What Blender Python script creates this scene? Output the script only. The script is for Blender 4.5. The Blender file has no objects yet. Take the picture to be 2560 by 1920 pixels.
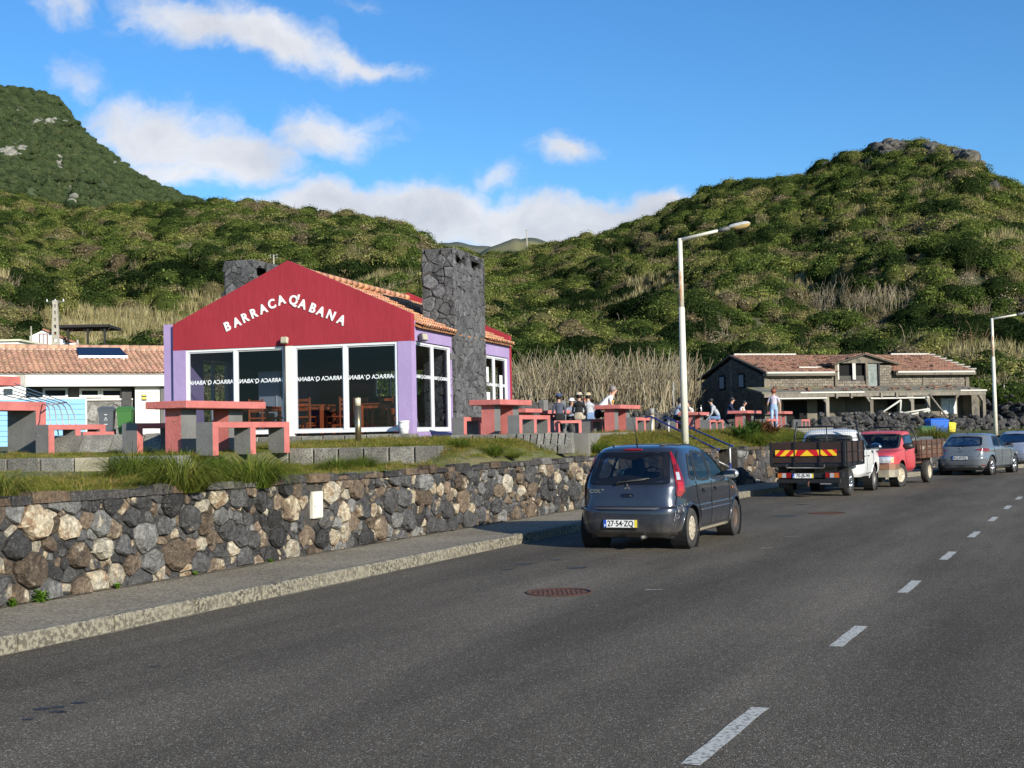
import bpy, math, random
import numpy as np
from mathutils import Vector, Matrix
R_ = random.Random(7)
D2R = math.radians
# ---------------------------------------------------------------- camera, sky, sun, exposure
W0, H0, F0 = 2560.0, 1920.0, 3300.0
CAMZ = 1.75
ROLL = D2R(1.2)
HOR = 124.0
PITCH = math.atan(HOR / F0 * math.cos(ROLL))
_f = Vector((0, math.cos(PITCH), math.sin(PITCH)))
_r0 = Vector((1, 0, 0)); _u0 = Vector((0, -math.sin(PITCH), math.cos(PITCH)))
_r = _r0 * math.cos(ROLL) - _u0 * math.sin(ROLL)
_u = _r0 * math.sin(ROLL) + _u0 * math.cos(ROLL)
S = bpy.context.scene
cam_d = bpy.data.cameras.new('camera'); cam = bpy.data.objects.new('camera', cam_d)
S.collection.objects.link(cam); S.camera = cam
cam_d.sensor_width = 36; cam_d.lens = F0 / W0 * 36; cam_d.clip_start = 0.1; cam_d.clip_end = 6000
M = Matrix.Identity(4)
for i in range(3):
    M[i][0] = _r[i]; M[i][1] = _u[i]; M[i][2] = -_f[i]
M[2][3] = CAMZ
cam.matrix_world = M
SUN_AZ = D2R(180 - 36); SUN_EL = D2R(20.5)      # azimuth clockwise from +Y
SUNV = Vector((math.sin(SUN_AZ) * math.cos(SUN_EL), math.cos(SUN_AZ) * math.cos(SUN_EL), math.sin(SUN_EL)))
sd = bpy.data.lights.new('sun', 'SUN'); so = bpy.data.objects.new('sun', sd); S.collection.objects.link(so)
sd.energy = 5.0; sd.angle = D2R(0.53); sd.color = (1.0, 0.93, 0.80)
so.rotation_euler = SUNV.to_track_quat('Z', 'Y').to_euler()
S.view_settings.view_transform = 'Standard'; S.view_settings.look = 'None'
S.view_settings.gamma = 1; S.view_settings.use_curve_mapping = False
S.view_settings.exposure = 0.42
S.cycles.max_bounces = 6; S.cycles.transparent_max_bounces = 12
S.cycles.diffuse_bounces = 3; S.cycles.glossy_bounces = 3; S.cycles.transmission_bounces = 4
S.cycles.use_denoising = True; S.cycles.caustics_reflective = False; S.cycles.caustics_refractive = False

def hor(x): return H0 / 2 + HOR - math.tan(ROLL) * (x - W0 / 2)
def ray(x, y):
    return (_r * ((x - W0/2) / F0) - _u * ((y - H0/2) / F0) + _f)
def P(x, y, d):
    "point seen at photo pixel x, y at distance d along +Y"
    v = ray(x, y); k = d / v.y
    return Vector((v.x * k, d, CAMZ + v.z * k))
def G(x, y, z=0.0):
    "point where the ray through photo pixel x, y meets height z"
    v = ray(x, y); k = (z - CAMZ) / v.z
    return Vector((v.x * k, v.y * k, z))
def px(p):
    q = Vector(p) - Vector((0, 0, CAMZ)); k = q.dot(_f)
    return (W0/2 + q.dot(_r) / k * F0, H0/2 - q.dot(_u) / k * F0)

# ---------------------------------------------------------------- node helper
class NT:
    def __init__(s, nt): s.nt = nt; s.n = nt.nodes; s.l = nt.links
    def add(s, t, **kw):
        n = s.n.new(t)
        for k, v in kw.items():
            if k[0] == 'i' and k[1:].isdigit(): s.put(n.inputs[int(k[1:])], v)
            else: setattr(n, k, v)
        return n
    def put(s, inp, v):
        if hasattr(v, 'links') or isinstance(v, bpy.types.NodeSocket): s.l.new(v, inp)
        else: inp.default_value = v
    def math(s, op, a, b=0.0, c=None, clamp=False):
        n = s.n.new('ShaderNodeMath'); n.operation = op; n.use_clamp = clamp
        s.put(n.inputs[0], a); s.put(n.inputs[1], b)
        if c is not None: s.put(n.inputs[2], c)
        return n.outputs[0]
    def vmath(s, op, a, b=(0, 0, 0)):
        n = s.n.new('ShaderNodeVectorMath'); n.operation = op
        s.put(n.inputs[0], a); s.put(n.inputs[1], b)
        return n.outputs['Value'] if op in ('LENGTH', 'DOT_PRODUCT', 'DISTANCE') else n.outputs[0]
    def noise(s, vec, scale, detail=3, rough=.55, out=0, dist=0.0):
        n = s.n.new('ShaderNodeTexNoise'); s.put(n.inputs['Vector'], vec)
        n.inputs['Scale'].default_value = scale; n.inputs['Detail'].default_value = detail
        n.inputs['Roughness'].default_value = rough; n.inputs['Distortion'].default_value = dist
        return n.outputs[out]
    def vor(s, vec, scale, feature='F1', out='Distance', rnd=1.0):
        n = s.n.new('ShaderNodeTexVoronoi'); n.feature = feature; s.put(n.inputs['Vector'], vec)
        n.inputs['Scale'].default_value = scale; n.inputs['Randomness'].default_value = rnd
        return n.outputs[out]
    def mr(s, v, a, b, c=0.0, d=1.0, smooth=False):
        n = s.n.new('ShaderNodeMapRange'); n.interpolation_type = 'SMOOTHSTEP' if smooth else 'LINEAR'
        for i, q in enumerate((v, a, b, c, d)): s.put(n.inputs[i], q)
        return n.outputs[0]
    def mix(s, f, a, b, mode='MIX'):
        n = s.n.new('ShaderNodeMix'); n.data_type = 'RGBA'; n.blend_type = mode
        s.put(n.inputs[0], f)
        for k, v in ((6, a), (7, b)):
            s.put(n.inputs[k], (tuple(v) + (1,))[:4] if isinstance(v, (tuple, list)) else v)
        return n.outputs[2]
    def ramp(s, v, stops):
        n = s.n.new('ShaderNodeValToRGB'); s.put(n.inputs[0], v); e = n.color_ramp.elements
        e[0].position = stops[0][0]; e[0].color = tuple(stops[0][1]) + (1,)
        e[1].position = stops[-1][0]; e[1].color = tuple(stops[-1][1]) + (1,)
        for p, c in stops[1:-1]:
            q = e.new(p); q.color = tuple(c) + (1,)
        return n.outputs[0]
    def scale(s, vec, v):
        return s.vmath('MULTIPLY', vec, v)

# ---------------------------------------------------------------- world
w = bpy.data.worlds.new('World'); S.world = w; w.use_nodes = True
t = NT(w.node_tree); t.n.clear()
SKY_STR = 0.11
sky = t.add('ShaderNodeTexSky', sky_type='NISHITA', sun_disc=False, sun_elevation=SUN_EL, sun_rotation=SUN_AZ)
sky.air_density = 1.0; sky.dust_density = 0.25; sky.ozone_density = 3.0; sky.altitude = 0
tc = t.add('ShaderNodeTexCoord').outputs['Generated']
dirv = t.vmath('NORMALIZE', tc)
sx = t.add('ShaderNodeSeparateXYZ', i0=dirv)
az = t.math('ARCTAN2', sx.outputs[0], sx.outputs[1])
el = t.math('ARCSINE', sx.outputs[2])
cmb = t.add('ShaderNodeCombineXYZ', i0=az, i1=el)
Pv = cmb.outputs[0]
wn = t.noise(Pv, 9, 5, .6, out=1)
Pw = t.vmath('ADD', Pv, t.scale(t.vmath('SUBTRACT', wn, (.5, .5, .5)), (.07, .07, 0)))
def ae(x, y):
    v = ray(x, y).normalized(); return math.atan2(v.x, v.y), math.asin(v.z)
CL = [(470, 25, 240, 80, 0, 1.0), (700, 85, 250, 75, 14, 1.05), (930, 160, 190, 45, 16, .8), (150, 0, 150, 55, 0, .8),
      (215, 185, 110, 75, 20, .55), (410, 330, 210, 110, 10, 1.15), (600, 400, 190, 100, 0, 1.1), (820, 330, 190, 85, 5, .95),
      (480, 440, 210, 80, 5, .9), (700, 450, 160, 70, 0, .6), (1400, 372, 120, 48, 12, .8), (1250, 440, 110, 70, 0, .55),
      (800, 520, 210, 75, 0, 1.25), (1050, 540, 260, 105, 0, 1.4), (1350, 570, 300, 105, 0, 1.4), (1620, 570, 240, 90, 0, 1.3),
      (900, 10, 160, 40, 0, .35)]
tot = None
for (cx, cy, rx, ry, ang, am) in CL:
    a0, e0 = ae(cx, cy); q = t.vmath('SUBTRACT', Pw, (a0, e0, 0))
    mp = t.add('ShaderNodeMapping', vector_type='POINT', i0=q); mp.inputs['Rotation'].default_value = (0, 0, D2R(ang))
    mp.inputs['Scale'].default_value = (1, 1, 1)
    q = t.scale(mp.outputs[0], (F0 / rx, F0 / ry, 0))
    v = t.mr(t.vmath('LENGTH', q), 0.0, 1.35, am, 0.0)
    tot = v if tot is None else t.math('MAXIMUM', tot, v)
# the same kind of broken cloud all round outside the view
cp = t.add('ShaderNodeCombineXYZ', i0=t.math('DIVIDE', sx.outputs[0], t.math('ADD', t.math('MAXIMUM', sx.outputs[2], 0), .18)),
           i1=t.math('DIVIDE', sx.outputs[1], t.math('ADD', t.math('MAXIMUM', sx.outputs[2], 0), .18))).outputs[0]
around = t.mr(t.noise(cp, .9, 4, .55), .52, .75, 0, .9)
outside = t.math('MAXIMUM', t.mr(t.math('ABSOLUTE', az), .42, .60), t.mr(el, .34, .5))
tot = t.math('MAXIMUM', tot, t.math('MULTIPLY', around, outside))
n1 = t.noise(t.scale(Pw, (1, 1.5, 1)), 16, 8, .62)
dens = t.math('ADD', tot, t.math('MULTIPLY', t.math('SUBTRACT', n1, .5), 1.15))
cloud = t.mr(dens, .24, .82, 0, 1, True)
n2 = t.noise(t.vmath('ADD', Pw, (.012, -.02, 0)), 11, 6, .6)
lit = t.math('ADD', t.math('MULTIPLY', t.mr(dens, .35, 1.3), -.45), t.math('ADD', t.mr(n2, .35, .68, 0, .75), .35), clamp=True)
ccol = t.mix(lit, (4.1, 4.25, 4.7), (6.6, 6.6, 6.7))
hs = t.add('ShaderNodeHueSaturation'); hs.inputs['Saturation'].default_value = 1.18; hs.inputs['Value'].default_value = 1.0
t.put(hs.inputs['Color'], sky.outputs[0])
skyc = t.mix(1.0, hs.outputs[0], (.70, .95, 1.14), 'MULTIPLY')
fin = t.mix(t.math('MULTIPLY', cloud, .93), skyc, ccol)
bg = t.add('ShaderNodeBackground', i0=fin, i1=SKY_STR)
t.l.new(bg.outputs[0], t.add('ShaderNodeOutputWorld').inputs[0])

# ---------------------------------------------------------------- materials
MATS = {}
def newmat(name):
    m = bpy.data.materials.new(name); m.use_nodes = True
    t = NT(m.node_tree); t.n.clear()
    out = t.add('ShaderNodeOutputMaterial'); b = t.add('ShaderNodeBsdfPrincipled')
    t.l.new(b.outputs[0], out.inputs[0]); t.out = out
    return m, t, b
def pmat(name, col, rough=.8, col2=None, ns=3.0, lo=.35, hi=.65, bump=0.0, bs=40.0, metal=0.0, coat=0.0, spec=.5,
         spots=None, attr=None, rnd=0.0, fine=0.0, fs=120.0, detail=5, obj=True, bscale=(1, 1, 1)):
    "general procedural surface: two tones by noise, optional flecks, fine speckle, bump, per-object variation"
    if name in MATS: return MATS[name]
    m, t, b = newmat(name); MATS[name] = m
    tc = t.add('ShaderNodeTexCoord').outputs['Object' if obj else 'Generated']
    v = t.scale(tc, bscale) if bscale != (1, 1, 1) else tc
    oi = t.add('ShaderNodeObjectInfo')
    vv = t.vmath('ADD', v, t.scale(oi.outputs['Random'], (17.3, 31.1, 9.7)))
    c = None
    if attr:
        a = t.add('ShaderNodeAttribute', attribute_name=attr); c = a.outputs['Color']
        if col2: c = t.mix(t.mr(t.noise(vv, ns, detail), lo, hi), c, t.mix(1, c, col2, 'MULTIPLY'))
    else:
        c = tuple(col) + (1,)
        if col2: c = t.mix(t.mr(t.noise(vv, ns, detail), lo, hi), col, col2)
    if spots:
        sc, thr, scol = spots[:3]
        k = t.mr(t.noise(vv, sc, 4, .6), thr, thr + .03)
        c = t.mix(k, c, scol)
    if fine:
        c = t.mix(1.0, c, t.ramp(t.noise(vv, fs, 2, .6), [(.25, (1 - fine,) * 3), (.75, (1 + fine,) * 3)]), 'MULTIPLY')
    if rnd:
        c = t.mix(1.0, c, t.ramp(oi.outputs['Random'], [(0, (1 - rnd,) * 3), (1, (1 + rnd,) * 3)]), 'MULTIPLY')
    t.put(b.inputs['Base Color'], c)
    b.inputs['Roughness'].default_value = rough; b.inputs['Metallic'].default_value = metal
    b.inputs['Coat Weight'].default_value = coat; b.inputs['Coat Roughness'].default_value = .06
    b.inputs['Specular IOR Level'].default_value = spec
    if bump:
        bn = t.add('ShaderNodeBump'); bn.inputs['Strength'].default_value = 1.0; bn.inputs['Distance'].default_value = bump
        t.put(bn.inputs['Height'], t.noise(vv, bs, 5, .6)); t.put(b.inputs['Normal'], bn.outputs[0])
    return m
def glass(name, tint=(.7, .75, .8), refl=.10, rough=.0):
    if name in MATS: return MATS[name]
    m, t, b = newmat(name); MATS[name] = m
    tr = t.add('ShaderNodeBsdfTransparent', i0=tuple(tint) + (1,)); gl = t.add('ShaderNodeBsdfGlossy')
    gl.inputs[0].default_value = (.95, .97, 1, 1); gl.inputs[1].default_value = rough
    fr = t.add('ShaderNodeLayerWeight'); fr.inputs[0].default_value = .35
    k = t.math('ADD', t.math('MULTIPLY', fr.outputs['Fresnel'], .32), refl, clamp=True)
    mx = t.add('ShaderNodeMixShader', i0=k); t.l.new(tr.outputs[0], mx.inputs[1]); t.l.new(gl.outputs[0], mx.inputs[2])
    t.l.new(mx.outputs[0], t.out.inputs[0]); return m

# ---------------------------------------------------------------- mesh helpers
COL = S.collection
class MB:
    def __init__(s): s.v = []; s.f = []; s.mi = []; s.sm = []; s.c = []; s.usec = False
    def add(s, vs, fs, mi=0, smooth=False, col=None):
        o = len(s.v); s.v.extend([tuple(p) for p in vs]); s.f.extend([tuple(i + o for i in f) for f in fs])
        s.mi.extend([mi] * len(fs)); s.sm.extend([smooth] * len(fs))
        if col is not None: s.usec = True
        s.c.extend([tuple(col) if col is not None else (1, 1, 1, 1)] * len(vs)); return s
    def box(s, x0, x1, y0, y1, z0, z1, mi=0, M=None, col=None, bev=0.0):
        if bev:
            e = bev; v = []
            for sx in (0, 1):
                for sy in (0, 1):
                    for sz in (0, 1):
                        X = (x0, x1)[sx]; Y = (y0, y1)[sy]; Z = (z0, z1)[sz]
                        dx = e if sx == 0 else -e; dy = e if sy == 0 else -e; dz = e if sz == 0 else -e
                        v += [(X, Y + dy, Z + dz), (X + dx, Y, Z + dz), (X + dx, Y + dy, Z)]
            I = lambda a, b, c, k: (a * 4 + b * 2 + c) * 3 + k
            f = [(I(0,0,0,0), I(0,0,1,0), I(0,1,1,0), I(0,1,0,0)), (I(1,0,0,0), I(1,1,0,0), I(1,1,1,0), I(1,0,1,0)),
                 (I(0,0,0,1), I(1,0,0,1), I(1,0,1,1), I(0,0,1,1)), (I(0,1,0,1), I(0,1,1,1), I(1,1,1,1), I(1,1,0,1)),
                 (I(0,0,0,2), I(0,1,0,2), I(1,1,0,2), I(1,0,0,2)), (I(0,0,1,2), I(1,0,1,2), I(1,1,1,2), I(0,1,1,2))]
            for a in (0, 1):
                for b in (0, 1):
                    q = [(I(a,b,0,0), I(a,b,1,0), I(a,b,1,1), I(a,b,0,1)), (I(0,a,b,1), I(1,a,b,1), I(1,a,b,2), I(0,a,b,2)),
                         (I(a,0,b,0), I(a,1,b,0), I(a,1,b,2), I(a,0,b,2))]
                    f += q
                    for c in (0, 1): f.append((I(a,b,c,0), I(a,b,c,1), I(a,b,c,2)))
            # orient outward
            c0 = Vector(((x0+x1)/2, (y0+y1)/2, (z0+z1)/2)); g = []
            for q in f:
                pv = [Vector(v[i]) for i in q]; nn = (pv[1]-pv[0]).cross(pv[2]-pv[0]); cc = sum(pv, Vector())/len(pv) - c0
                g.append(q if nn.dot(cc) > 0 else tuple(reversed(q)))
            f = g
        else:
            v = [(x0,y0,z0),(x1,y0,z0),(x1,y1,z0),(x0,y1,z0),(x0,y0,z1),(x1,y0,z1),(x1,y1,z1),(x0,y1,z1)]
            f = [(0,3,2,1),(4,5,6,7),(0,1,5,4),(1,2,6,5),(2,3,7,6),(3,0,4,7)]
        if M is not None: v = [tuple(M @ Vector(p)) for p in v]
        return s.add(v, f, mi, False, col)
    def prism(s, poly, fn0, fn1, mi=0, smooth=False, col=None):
        "poly of 2d points, fn0/fn1 map a 2d point to the near and far cap"
        n = len(poly); v = [fn0(p) for p in poly] + [fn1(p) for p in poly]
        f = [tuple(range(n - 1, -1, -1)), tuple(range(n, 2 * n))] + [(i, (i+1) % n, n + (i+1) % n, n + i) for i in range(n)]
        return s.add(v, f, mi, smooth, col)
    def cyl(s, a, b, r0, r1=None, n=10, mi=0, caps=True, smooth=True, col=None):
        a = Vector(a); b = Vector(b); r1 = r0 if r1 is None else r1
        d = (b - a).normalized(); x = d.orthogonal().normalized(); y = d.cross(x)
        v = [a + (x*math.cos(k*2*math.pi/n) + y*math.sin(k*2*math.pi/n))*r0 for k in range(n)]
        v += [b + (x*math.cos(k*2*math.pi/n) + y*math.sin(k*2*math.pi/n))*r1 for k in range(n)]
        s.add(v, [(k, (k+1) % n, n+(k+1) % n, n+k) for k in range(n)], mi, smooth, col)
        if caps:
            o = len(s.v) - 2*n; s.f += [tuple(o+k for k in reversed(range(n))), tuple(o+n+k for k in range(n))]
            s.mi += [mi]*2; s.sm += [False]*2
        return s
    def tube(s, pts, r, n=8, mi=0, col=None):
        pts = [Vector(p) for p in pts]; rr = r if isinstance(r, (list, tuple)) else [r]*len(pts)
        v = []; prev = None
        for i, p in enumerate(pts):
            d = (pts[min(i+1, len(pts)-1)] - pts[max(i-1, 0)]).normalized()
            x = d.orthogonal().normalized() if prev is None else (prev - d*prev.dot(d)).normalized()
            prev = x; y = d.cross(x)
            v += [p + (x*math.cos(k*2*math.pi/n) + y*math.sin(k*2*math.pi/n))*rr[i] for k in range(n)]
        f = [(i*n+k, i*n+(k+1) % n, (i+1)*n+(k+1) % n, (i+1)*n+k) for i in range(len(pts)-1) for k in range(n)]
        f += [tuple(reversed(range(n))), tuple((len(pts)-1)*n+k for k in range(n))]
        return s.add(v, f, mi, True, col)
    def lathe(s, prof, n=20, mi=0, axis='Z', org=(0,0,0), smooth=True, col=None):
        v = []
        for (r, h) in prof:
            for k in range(n):
                a = k*2*math.pi/n; p = (r*math.cos(a), r*math.sin(a), h)
                if axis == 'Y': p = (r*math.cos(a), h, r*math.sin(a))
                if axis == 'X': p = (h, r*math.cos(a), r*math.sin(a))
                v.append((p[0]+org[0], p[1]+org[1], p[2]+org[2]))
        f = [(i*n+k, i*n+(k+1) % n, (i+1)*n+(k+1) % n, (i+1)*n+k) for i in range(len(prof)-1) for k in range(n)]
        return s.add(v, f, mi, smooth, col)
    def ell(s, c, r, nu=12, nv=8, mi=0, M=None, col=None):
        v = []; 
        for i in range(nv+1):
            th = math.pi*i/nv
            for k in range(nu):
                ph = 2*math.pi*k/nu
                p = Vector((r[0]*math.sin(th)*math.cos(ph), r[1]*math.sin(th)*math.sin(ph), r[2]*math.cos(th)))
                if M is not None: p = M @ p
                v.append((p[0]+c[0], p[1]+c[1], p[2]+c[2]))
        f = [(i*nu+k, (i+1)*nu+k, (i+1)*nu+(k+1) % nu, i*nu+(k+1) % nu) for i in range(nv) for k in range(nu)]
        return s.add(v, f, mi, True, col)
    def mesh(s, name, mats):
        me = bpy.data.meshes.new(name); me.from_pydata(s.v, [], s.f)
        for m in (mats if isinstance(mats, (list, tuple)) else [mats]): me.materials.append(m)
        me.polygons.foreach_set('material_index', s.mi); me.polygons.foreach_set('use_smooth', s.sm)
        if s.usec:
            a = me.color_attributes.new('tint', 'FLOAT_COLOR', 'POINT')
            a.data.foreach_set('color', np.array(s.c, dtype=np.float32).ravel())
        me.update(); return me
    def build(s, name, mats, parent=None, **tags):
        return mkobj(name, s.mesh(name, mats), parent, **tags)
def mkobj(name, me, parent=None, loc=(0,0,0), rot=None, scale=None, **tags):
    o = bpy.data.objects.new(name, me); COL.objects.link(o)
    if parent is not None: o.parent = parent
    o.location = loc
    if rot is not None: o.rotation_euler = rot
    if scale is not None: o.scale = scale
    for k, v in tags.items(): o[k] = v
    return o
def thing(name, label, cat, loc=(0,0,0), rotz=0.0, group=None, **kw):
    o = bpy.data.objects.new(name, None); COL.objects.link(o); o.location = loc; o.rotation_euler = (0, 0, rotz)
    o['label'] = label; o['category'] = cat
    if group: o['group'] = group
    for k, v in kw.items(): o[k] = v
    return o
def struct(name, mb, mats, **kw):
    o = mb.build(name, mats); o['kind'] = 'structure'
    for k, v in kw.items(): o[k] = v
    return o
def copy_tree(o, label=None, parent=None, loc=None, rotz=None):
    c = o.copy(); COL.objects.link(c)
    if parent is not None: c.parent = parent
    if label: c['label'] = label
    if loc is not None: c.location = loc
    if rotz is not None: c.rotation_euler = (0, 0, rotz)
    for ch in list(o.children): copy_tree(ch, None, c)
    return c
_TX = {}
def text_mesh(s, size=1.0, ext=.01, off=0.0, bev=0.0, mat=None):
    key = (s, size, ext, off, bev, mat.name if mat else '')
    if key in _TX: return _TX[key]
    cu = bpy.data.curves.new('lettering', 'FONT'); cu.body = s; cu.size = size; cu.extrude = ext; cu.offset = off
    cu.bevel_depth = bev; cu.align_x = 'CENTER'; cu.align_y = 'CENTER'; cu.resolution_u = 3
    o = bpy.data.objects.new('tmp', cu); COL.objects.link(o)
    dg = bpy.context.evaluated_depsgraph_get(); me = bpy.data.meshes.new_from_object(o.evaluated_get(dg))
    bpy.data.objects.remove(o); me.materials.clear()
    if mat: me.materials.append(mat)
    _TX[key] = me; return me
def fbm(x, y, sc=1.0, oct=4, seed=0.0):
    "cheap value noise, numpy friendly, about -1..1"
    x = np.asarray(x, float)*sc + seed*13.7; y = np.asarray(y, float)*sc + seed*7.3; tot = 0; a = 1.0; na = 0
    for _ in range(oct):
        xi = np.floor(x); yi = np.floor(y); fx = x-xi; fy = y-yi; fx = fx*fx*(3-2*fx); fy = fy*fy*(3-2*fy)
        h = lambda i, j: np.modf(np.abs(np.sin(i*127.1+j*311.7)*43758.5453))[0]
        tot = tot + a*((h(xi,yi)*(1-fx)+h(xi+1,yi)*fx)*(1-fy)+(h(xi,yi+1)*(1-fx)+h(xi+1,yi+1)*fx)*fy*1.0)
        na += a; a *= .5; x = x*2.03+5.1; y = y*2.03+9.2
    return tot/na*2-1
# ================================================================ SETTING: road, kerb, lawn
BC = Vector((-2.5, 33.0)); UB = Vector((.282, .959)); WB = Vector((-.959, .282))   # building frame: front right corner, depth, leftwards
BAZ = math.atan2(UB.x, UB.y)
def bts(x, y):
    dx = x - BC.x; dy = y - BC.y
    return dx*UB.x + dy*UB.y, dx*WB.x + dy*WB.y
_wp = [(-13.3,-5.0),(-9.2,4.0),(-5.1,13.1),(-1.07,22.5),(3.2,32.0),(5.45,36.4),(8.2,40.6),(11.6,45.2),(15.6,49.9),(20.5,54.2),(27,59),(36,64.5),(50,71)]
def _chaikin(p, k=2):
    for _ in range(k):
        q = [p[0]]
        for a, b in zip(p[:-1], p[1:]):
            q += [(a[0]*.75+b[0]*.25, a[1]*.75+b[1]*.25), (a[0]*.25+b[0]*.75, a[1]*.25+b[1]*.75)]
        p = q + [p[-1]]
    return p
WPTS = [Vector(p) for p in _chaikin(_wp, 2)]
_wl = [0.0]
for a, b in zip(WPTS[:-1], WPTS[1:]): _wl.append(_wl[-1] + (b-a).length)
WLEN = _wl[-1]
def wallp(u):
    u = min(max(u, 0.0), WLEN-1e-4); i = max(k for k in range(len(_wl)) if _wl[k] <= u); i = min(i, len(WPTS)-2)
    a, b = WPTS[i], WPTS[i+1]; k = (u-_wl[i])/(b-a).length
    d0 = (b-a).normalized(); j = min(i+1, len(WPTS)-2); d1 = (WPTS[j+1]-WPTS[j]).normalized()
    d = (d0*(1-k)+d1*k).normalized()
    return a.lerp(b, k), d, Vector((d.y, -d.x))     # point, direction, normal towards the road
def wall_u_at(pxx):
    lo, hi = 8.0, WLEN
    for _ in range(40):
        m = (lo+hi)/2; p = wallp(m)[0]
        if p.x/p.y*F0 + 1280 < pxx: lo = m
        else: hi = m
    return lo
WTOP = 1.22; SWZ = .13; SWW = 1.62
WU = np.array([[*(wallp(u)[0]), *(wallp(u)[2])] for u in np.arange(0, WLEN, .5)])
def wall_q(x, y):
    d = (WU[:, 0]-x)**2 + (WU[:, 1]-y)**2; i = int(d.argmin())
    return -((x-WU[i, 0])*WU[i, 2] + (y-WU[i, 1])*WU[i, 3]), i*.5

# asphalt: dark binder, pale chips, worn lighter tracks, stains
m, t, b = newmat('asphalt'); MATS['asphalt'] = m
tc = t.add('ShaderNodeTexCoord').outputs['Object']
chip = t.vor(tc, 185, out='Color'); cs = t.add('ShaderNodeSeparateColor', i0=chip).outputs[0]
chip2 = t.add('ShaderNodeSeparateColor', i0=t.vor(tc, 115, out='Color')).outputs[1]
c = t.mix(t.mr(cs, .25, 1.0), (.060, .051, .039), (.195, .168, .128))
c = t.mix(t.mr(chip2, .93, .96), c, (.34, .31, .26))
lane = t.vmath('DOT_PRODUCT', tc, (.912*1.9, -.41*1.9, 0))
c = t.mix(1.0, c, t.ramp(t.math('ADD', t.math('MULTIPLY', t.math('SINE', lane), .35), t.noise(t.scale(tc, (.3, .3, 1)), 1.0, 4)), [(.2, (.88,)*3), (.9, (1.13,)*3)]), 'MULTIPLY')
big = t.noise(t.add('ShaderNodeCombineXYZ', i0=t.vmath('DOT_PRODUCT', tc, (.912, -.41, 0)), i1=t.math('MULTIPLY', t.vmath('DOT_PRODUCT', tc, (.41, .912, 0)), .14)).outputs[0], .9, 6, .62)
c = t.mix(1.0, c, t.ramp(big, [(.32, (.70,)*3), (.5, (1.0,)*3), (.68, (1.32,)*3)]), 'MULTIPLY')
st = t.noise(t.vmath('ADD', tc, (31, 7, 0)), .75, 6, .7)
c = t.mix(t.mr(st, .66, .70, 0, .45), c, (.012, .012, .012))
st2 = t.noise(t.vmath('ADD', tc, (3, 77, 0)), 1.1, 7, .75)
c = t.mix(t.mr(st2, .68, .74, 0, .35), c, (.20, .19, .17))
t.put(b.inputs['Base Color'], c); b.inputs['Roughness'].default_value = .82; b.inputs['Specular IOR Level'].default_value = .12
bn = t.add('ShaderNodeBump'); bn.inputs['Distance'].default_value = .006; t.put(bn.inputs['Height'], t.vor(tc, 130)); t.put(b.inputs['Normal'], bn.outputs[0])

mb = MB(); mb.add([(-3000,-600,-.06),(3000,-600,-.06),(3000,4000,-.06),(-3000,4000,-.06)], [(0,1,2,3)])
struct('ground', mb, pmat('earth', (.09,.075,.05), .95, (.05,.06,.03), ns=.02))
# road sheet: bounded by the kerb line on the left
mb = MB(); kv = []
KU = np.arange(0, WLEN-.5, 1.0)
for u in KU:
    p, d, n = wallp(u); a = p + n*(SWW-.02); c2 = p + n*(SWW+16.5); kv += [(a.x, a.y, 0), (c2.x, c2.y, 0)]
mb.add(kv, [(2*i, 2*i+1, 2*i+3, 2*i+2) for i in range(len(KU)-1)])
struct('road', mb, MATS['asphalt'])
# sidewalk
m, t, b = newmat('sidewalk_concrete'); MATS['sidewalk_concrete'] = m
tc = t.add('ShaderNodeTexCoord').outputs['Object']
c = t.mix(t.mr(t.noise(tc, .9, 6, .65), .3, .7), (.19,.16,.115), (.30,.26,.19))
c = t.mix(1.0, c, t.ramp(t.add('ShaderNodeSeparateColor', i0=t.vor(tc, 48, out='Color')).outputs[0], [(0, (.5,)*3), (.6, (.95,)*3), (1, (1.5,)*3)]), 'MULTIPLY')
c = t.mix(t.mr(t.noise(t.vmath('ADD', tc, (5, 5, 5)), 2.3, 6, .7), .62, .70, 0, .5), c, (.09,.08,.065))
c = t.mix(t.mr(t.noise(t.vmath('ADD', tc, (9, 1, 5)), 34, 3, .7), .60, .64, 0, .8), c, (.34,.32,.27))
t.put(b.inputs['Base Color'], c); b.inputs['Roughness'].default_value = .9
bn = t.add('ShaderNodeBump'); bn.inputs['Distance'].default_value = .008; t.put(bn.inputs['Height'], t.noise(tc, 90, 3)); t.put(b.inputs['Normal'], bn.outputs[0])
mb = MB(); kv = []
for u in KU:
    p, d, n = wallp(u); wob = .012*math.sin(u*1.7)
    a = p - n*.25; c2 = p + n*(SWW-.14); kv += [(a.x, a.y, SWZ+.01), (c2.x, c2.y, SWZ+wob*.3), (c2.x, c2.y, -.05)]
nk = len(KU)
mb.add(kv, [(3*i, 3*i+1, 3*i+4, 3*i+3) for i in range(nk-1)] + [(3*i+1, 3*i+2, 3*i+5, 3*i+4) for i in range(nk-1)])
struct('sidewalk', mb, MATS['sidewalk_concrete'])
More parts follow.
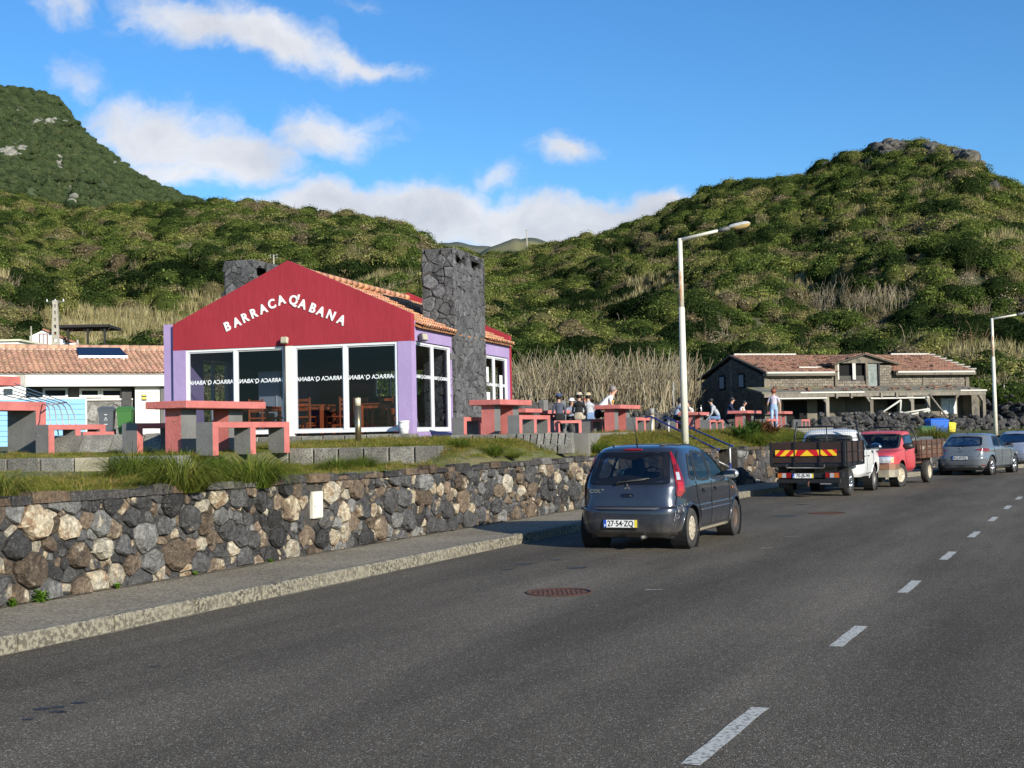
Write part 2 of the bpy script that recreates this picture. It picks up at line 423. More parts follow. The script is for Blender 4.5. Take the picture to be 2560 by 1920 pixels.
# kerb stones
m, t, b = newmat('kerb_concrete'); MATS['kerb_concrete'] = m
oi = t.add('ShaderNodeObjectInfo').outputs['Random']; tc = t.vmath('ADD', t.add('ShaderNodeTexCoord').outputs['Object'], t.scale(t.add('ShaderNodeCombineXYZ', i0=oi, i1=oi, i2=oi).outputs[0], (37, 51, 13)))
nz = t.noise(tc, 22, 4, .75)
c = t.mix(t.mr(nz, .46, .54), (.055,.049,.037), (.27,.243,.18))
c = t.mix(t.mr(t.noise(tc, 2.2, 5, .6), .35, .65, 0, .6), c, (.24,.215,.16))
t.put(b.inputs['Base Color'], c); b.inputs['Roughness'].default_value = .92
bn = t.add('ShaderNodeBump'); bn.inputs['Distance'].default_value = .01; t.put(bn.inputs['Height'], nz); t.put(b.inputs['Normal'], bn.outputs[0])
kerb = bpy.data.objects.new('kerb', None); COL.objects.link(kerb); kerb['kind'] = 'structure'
me = MB().box(-.60, .60, -.075, .075, -.12, .15, bev=.016).mesh('kerb_stone', MATS['kerb_concrete'])
u = .7
while u < 75:
    L = 1.19 + R_.uniform(-.02, .02); p, d, n = wallp(u + L/2); c2 = p + n*(SWW-.075)
    mkobj('kerb_stone', me, kerb, (c2.x, c2.y, R_.uniform(-.004, .004)), (R_.uniform(-.006,.006), 0, math.atan2(d.y, d.x)), (L/1.215, 1, 1)); u += L
def edge_strip(name, off, w0, w1, z, mat_, side):
    mb = MB(); v = []; rr_ = random.Random(len(name))
    for u in np.arange(1, 75, .12):
        p, d, n = wallp(u); wd = w0 + (w1-w0)*max(0, float(fbm(u, 1, .9, 3, 5))*.8+.45)*rr_.uniform(.7, 1.2); a = p + n*off; b_ = p + n*(off+side*wd); v += [(a.x, a.y, z), (b_.x, b_.y, z)]
    k = len(v)//2; mb.add(v, [(2*i, 2*i+1, 2*i+3, 2*i+2) for i in range(k-1)]); struct(name, mb, mat_)
edge_strip('gutter', SWW, .015, .11, .004, MATS['kerb_concrete'], 1)
edge_strip('soil_strip', .02, .02, .16, SWZ+.014, pmat('gutter_soil', (.10,.075,.05), .95, (.17,.14,.10), ns=9, fine=.4, fs=90), 1)
# centre dashes
m, t, b = newmat('road_paint'); MATS['road_paint'] = m
tc = t.add('ShaderNodeTexCoord').outputs['Object']
wear = t.noise(tc, 30, 5, .75); c = t.mix(t.mr(wear, .50, .60), (.50,.49,.43), (.13,.125,.115))
t.put(b.inputs['Base Color'], c); b.inputs['Roughness'].default_value = .75
CA = G(1901, 1770); CB = G(2547, 1246); cd = (CB-CA).normalized(); cn = Vector((cd.y, -cd.x, 0)); LW = .112/2
clen = []
DASH = [((1712, 1912), (1901.5, 1770)), ((2081, 1636), (2169, 1565)), ((2265, 1494), (2306, 1452)), ((2362, 1407), (2388.5, 1380)),
        ((2427, 1349), (2443, 1330)), ((2473, 1308), (2484, 1292.6)), ((2509, 1277.5), (2517, 1266.5)), ((2540, 1254), (2546.5, 1246))]
kd = [((G(*a)-CA).dot(cd), (G(*b_)-CA).dot(cd)) for a, b_ in DASH]
a0 = kd[0][1]; per = (kd[5][1]-kd[0][1])/5; dl = .95
st_ = bpy.data.objects.new('centre_line', None); COL.objects.link(st_); st_['kind'] = 'structure'
dashme = {}
for k in range(-3, 12):
    e = a0 + per*k; L = 1.32 if k < 1 else 1.15
    if k == 0: L = kd[0][1]-kd[0][0]
    bend = 0 if e < 26 else .010*(e-26)**2
    mb = MB(); q = []
    for j in range(9):
        f = j/8*L - L
        for sgn in (-1, 1):
            pp = CA + cd*(e+f) + cn*(sgn*LW + bend + R_.uniform(-.006, .006)); q.append((pp.x, pp.y, .004))
    mb.add(q, [(2*j, 2*j+1, 2*j+3, 2*j+2) for j in range(8)])
    mb.build('dash', MATS['road_paint'], st_)
print('dash period', per, [round(b_-a_, 2) for a_, b_ in kd])
# faint remains of bay lines
mb = MB()
for (x, y, l, wd) in ((1608, 1476, .20, .05), (1898, 1371, .18, .05), (2115, 1233, .2, .05), (1480, 1515, .07, .03), (1960, 1342, .3, .03)):
    g = G(x, y); mb.add([(g.x, g.y, .004), (g.x+l, g.y+.02, .004), (g.x+l+.02, g.y+wd, .004), (g.x+.05, g.y+wd, .004)], [(0, 1, 2, 3)])
struct('faded_bay_marks', mb, MATS['road_paint'], label='faint worn white marks on the asphalt')

mb = MB(); rs = random.Random(4)
for (x, y, w_) in ((107, 1772, .05), (146, 1768, .04), (143, 1780, .035), (158, 1781, .025), (195, 1758, .04), (70, 1799, .035), (384, 1667, .03), (1310, 1410, .10), (1270, 1424, .06), (1445, 1420, .10), (1390, 1400, .08), (2010, 1262, .16), (1960, 1290, .2)):
    g = G(x, y); q = []
    for k in range(9): a = k*.698; rr = w_*rs.uniform(.6, 1.15); q.append((g.x+math.cos(a)*rr*1.5, g.y+math.sin(a)*rr, .0035))
    mb.add(q, [tuple(range(9))])
struct('tar_spots', mb, pmat('tar', (.018,.017,.016), .6, (.03,.028,.025), ns=9))
# ---- lawn behind the wall
def sm(a, b, x):
    k = min(1, max(0, (x-a)/(b-a))); return k*k*(3-2*k)
def t_step(s): return -11.86 + (3.61)*(1-sm(-.5, .3, s))
def lawn_z(x, y):
    q, u = wall_q(x, y); t_, s_ = bts(x, y)
    back = min(1.70, 1.54 + .0195*(t_+8.25))
    front = 1.20 + .012*q
    ts = t_step(s_)
    right = 1.20 + .42*sm(0, 4.2, q)
    if t_ > -3.3: right = max(right, 1.20 + .46*sm(0, 6, q))
    step = front if t_ < ts + .2 else back
    if s_ < -3.62: f_ = sm(ts-1.6, ts+1.2, t_); step = front*(1-f_) + back*f_
    if s_ < -4.4: right = 1.20 + (.40 if t_ < 2 else .42)*sm(0, 1.7 + max(0, (-s_-6)*.25), q)
    k = sm(-3.5, -5.0, s_) if s_ < -3.5 else 0
    z = step*(1-k) + right*k
    far = sm(.203, .235, x/max(y, 1)) if y > 30 else 0; z = z*(1-far) + (1.15 if q < 1.5 else .98)*far
    if s_ > -3.5 and t_ > -.3: z = min(z, 1.60)
    z += .02*float(fbm(x, y, .8, 2))
    return z
us = list(np.arange(.3, 20, .5)) + list(np.arange(20, 46, .25)) + list(np.arange(46, WLEN-1, 1.0))
qs = [0.22, .5, .8] + list(np.arange(1.0, 16, .2)) + list(np.arange(16, 60, 2.0))
mb = MB(); vs = []
for u in us:
    p, d, n = wallp(u)
    for q in qs:
        k = p - n*q; vs.append((k.x, k.y, lawn_z(k.x, k.y) if q > .3 else WTOP-.04))
nq = len(qs)
mb.add(vs, [(i*nq+j, (i+1)*nq+j, (i+1)*nq+j+1, i*nq+j+1) for i in range(len(us)-1) for j in range(nq-1)], 0, True)
m, t, b = newmat('turf'); MATS['turf'] = m
tc = t.add('ShaderNodeTexCoord').outputs['Object']
c = t.mix(t.mr(t.noise(tc, .8, 6, .65), .38, .62), (.12,.135,.030), (.19,.155,.08))
c = t.mix(t.mr(t.noise(tc, 24, 4, .7), .35, .7), c, (.09,.10,.028))
t.put(b.inputs['Base Color'], c); b.inputs['Roughness'].default_value = .95
o = struct('lawn', mb, m)

# ================================================================ hills
def interp_prof(prof):
    xs = np.array([p[0] for p in prof], float); ys = np.array([p[1] for p in prof], float)
    return lambda x: np.interp(x, xs, ys)
FRONT = interp_prof([(-2200,560),(-1400,500),(-700,440),(-300,440),(0,482),(174,530),(260,527),(324,512),(550,516),(637,506),(752,525),(868,540),(984,562),(1050,590),(1085,622),
 (1200,640),(1300,636),(1403,612),(1513,588),(1593,563),(1680,526),(1753,489),(1815,468),(1889,450),(1962,452),(2018,443),(2073,413),(2134,380),(2196,376),(2245,350),(2282,356),
 (2356,362),(2436,378),(2466,418),(2516,446),(2560,490),(2700,560),(2900,600),(3300,680),(4200,800),(5500,900)])
def d0f(x): return np.interp(x, [-2200, 0, 430, 900, 1250, 1800, 2300, 2600, 5500], [100, 100, 106, 122, 116, 122, 122, 118, 120])
def drf(x): return np.interp(x, [-2200, 0, 650, 1100, 1250, 1700, 2250, 2560, 5500], [430, 400, 350, 330, 370, 330, 300, 260, 300])
def elev(x, y): return np.arctan2((hor(x)-y), F0)
def hill_z(x, s):
    "height at column x (photo pixel azimuth), s = 0 foot .. 1 ridge"
    d0 = d0f(x); dr = drf(x); d = d0 + (dr-d0)*s
    zr = CAMZ + (hor(x)-FRONT(x))/F0*dr - 1.1; z0 = 1.6
    X = (x-1280)/F0*d
    g = np.clip(s, 0, 1)**1.06
    n = fbm(X, d, .018, 3, 2)*9.0 + fbm(X, d, .05, 3, 5)*2.6
    rid = np.abs(fbm(X+d*.45, d*.3, .03, 2, 9))*9.0
    w_ = np.clip(s*4, 0, 1)*np.clip((1-s)*3, 0, 1)
    z = z0 + (zr-z0)*g + (n - rid + 1)*w_
    z = np.where(s > 1, zr - (s-1)*(dr-d0)*.35, z)
    return X, d, z
xc = np.concatenate([np.arange(-2200, -100, 60), np.arange(-100, 2700, 10), np.arange(2700, 5500, 60)]).astype(float)
ss = np.concatenate([[-.55, -.3, -.12], np.linspace(0, 1, 70), [1.05, 1.15, 1.35, 1.8]])
mb = MB(); vv = []
for x in xc:
    X, d, z = hill_z(x, np.maximum(ss, 0)); dd = d0f(x) + (drf(x)-d0f(x))*ss
    dd = np.where(ss < 0, np.maximum(dd, 70), dd)
    z = np.where(ss < 0, .75 + .85*(1+ss/.55), z); XX = (x-1280)/F0*dd
    vv += list(zip(XX, dd, z))
n_ = len(ss)
mb.add(vv, [(i*n_+j, (i+1)*n_+j, (i+1)*n_+j+1, i*n_+j+1) for i in range(len(xc)-1) for j in range(n_-1)], 0, True)
m, t, b = newmat('hill_soil'); MATS['hill_soil'] = m
tc = t.add('ShaderNodeTexCoord').outputs['Object']
c = t.mix(t.mr(t.noise(tc, .05, 5, .6), .4, .6), (.045,.06,.018), (.12,.105,.05))
c = t.mix(t.mr(t.noise(tc, .7, 4, .7), .4, .6), c, (.03,.035,.014))
t.put(b.inputs['Base Color'], c); b.inputs['Roughness'].default_value = 1
struct('hills', mb, m)
# the high mountain on the left
MT = interp_prof([(-2600,330),(-1500,180),(-500,130),(-200,170),(0,203),(80,211),(145,228),(175,268),(210,313),(250,348),(275,368),(330,418),(350,428),(400,452),(480,484),(545,510),(640,548),(800,600),(1000,640),(1200,720)])
def mount(x, s):
    dr = 1050 + 60*np.sin(x*.01); d0 = 420; d = d0+(dr-d0)*s
    zr = CAMZ + (hor(x)-MT(x))/F0*dr - 2; X = (x-1280)/F0*d
    gul = (np.abs(fbm(X*1.0+d*.25, d*.12, .010, 3, 3))-.25)*95 + (np.abs(fbm(X*1.2+d*.2, d*.1, .03, 3, 13))-.2)*34 + fbm(X, d, .02, 4, 8)*14
    w_ = np.clip(s*2, 0, 1)*np.clip((1-s)*3.5, 0, 1)
    z = 10 + (zr-10)*np.clip(s, 0, 1)**1.25 - gul*w_
    z = np.where(s > 1, zr-(s-1)*400, z); return X, d, z
xm = np.concatenate([np.arange(-2600, -60, 60), np.arange(-60, 1200, 9)]).astype(float); s2 = np.concatenate([np.linspace(0, 1, 80), [1.1, 1.4]])
mb = MB(); vv = []
for x in xm: X, d, z = mount(x, s2); vv += list(zip(X, d, z))
n_ = len(s2)
mb.add(vv, [(i*n_+j, (i+1)*n_+j, (i+1)*n_+j+1, i*n_+j+1) for i in range(len(xm)-1) for j in range(n_-1)], 0, True)
m, t, b = newmat('mountain_cover'); MATS['mountain_cover'] = m
tc = t.add('ShaderNodeTexCoord').outputs['Object']
c = t.mix(t.mr(t.noise(tc, .02, 6, .65), .35, .65), (.045,.075,.025), (.10,.13,.05))
c = t.mix(t.mr(t.noise(tc, .16, 4, .7), .4, .62), c, (.022,.038,.016))
rk = t.noise(t.scale(tc, (1, 1, 2.2)), .014, 6, .7)
c = t.mix(t.mr(rk, .63, .66, 0, .8), c, (.32,.30,.26))
t.put(b.inputs['Base Color'], c); b.inputs['Roughness'].default_value = 1
struct('mountain', mb, m)
# bare far hills in the gap
for (prof, dr, name, colr) in (([(700,660),(950,640),(1080,603),(1110,598),(1150,597),(1190,602),(1260,615),(1400,640)], 1700, 'far_hill', (.12,.12,.085)),
                         ([(1150,650),(1240,607),(1290,588),(1325,584),(1355,587),(1390,600),(1450,618),(1600,650)], 1500, 'far_hill', (.17,.16,.075))):
    pr = interp_prof(prof); mb = MB(); vv = []; xs = np.arange(prof[0][0], prof[-1][0]+1, 10).astype(float); sg = np.linspace(0, 1.2, 14)
    for x in xs:
        for s in sg:
            d = dr*(.8+.2*s); zr = CAMZ+(hor(x)-pr(x))/F0*dr; z = zr*min(s, 1)**.7 - (max(s, 1)-1)*200 + float(fbm(x, s*60, .03, 3))*3
            vv.append(((x-1280)/F0*d, d, z))
    n_ = len(sg); mb.add(vv, [(i*n_+j, (i+1)*n_+j, (i+1)*n_+j+1, i*n_+j+1) for i in range(len(xs)-1) for j in range(n_-1)], 0, True)
    struct(name, mb, pmat('far_hill_%d' % dr, colr, 1, (.06,.075,.05), ns=.02, lo=.4, hi=.6))
# ================================================================ VEGETATION
def leafmat(name, stops, patch=.02, transl=.25, rough=.75, amp=.35):
    m, t, b = newmat(name); MATS[name] = m
    oi = t.add('ShaderNodeObjectInfo'); a = t.add('ShaderNodeAttribute', attribute_name='tint')
    nz = t.noise(oi.outputs['Location'], patch, 3, .6)
    k = t.math('ADD', t.math('MULTIPLY', oi.outputs['Random'], .85), t.math('MULTIPLY', t.mr(nz, .3, .7), .15))
    c = t.ramp(k, stops); c = t.mix(1.0, c, a.outputs['Color'], 'MULTIPLY')
    df = t.add('ShaderNodeBsdfDiffuse', i0=c); tr = t.add('ShaderNodeBsdfTranslucent', i0=c)
    mx = t.add('ShaderNodeMixShader', i0=transl); t.l.new(df.outputs[0], mx.inputs[1]); t.l.new(tr.outputs[0], mx.inputs[2])
    t.l.new(mx.outputs[0], t.out.inputs[0]); return m
LG = leafmat('shrub_leaf', [(.12, (.028,.045,.016)), (.30, (.052,.080,.022)), (.46, (.104,.145,.036)), (.62, (.160,.188,.050)), (.78, (.22,.218,.074)), (.89, (.22,.18,.105)), (.97, (.15,.12,.07))])
LD = leafmat('dark_leaf', [(0, (.010,.020,.008)), (.5, (.020,.036,.012)), (1, (.038,.055,.018))])
LM = leafmat('mountain_leaf', [(.1, (.070,.100,.050)), (.5, (.100,.142,.064)), (.95, (.145,.178,.085))], patch=.006)  # lighter, greyer greens: the distance haze is put into the leaf colour
LB = leafmat('bare_twig', [(0, (.13,.10,.055)), (.5, (.21,.165,.105)), (1, (.34,.29,.21))], transl=0)
LR = leafmat('dry_cane', [(0, (.20,.17,.085)), (.5, (.30,.265,.14)), (1, (.40,.36,.22))], transl=.1)
LT = leafmat('pale_trunk', [(0, (.13,.105,.06)), (.5, (.24,.20,.13)), (1, (.40,.35,.25))], transl=0)
def rvec(r, s=1.0):
    while True:
        v = Vector((r.uniform(-1,1), r.uniform(-1,1), r.uniform(-1,1)))
        if 0.1 < v.length < 1: return v.normalized()*s
def bush_mesh(seed, n=400, leaf=.19, flat=.78, mat=LG, core=True):
    r = random.Random(seed); mb = MB()
    lob = [(Vector((r.uniform(-.5,.5), r.uniform(-.5,.5), r.uniform(.1,.5))), r.uniform(.30,.50)) for _ in range(6)] + [(Vector((0,0,.35)), .78), (Vector((0,0,.30)), .80)]
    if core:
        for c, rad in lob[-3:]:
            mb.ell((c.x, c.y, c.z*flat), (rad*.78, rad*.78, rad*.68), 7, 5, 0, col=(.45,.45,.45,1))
    for i in range(n):
        c, rad = r.choice(lob); d = rvec(r)
        if d.z < -.45: d.z = -d.z
        p = c + d*rad*r.uniform(.82, 1.08); p.z *= flat
        if p.z < 0: p.z *= -.3
        nn = (d + rvec(r, .48)).normalized(); x = nn.orthogonal().normalized(); y = nn.cross(x)
        a = r.uniform(0, 6.28); x, y = x*math.cos(a)+y*math.sin(a), y*math.cos(a)-x*math.sin(a)
        s = leaf*r.uniform(.5, 1.2); e = r.uniform(.35, .8)
        k = r.choice((.55, .8, 1.0, 1.25, 1.6))*r.uniform(.85, 1.15)
        mb.add([p-x*s*.5, p+y*s*e*.5, p+x*s*.5+nn*s*.15, p-y*s*e*.5], [(0, 1, 2, 3)], 0, False, (k, k*r.uniform(.92, 1.06), k*r.uniform(.7, 1.1), 1))
    return mb.mesh('shrub', mat)
def stick_mesh(seed, n=26, rad=1.0, hgt=1.0, th=.02, mat=LB, fork=3, spread=.35):
    r = random.Random(seed); mb = MB()
    def stick(p, d, L, th, lev):
        pts = [p]; q = p
        for k in range(3):
            d = (d + rvec(r, .16)).normalized(); q = q + d*L/3; pts.append(q)
        k = r.uniform(.7, 1.35); rr = [th, th*.85, th*.7, th*.45]
        mb.tube(pts, rr, 3, 0, (k, k, k, 1))
        if lev < fork-1:
            for _ in range(2 if (lev or fork == 2) else 3):
                j = r.randint(1, 3); stick(pts[j], (d + rvec(r, .55) + Vector((0,0,.25))).normalized(), L*.5, th*.6, lev+1)
    for i in range(n):
        a = r.uniform(0, 6.28); ra = rad*math.sqrt(r.random()); b = Vector((ra*math.cos(a), ra*math.sin(a), -.05))
        stick(b, Vector((r.uniform(-spread, spread), r.uniform(-spread, spread), 1)).normalized(), hgt*r.uniform(.6, 1), th*r.uniform(.7, 1.3), 0)
    return mb.mesh('twigs', mat)
def cane_mesh(seed, n=70, rad=1.0, hgt=1.0, wd=.022, mat=LR, lean=.18):
    r = random.Random(seed); mb = MB()
    for i in range(n):
        a = r.uniform(0, 6.28); ra = rad*math.sqrt(r.random()); p = Vector((ra*math.cos(a), ra*math.sin(a), -.05)); h = hgt*r.uniform(.55, 1.05)
        d = Vector((r.uniform(-lean, lean), r.uniform(-lean, lean), 1)).normalized(); sd = Vector((math.cos(a*3), math.sin(a*3), 0))*wd*r.uniform(.6, 1.3)
        m1 = p + d*h*.6; m2 = m1 + (d + rvec(r, .25)).normalized()*h*.4; k = r.uniform(.55, 1.45)
        mb.add([p-sd, p+sd, m1+sd, m1-sd, m2], [(0, 1, 2, 3), (3, 2, 4)], 0, False, (k, k*r.uniform(.93,1.05), k*r.uniform(.8,1.05), 1))
        if r.random() < .5:
            l = m1 + Vector((r.uniform(-1,1), r.uniform(-1,1), r.uniform(.1,.6)))*.16
            mb.add([m1-sd, m1+sd, l], [(0, 1, 2)], 0, False, (k, k, k*.8, 1))
    return mb.mesh('canes', mat)
def rock_mesh(seed, sub=2, rough=.35, mat=None, squash=.8):
    import bmesh
    r = random.Random(seed); bm = bmesh.new(); bmesh.ops.create_icosphere(bm, subdivisions=sub, radius=1)
    cuts = [(rvec(r), r.uniform(.55, .85)) for _ in range(9)]
    for v in bm.verts:
        for d, k in cuts:
            e = v.co.dot(d)
            if e > k: v.co -= d*(e-k)*.9
        v.co += rvec(r, rough*.12); v.co.z *= squash
    me = bpy.data.meshes.new('rock'); bm.to_mesh(me); bm.free()
    if mat: me.materials.append(mat)
    return me
def gn_scatter(name, pts, meshes, label=None, parent=None):
    "pts rows: x y z scale rot idx tilt ; one object that instances meshes on its points"
    col = bpy.data.collections.new(name + '_sources')
    for i, me in enumerate(meshes):
        o = bpy.data.objects.new('%s_source_%02d' % (name, i), me); col.objects.link(o)
    A = np.array(pts, dtype=np.float32); me = bpy.data.meshes.new(name); me.from_pydata([tuple(p) for p in A[:, :3]], [], [])
    for nm, k in (('scl', 3), ('rot', 4)):
        at = me.attributes.new(nm, 'FLOAT', 'POINT'); at.data.foreach_set('value', A[:, k])
    at = me.attributes.new('idx', 'INT', 'POINT'); at.data.foreach_set('value', A[:, 5].astype(np.int32))
    o = bpy.data.objects.new(name, me); COL.objects.link(o); o['kind'] = 'stuff'
    if label: o['label'] = label
    if parent is not None: o.parent = parent
    ng = bpy.data.node_groups.new(name, 'GeometryNodeTree')
    ng.interface.new_socket('Geometry', in_out='INPUT', socket_type='NodeSocketGeometry'); ng.interface.new_socket('Geometry', in_out='OUTPUT', socket_type='NodeSocketGeometry')
    N = ng.nodes; L = ng.links; gi = N.new('NodeGroupInput'); go = N.new('NodeGroupOutput')
    ip = N.new('GeometryNodeInstanceOnPoints'); ci = N.new('GeometryNodeCollectionInfo'); ci.inputs['Collection'].default_value = col
    ci.inputs['Separate Children'].default_value = True; ci.inputs['Reset Children'].default_value = True
    def na(n, ty):
        a = N.new('GeometryNodeInputNamedAttribute'); a.data_type = ty; a.inputs['Name'].default_value = n; return a.outputs['Attribute']
    cx = N.new('ShaderNodeCombineXYZ'); L.new(na('rot', 'FLOAT'), cx.inputs[2]); e2r = N.new('FunctionNodeEulerToRotation'); L.new(cx.outputs[0], e2r.inputs[0])
    L.new(gi.outputs[0], ip.inputs['Points']); L.new(ci.outputs[0], ip.inputs['Instance']); ip.inputs['Pick Instance'].default_value = True
    L.new(na('idx', 'INT'), ip.inputs['Instance Index']); L.new(e2r.outputs[0], ip.inputs['Rotation']); L.new(na('scl', 'FLOAT'), ip.inputs['Scale'])
    L.new(ip.outputs[0], go.inputs[0])
    md = o.modifiers.new('scatter', 'NODES'); md.node_group = ng
    return o
ROCKM = pmat('hill_rock', (.035,.032,.028), .95, (.12,.11,.09), ns=1.2, bump=.15, bs=3)
bushes = [bush_mesh(i, 1300, .088) for i in range(5)]
darks = [bush_mesh(20+i, 1100, .095, mat=LD) for i in range(2)]
bares = [bush_mesh(30, 520, .085, .8, LB, False), bush_mesh(31, 600, .07, .9, LB, False), stick_mesh(30, 9, .55, 1.0, .018, LB, 3, .35)]
canes = [cane_mesh(40+i, 170, 1.0, 1.0, .014, lean=.3) for i in range(3)]
trunks = [stick_mesh(50+i, 10, .8, 1.0, .0135, LT, 2, .10) for i in range(3)]
rocks = [rock_mesh(60+i, 2, .5, ROCKM) for i in range(3)]
IB, ID, IA, IC, IT, IR = 0, 5, 7, 10, 13, 16
def blob(x, y, cx, cy, rx, ry): return max(0.0, 1 - math.hypot((x-cx)/rx, (y-cy)/ry))
rng = np.random.default_rng(5)
def s_ridge(x, s): return s > .93
pts = []
N = 27000
xs = rng.uniform(-260, 2860, N); sv = rng.uniform(0, 1, N)**.86 * 1.03
X, D, Z = hill_z(xs, sv)
nz1 = fbm(X, D, .045, 3, 21); nz2 = fbm(X, D, .16, 2, 31)
for i in range(N):
    x = xs[i]; d = D[i]; z = Z[i]; r = R_
    # thin out where columns are narrow (near)
    if r.random() > (d/330.0)**1.0 + .15: continue
    y = hor(x) - (z-CAMZ)/d*F0; n1 = nz1[i]; n2 = nz2[i]
    w_can = 2.0*blob(x, y, 260, 830, 330, 85) + 1.5*blob(x, y, 540, 770, 120, 60) + 1.0*blob(x, y, 2500, 620, 150, 150) + .65*blob(x, y, 1700, 500, 200, 40) + .7*blob(x, y, 1480, 545, 160, 30) + 1.6*blob(x, y, 2470, 910, 200, 70) + 1.3*blob(x, y, 960, 715, 120, 40) + .8*blob(x, y, 1950, 850, 150, 60)
    w_bare = 1.5*blob(x, y, 2180, 770, 280, 55) + 1.0*blob(x, y, 1380, 640, 130, 40) + .8*blob(x, y, 2200, 470, 260, 130) + 1.0*blob(x, y, 430, 625, 140, 35) + .6*blob(x, y, 520, 545, 100, 20) + .7*blob(x, y, 2000, 620, 400, 50) + .5*blob(x, y, 1800, 700, 500, 100) + .7*blob(x, y, 120, 700, 160, 60) + .8*blob(x, y, 60, 830, 120, 60)
    w_dark = 1.3*blob(x, y, 2400, 850, 330, 90) + .8*blob(x, y, 1500, 790, 500, 70) + .9*blob(x, y, 1850, 470, 170, 60) + .6*blob(x,y,300,720,300,60)
    w_rock = 2.6*blob(x, y, 2240, 365, 62, 45) + 1.8*blob(x, y, 2350, 372, 35, 25) + 2.2*blob(x, y, 2440, 388, 42, 42) + 1.5*blob(x, y, 2080, 412, 30, 30) + 1.6*blob(x, y, 2500, 470, 25, 30)
    jit = r.uniform(-.28, .28)
    zz = z - .25
    if w_rock + jit*.5 > .75: pts.append((X[i], d, z, r.uniform(1.5, 3.4), r.uniform(0, 6.28), IR+r.randrange(3), 0)); continue
    if w_can + n1*.35 + jit > .80 or (n1 > .30 and jit > (.14 if x < 1400 else .08)):
        h = r.uniform(1.5, 2.7); pts.append((X[i], d, zz, h, r.uniform(0, 6.28), IC+r.randrange(3), 0))
        if r.random() < .7: pts.append((X[i]+r.uniform(-2,2), d+r.uniform(-2,2), zz, h*.8, r.uniform(0, 6.28), IC+r.randrange(3), 0))
        if r.random() < .35: pts.append((X[i], d+1.5, zz, r.uniform(1.2, 2.2), r.uniform(0, 6.28), IB+r.randrange(5), 0))
        continue
    if s_ridge(x, sv[i]): w_bare *= .2
    if w_bare + n2*.4 + jit > .68 or (n2 > .02 and jit > .06):
        pts.append((X[i], d, zz, r.uniform(1.0, 2.6)*(1.35 if y > 700 and w_bare > .9 else 1), r.uniform(0, 6.28), (IA if w_bare < .9 or y < 700 else IT)+r.randrange(3), 0))
        if r.random() < .7: pts.append((X[i], d+2, zz, r.uniform(1.4, 2.4), r.uniform(0, 6.28), IB+r.randrange(5), 0))
        continue
    if w_dark + n1*.6 + jit > .50 or (n2 < -.30 and jit > 0): pts.append((X[i], d, zz, r.uniform(1.8, 3.6), r.uniform(0, 6.28), ID+r.randrange(2), 0)); continue
    s_ = r.choice((.8, 1.1, 1.5, 2.2, 3.4))*r.uniform(.85, 1.2)*(1+.4*max(0, n1))*(.75+.35*d/330)
    pts.append((X[i], d, zz, s_, r.uniform(0, 6.28), IB+r.randrange(5), 0))
# ridge line bushes for a rough outline
for x in np.arange(-200, 2800, 7.0):
    if 1080 < x < 1400 and R_.random() < .6: continue
    s = 1.0 + R_.uniform(-.03, .012); a, d, z = hill_z(np.array([x]), np.array([s]))
    pts.append((a[0], d[0], z[0]-.2, R_.uniform(.9, 2.6), R_.uniform(0, 6.28), R_.choice([0,1,2,3,4,5,6,5,6]), 0))
for (cx, w_, n) in ((2238, 46, 26), (2210, 26, 10), (2350, 20, 8), (2438, 26, 14), (2085, 14, 5), (2505, 12, 6)):
    for _ in range(n):
        x = cx + R_.uniform(-w_, w_); s = R_.uniform(.94, 1.0); a, d, z = hill_z(np.array([x]), np.array([s])); pts.append((a[0], d[0], z[0]+R_.uniform(-.2, 2.6)*(1-abs(x-cx)/w_), R_.uniform(1.2, 2.6), R_.uniform(0, 6.28), IR+R_.randrange(3), 0))
for _ in range(70):
    x = R_.uniform(150, 430); s = R_.uniform(.12, .20); a, d, z = hill_z(np.array([x]), np.array([s])); pts.append((a[0], d[0], z[0]-.2, R_.uniform(1.4, 2.8), R_.uniform(0, 6.28), ID+R_.randrange(2), 0))
gn_scatter('hillside_shrubs', pts, bushes+darks+bares+canes+trunks+rocks, 'dense green and brown shrubs covering the hillsides')
print('hill pts', len(pts))
# the high mountain
pts = []
N = 17000; xs = rng.uniform(-120, 640, N); sv = rng.uniform(.3, 1, N); X, D, Z = mount(xs, sv)
mb_ = [bush_mesh(70+i, 700, .10, mat=LM) for i in range(3)]
for i in range(N):
    r = R_; y = hor(xs[i]) - (Z[i]-CAMZ)/D[i]*F0
    w_rock = 2.2*blob(xs[i], y, 40, 375, 70, 26) + 2.0*blob(xs[i], y, 130, 300, 90, 14) + 1.6*blob(xs[i], y, 300, 405, 40, 16) + 1.8*blob(xs[i], y, 150, 400, 16, 50) + 1.8*blob(xs[i], y, 185, 480, 16, 45)
    if w_rock + r.uniform(-.3, .3) > 1.0: pts.append((X[i], D[i], Z[i], r.uniform(1.2, 3.0), r.uniform(0, 6.28), 3+r.randrange(2), 0)); pts.append((X[i]+4, D[i]+3, Z[i]-1, r.uniform(2, 4), 1, r.randrange(3), 0)); continue
    if r.random() < .85: pts.append((X[i], D[i], Z[i]-1, r.choice((2, 2.6, 3.4, 4.6))*r.uniform(.8, 1.2), r.uniform(0, 6.28), r.randrange(3), 0))
pale = pmat('mountain_rock', (.32,.31,.27), .95, (.12,.12,.10), ns=.6)
gn_scatter('mountain_shrubs', pts, mb_ + [rock_mesh(80+i, 2, .5, pale) for i in range(2)], 'green scrub and pale rock outcrops on the high mountain')
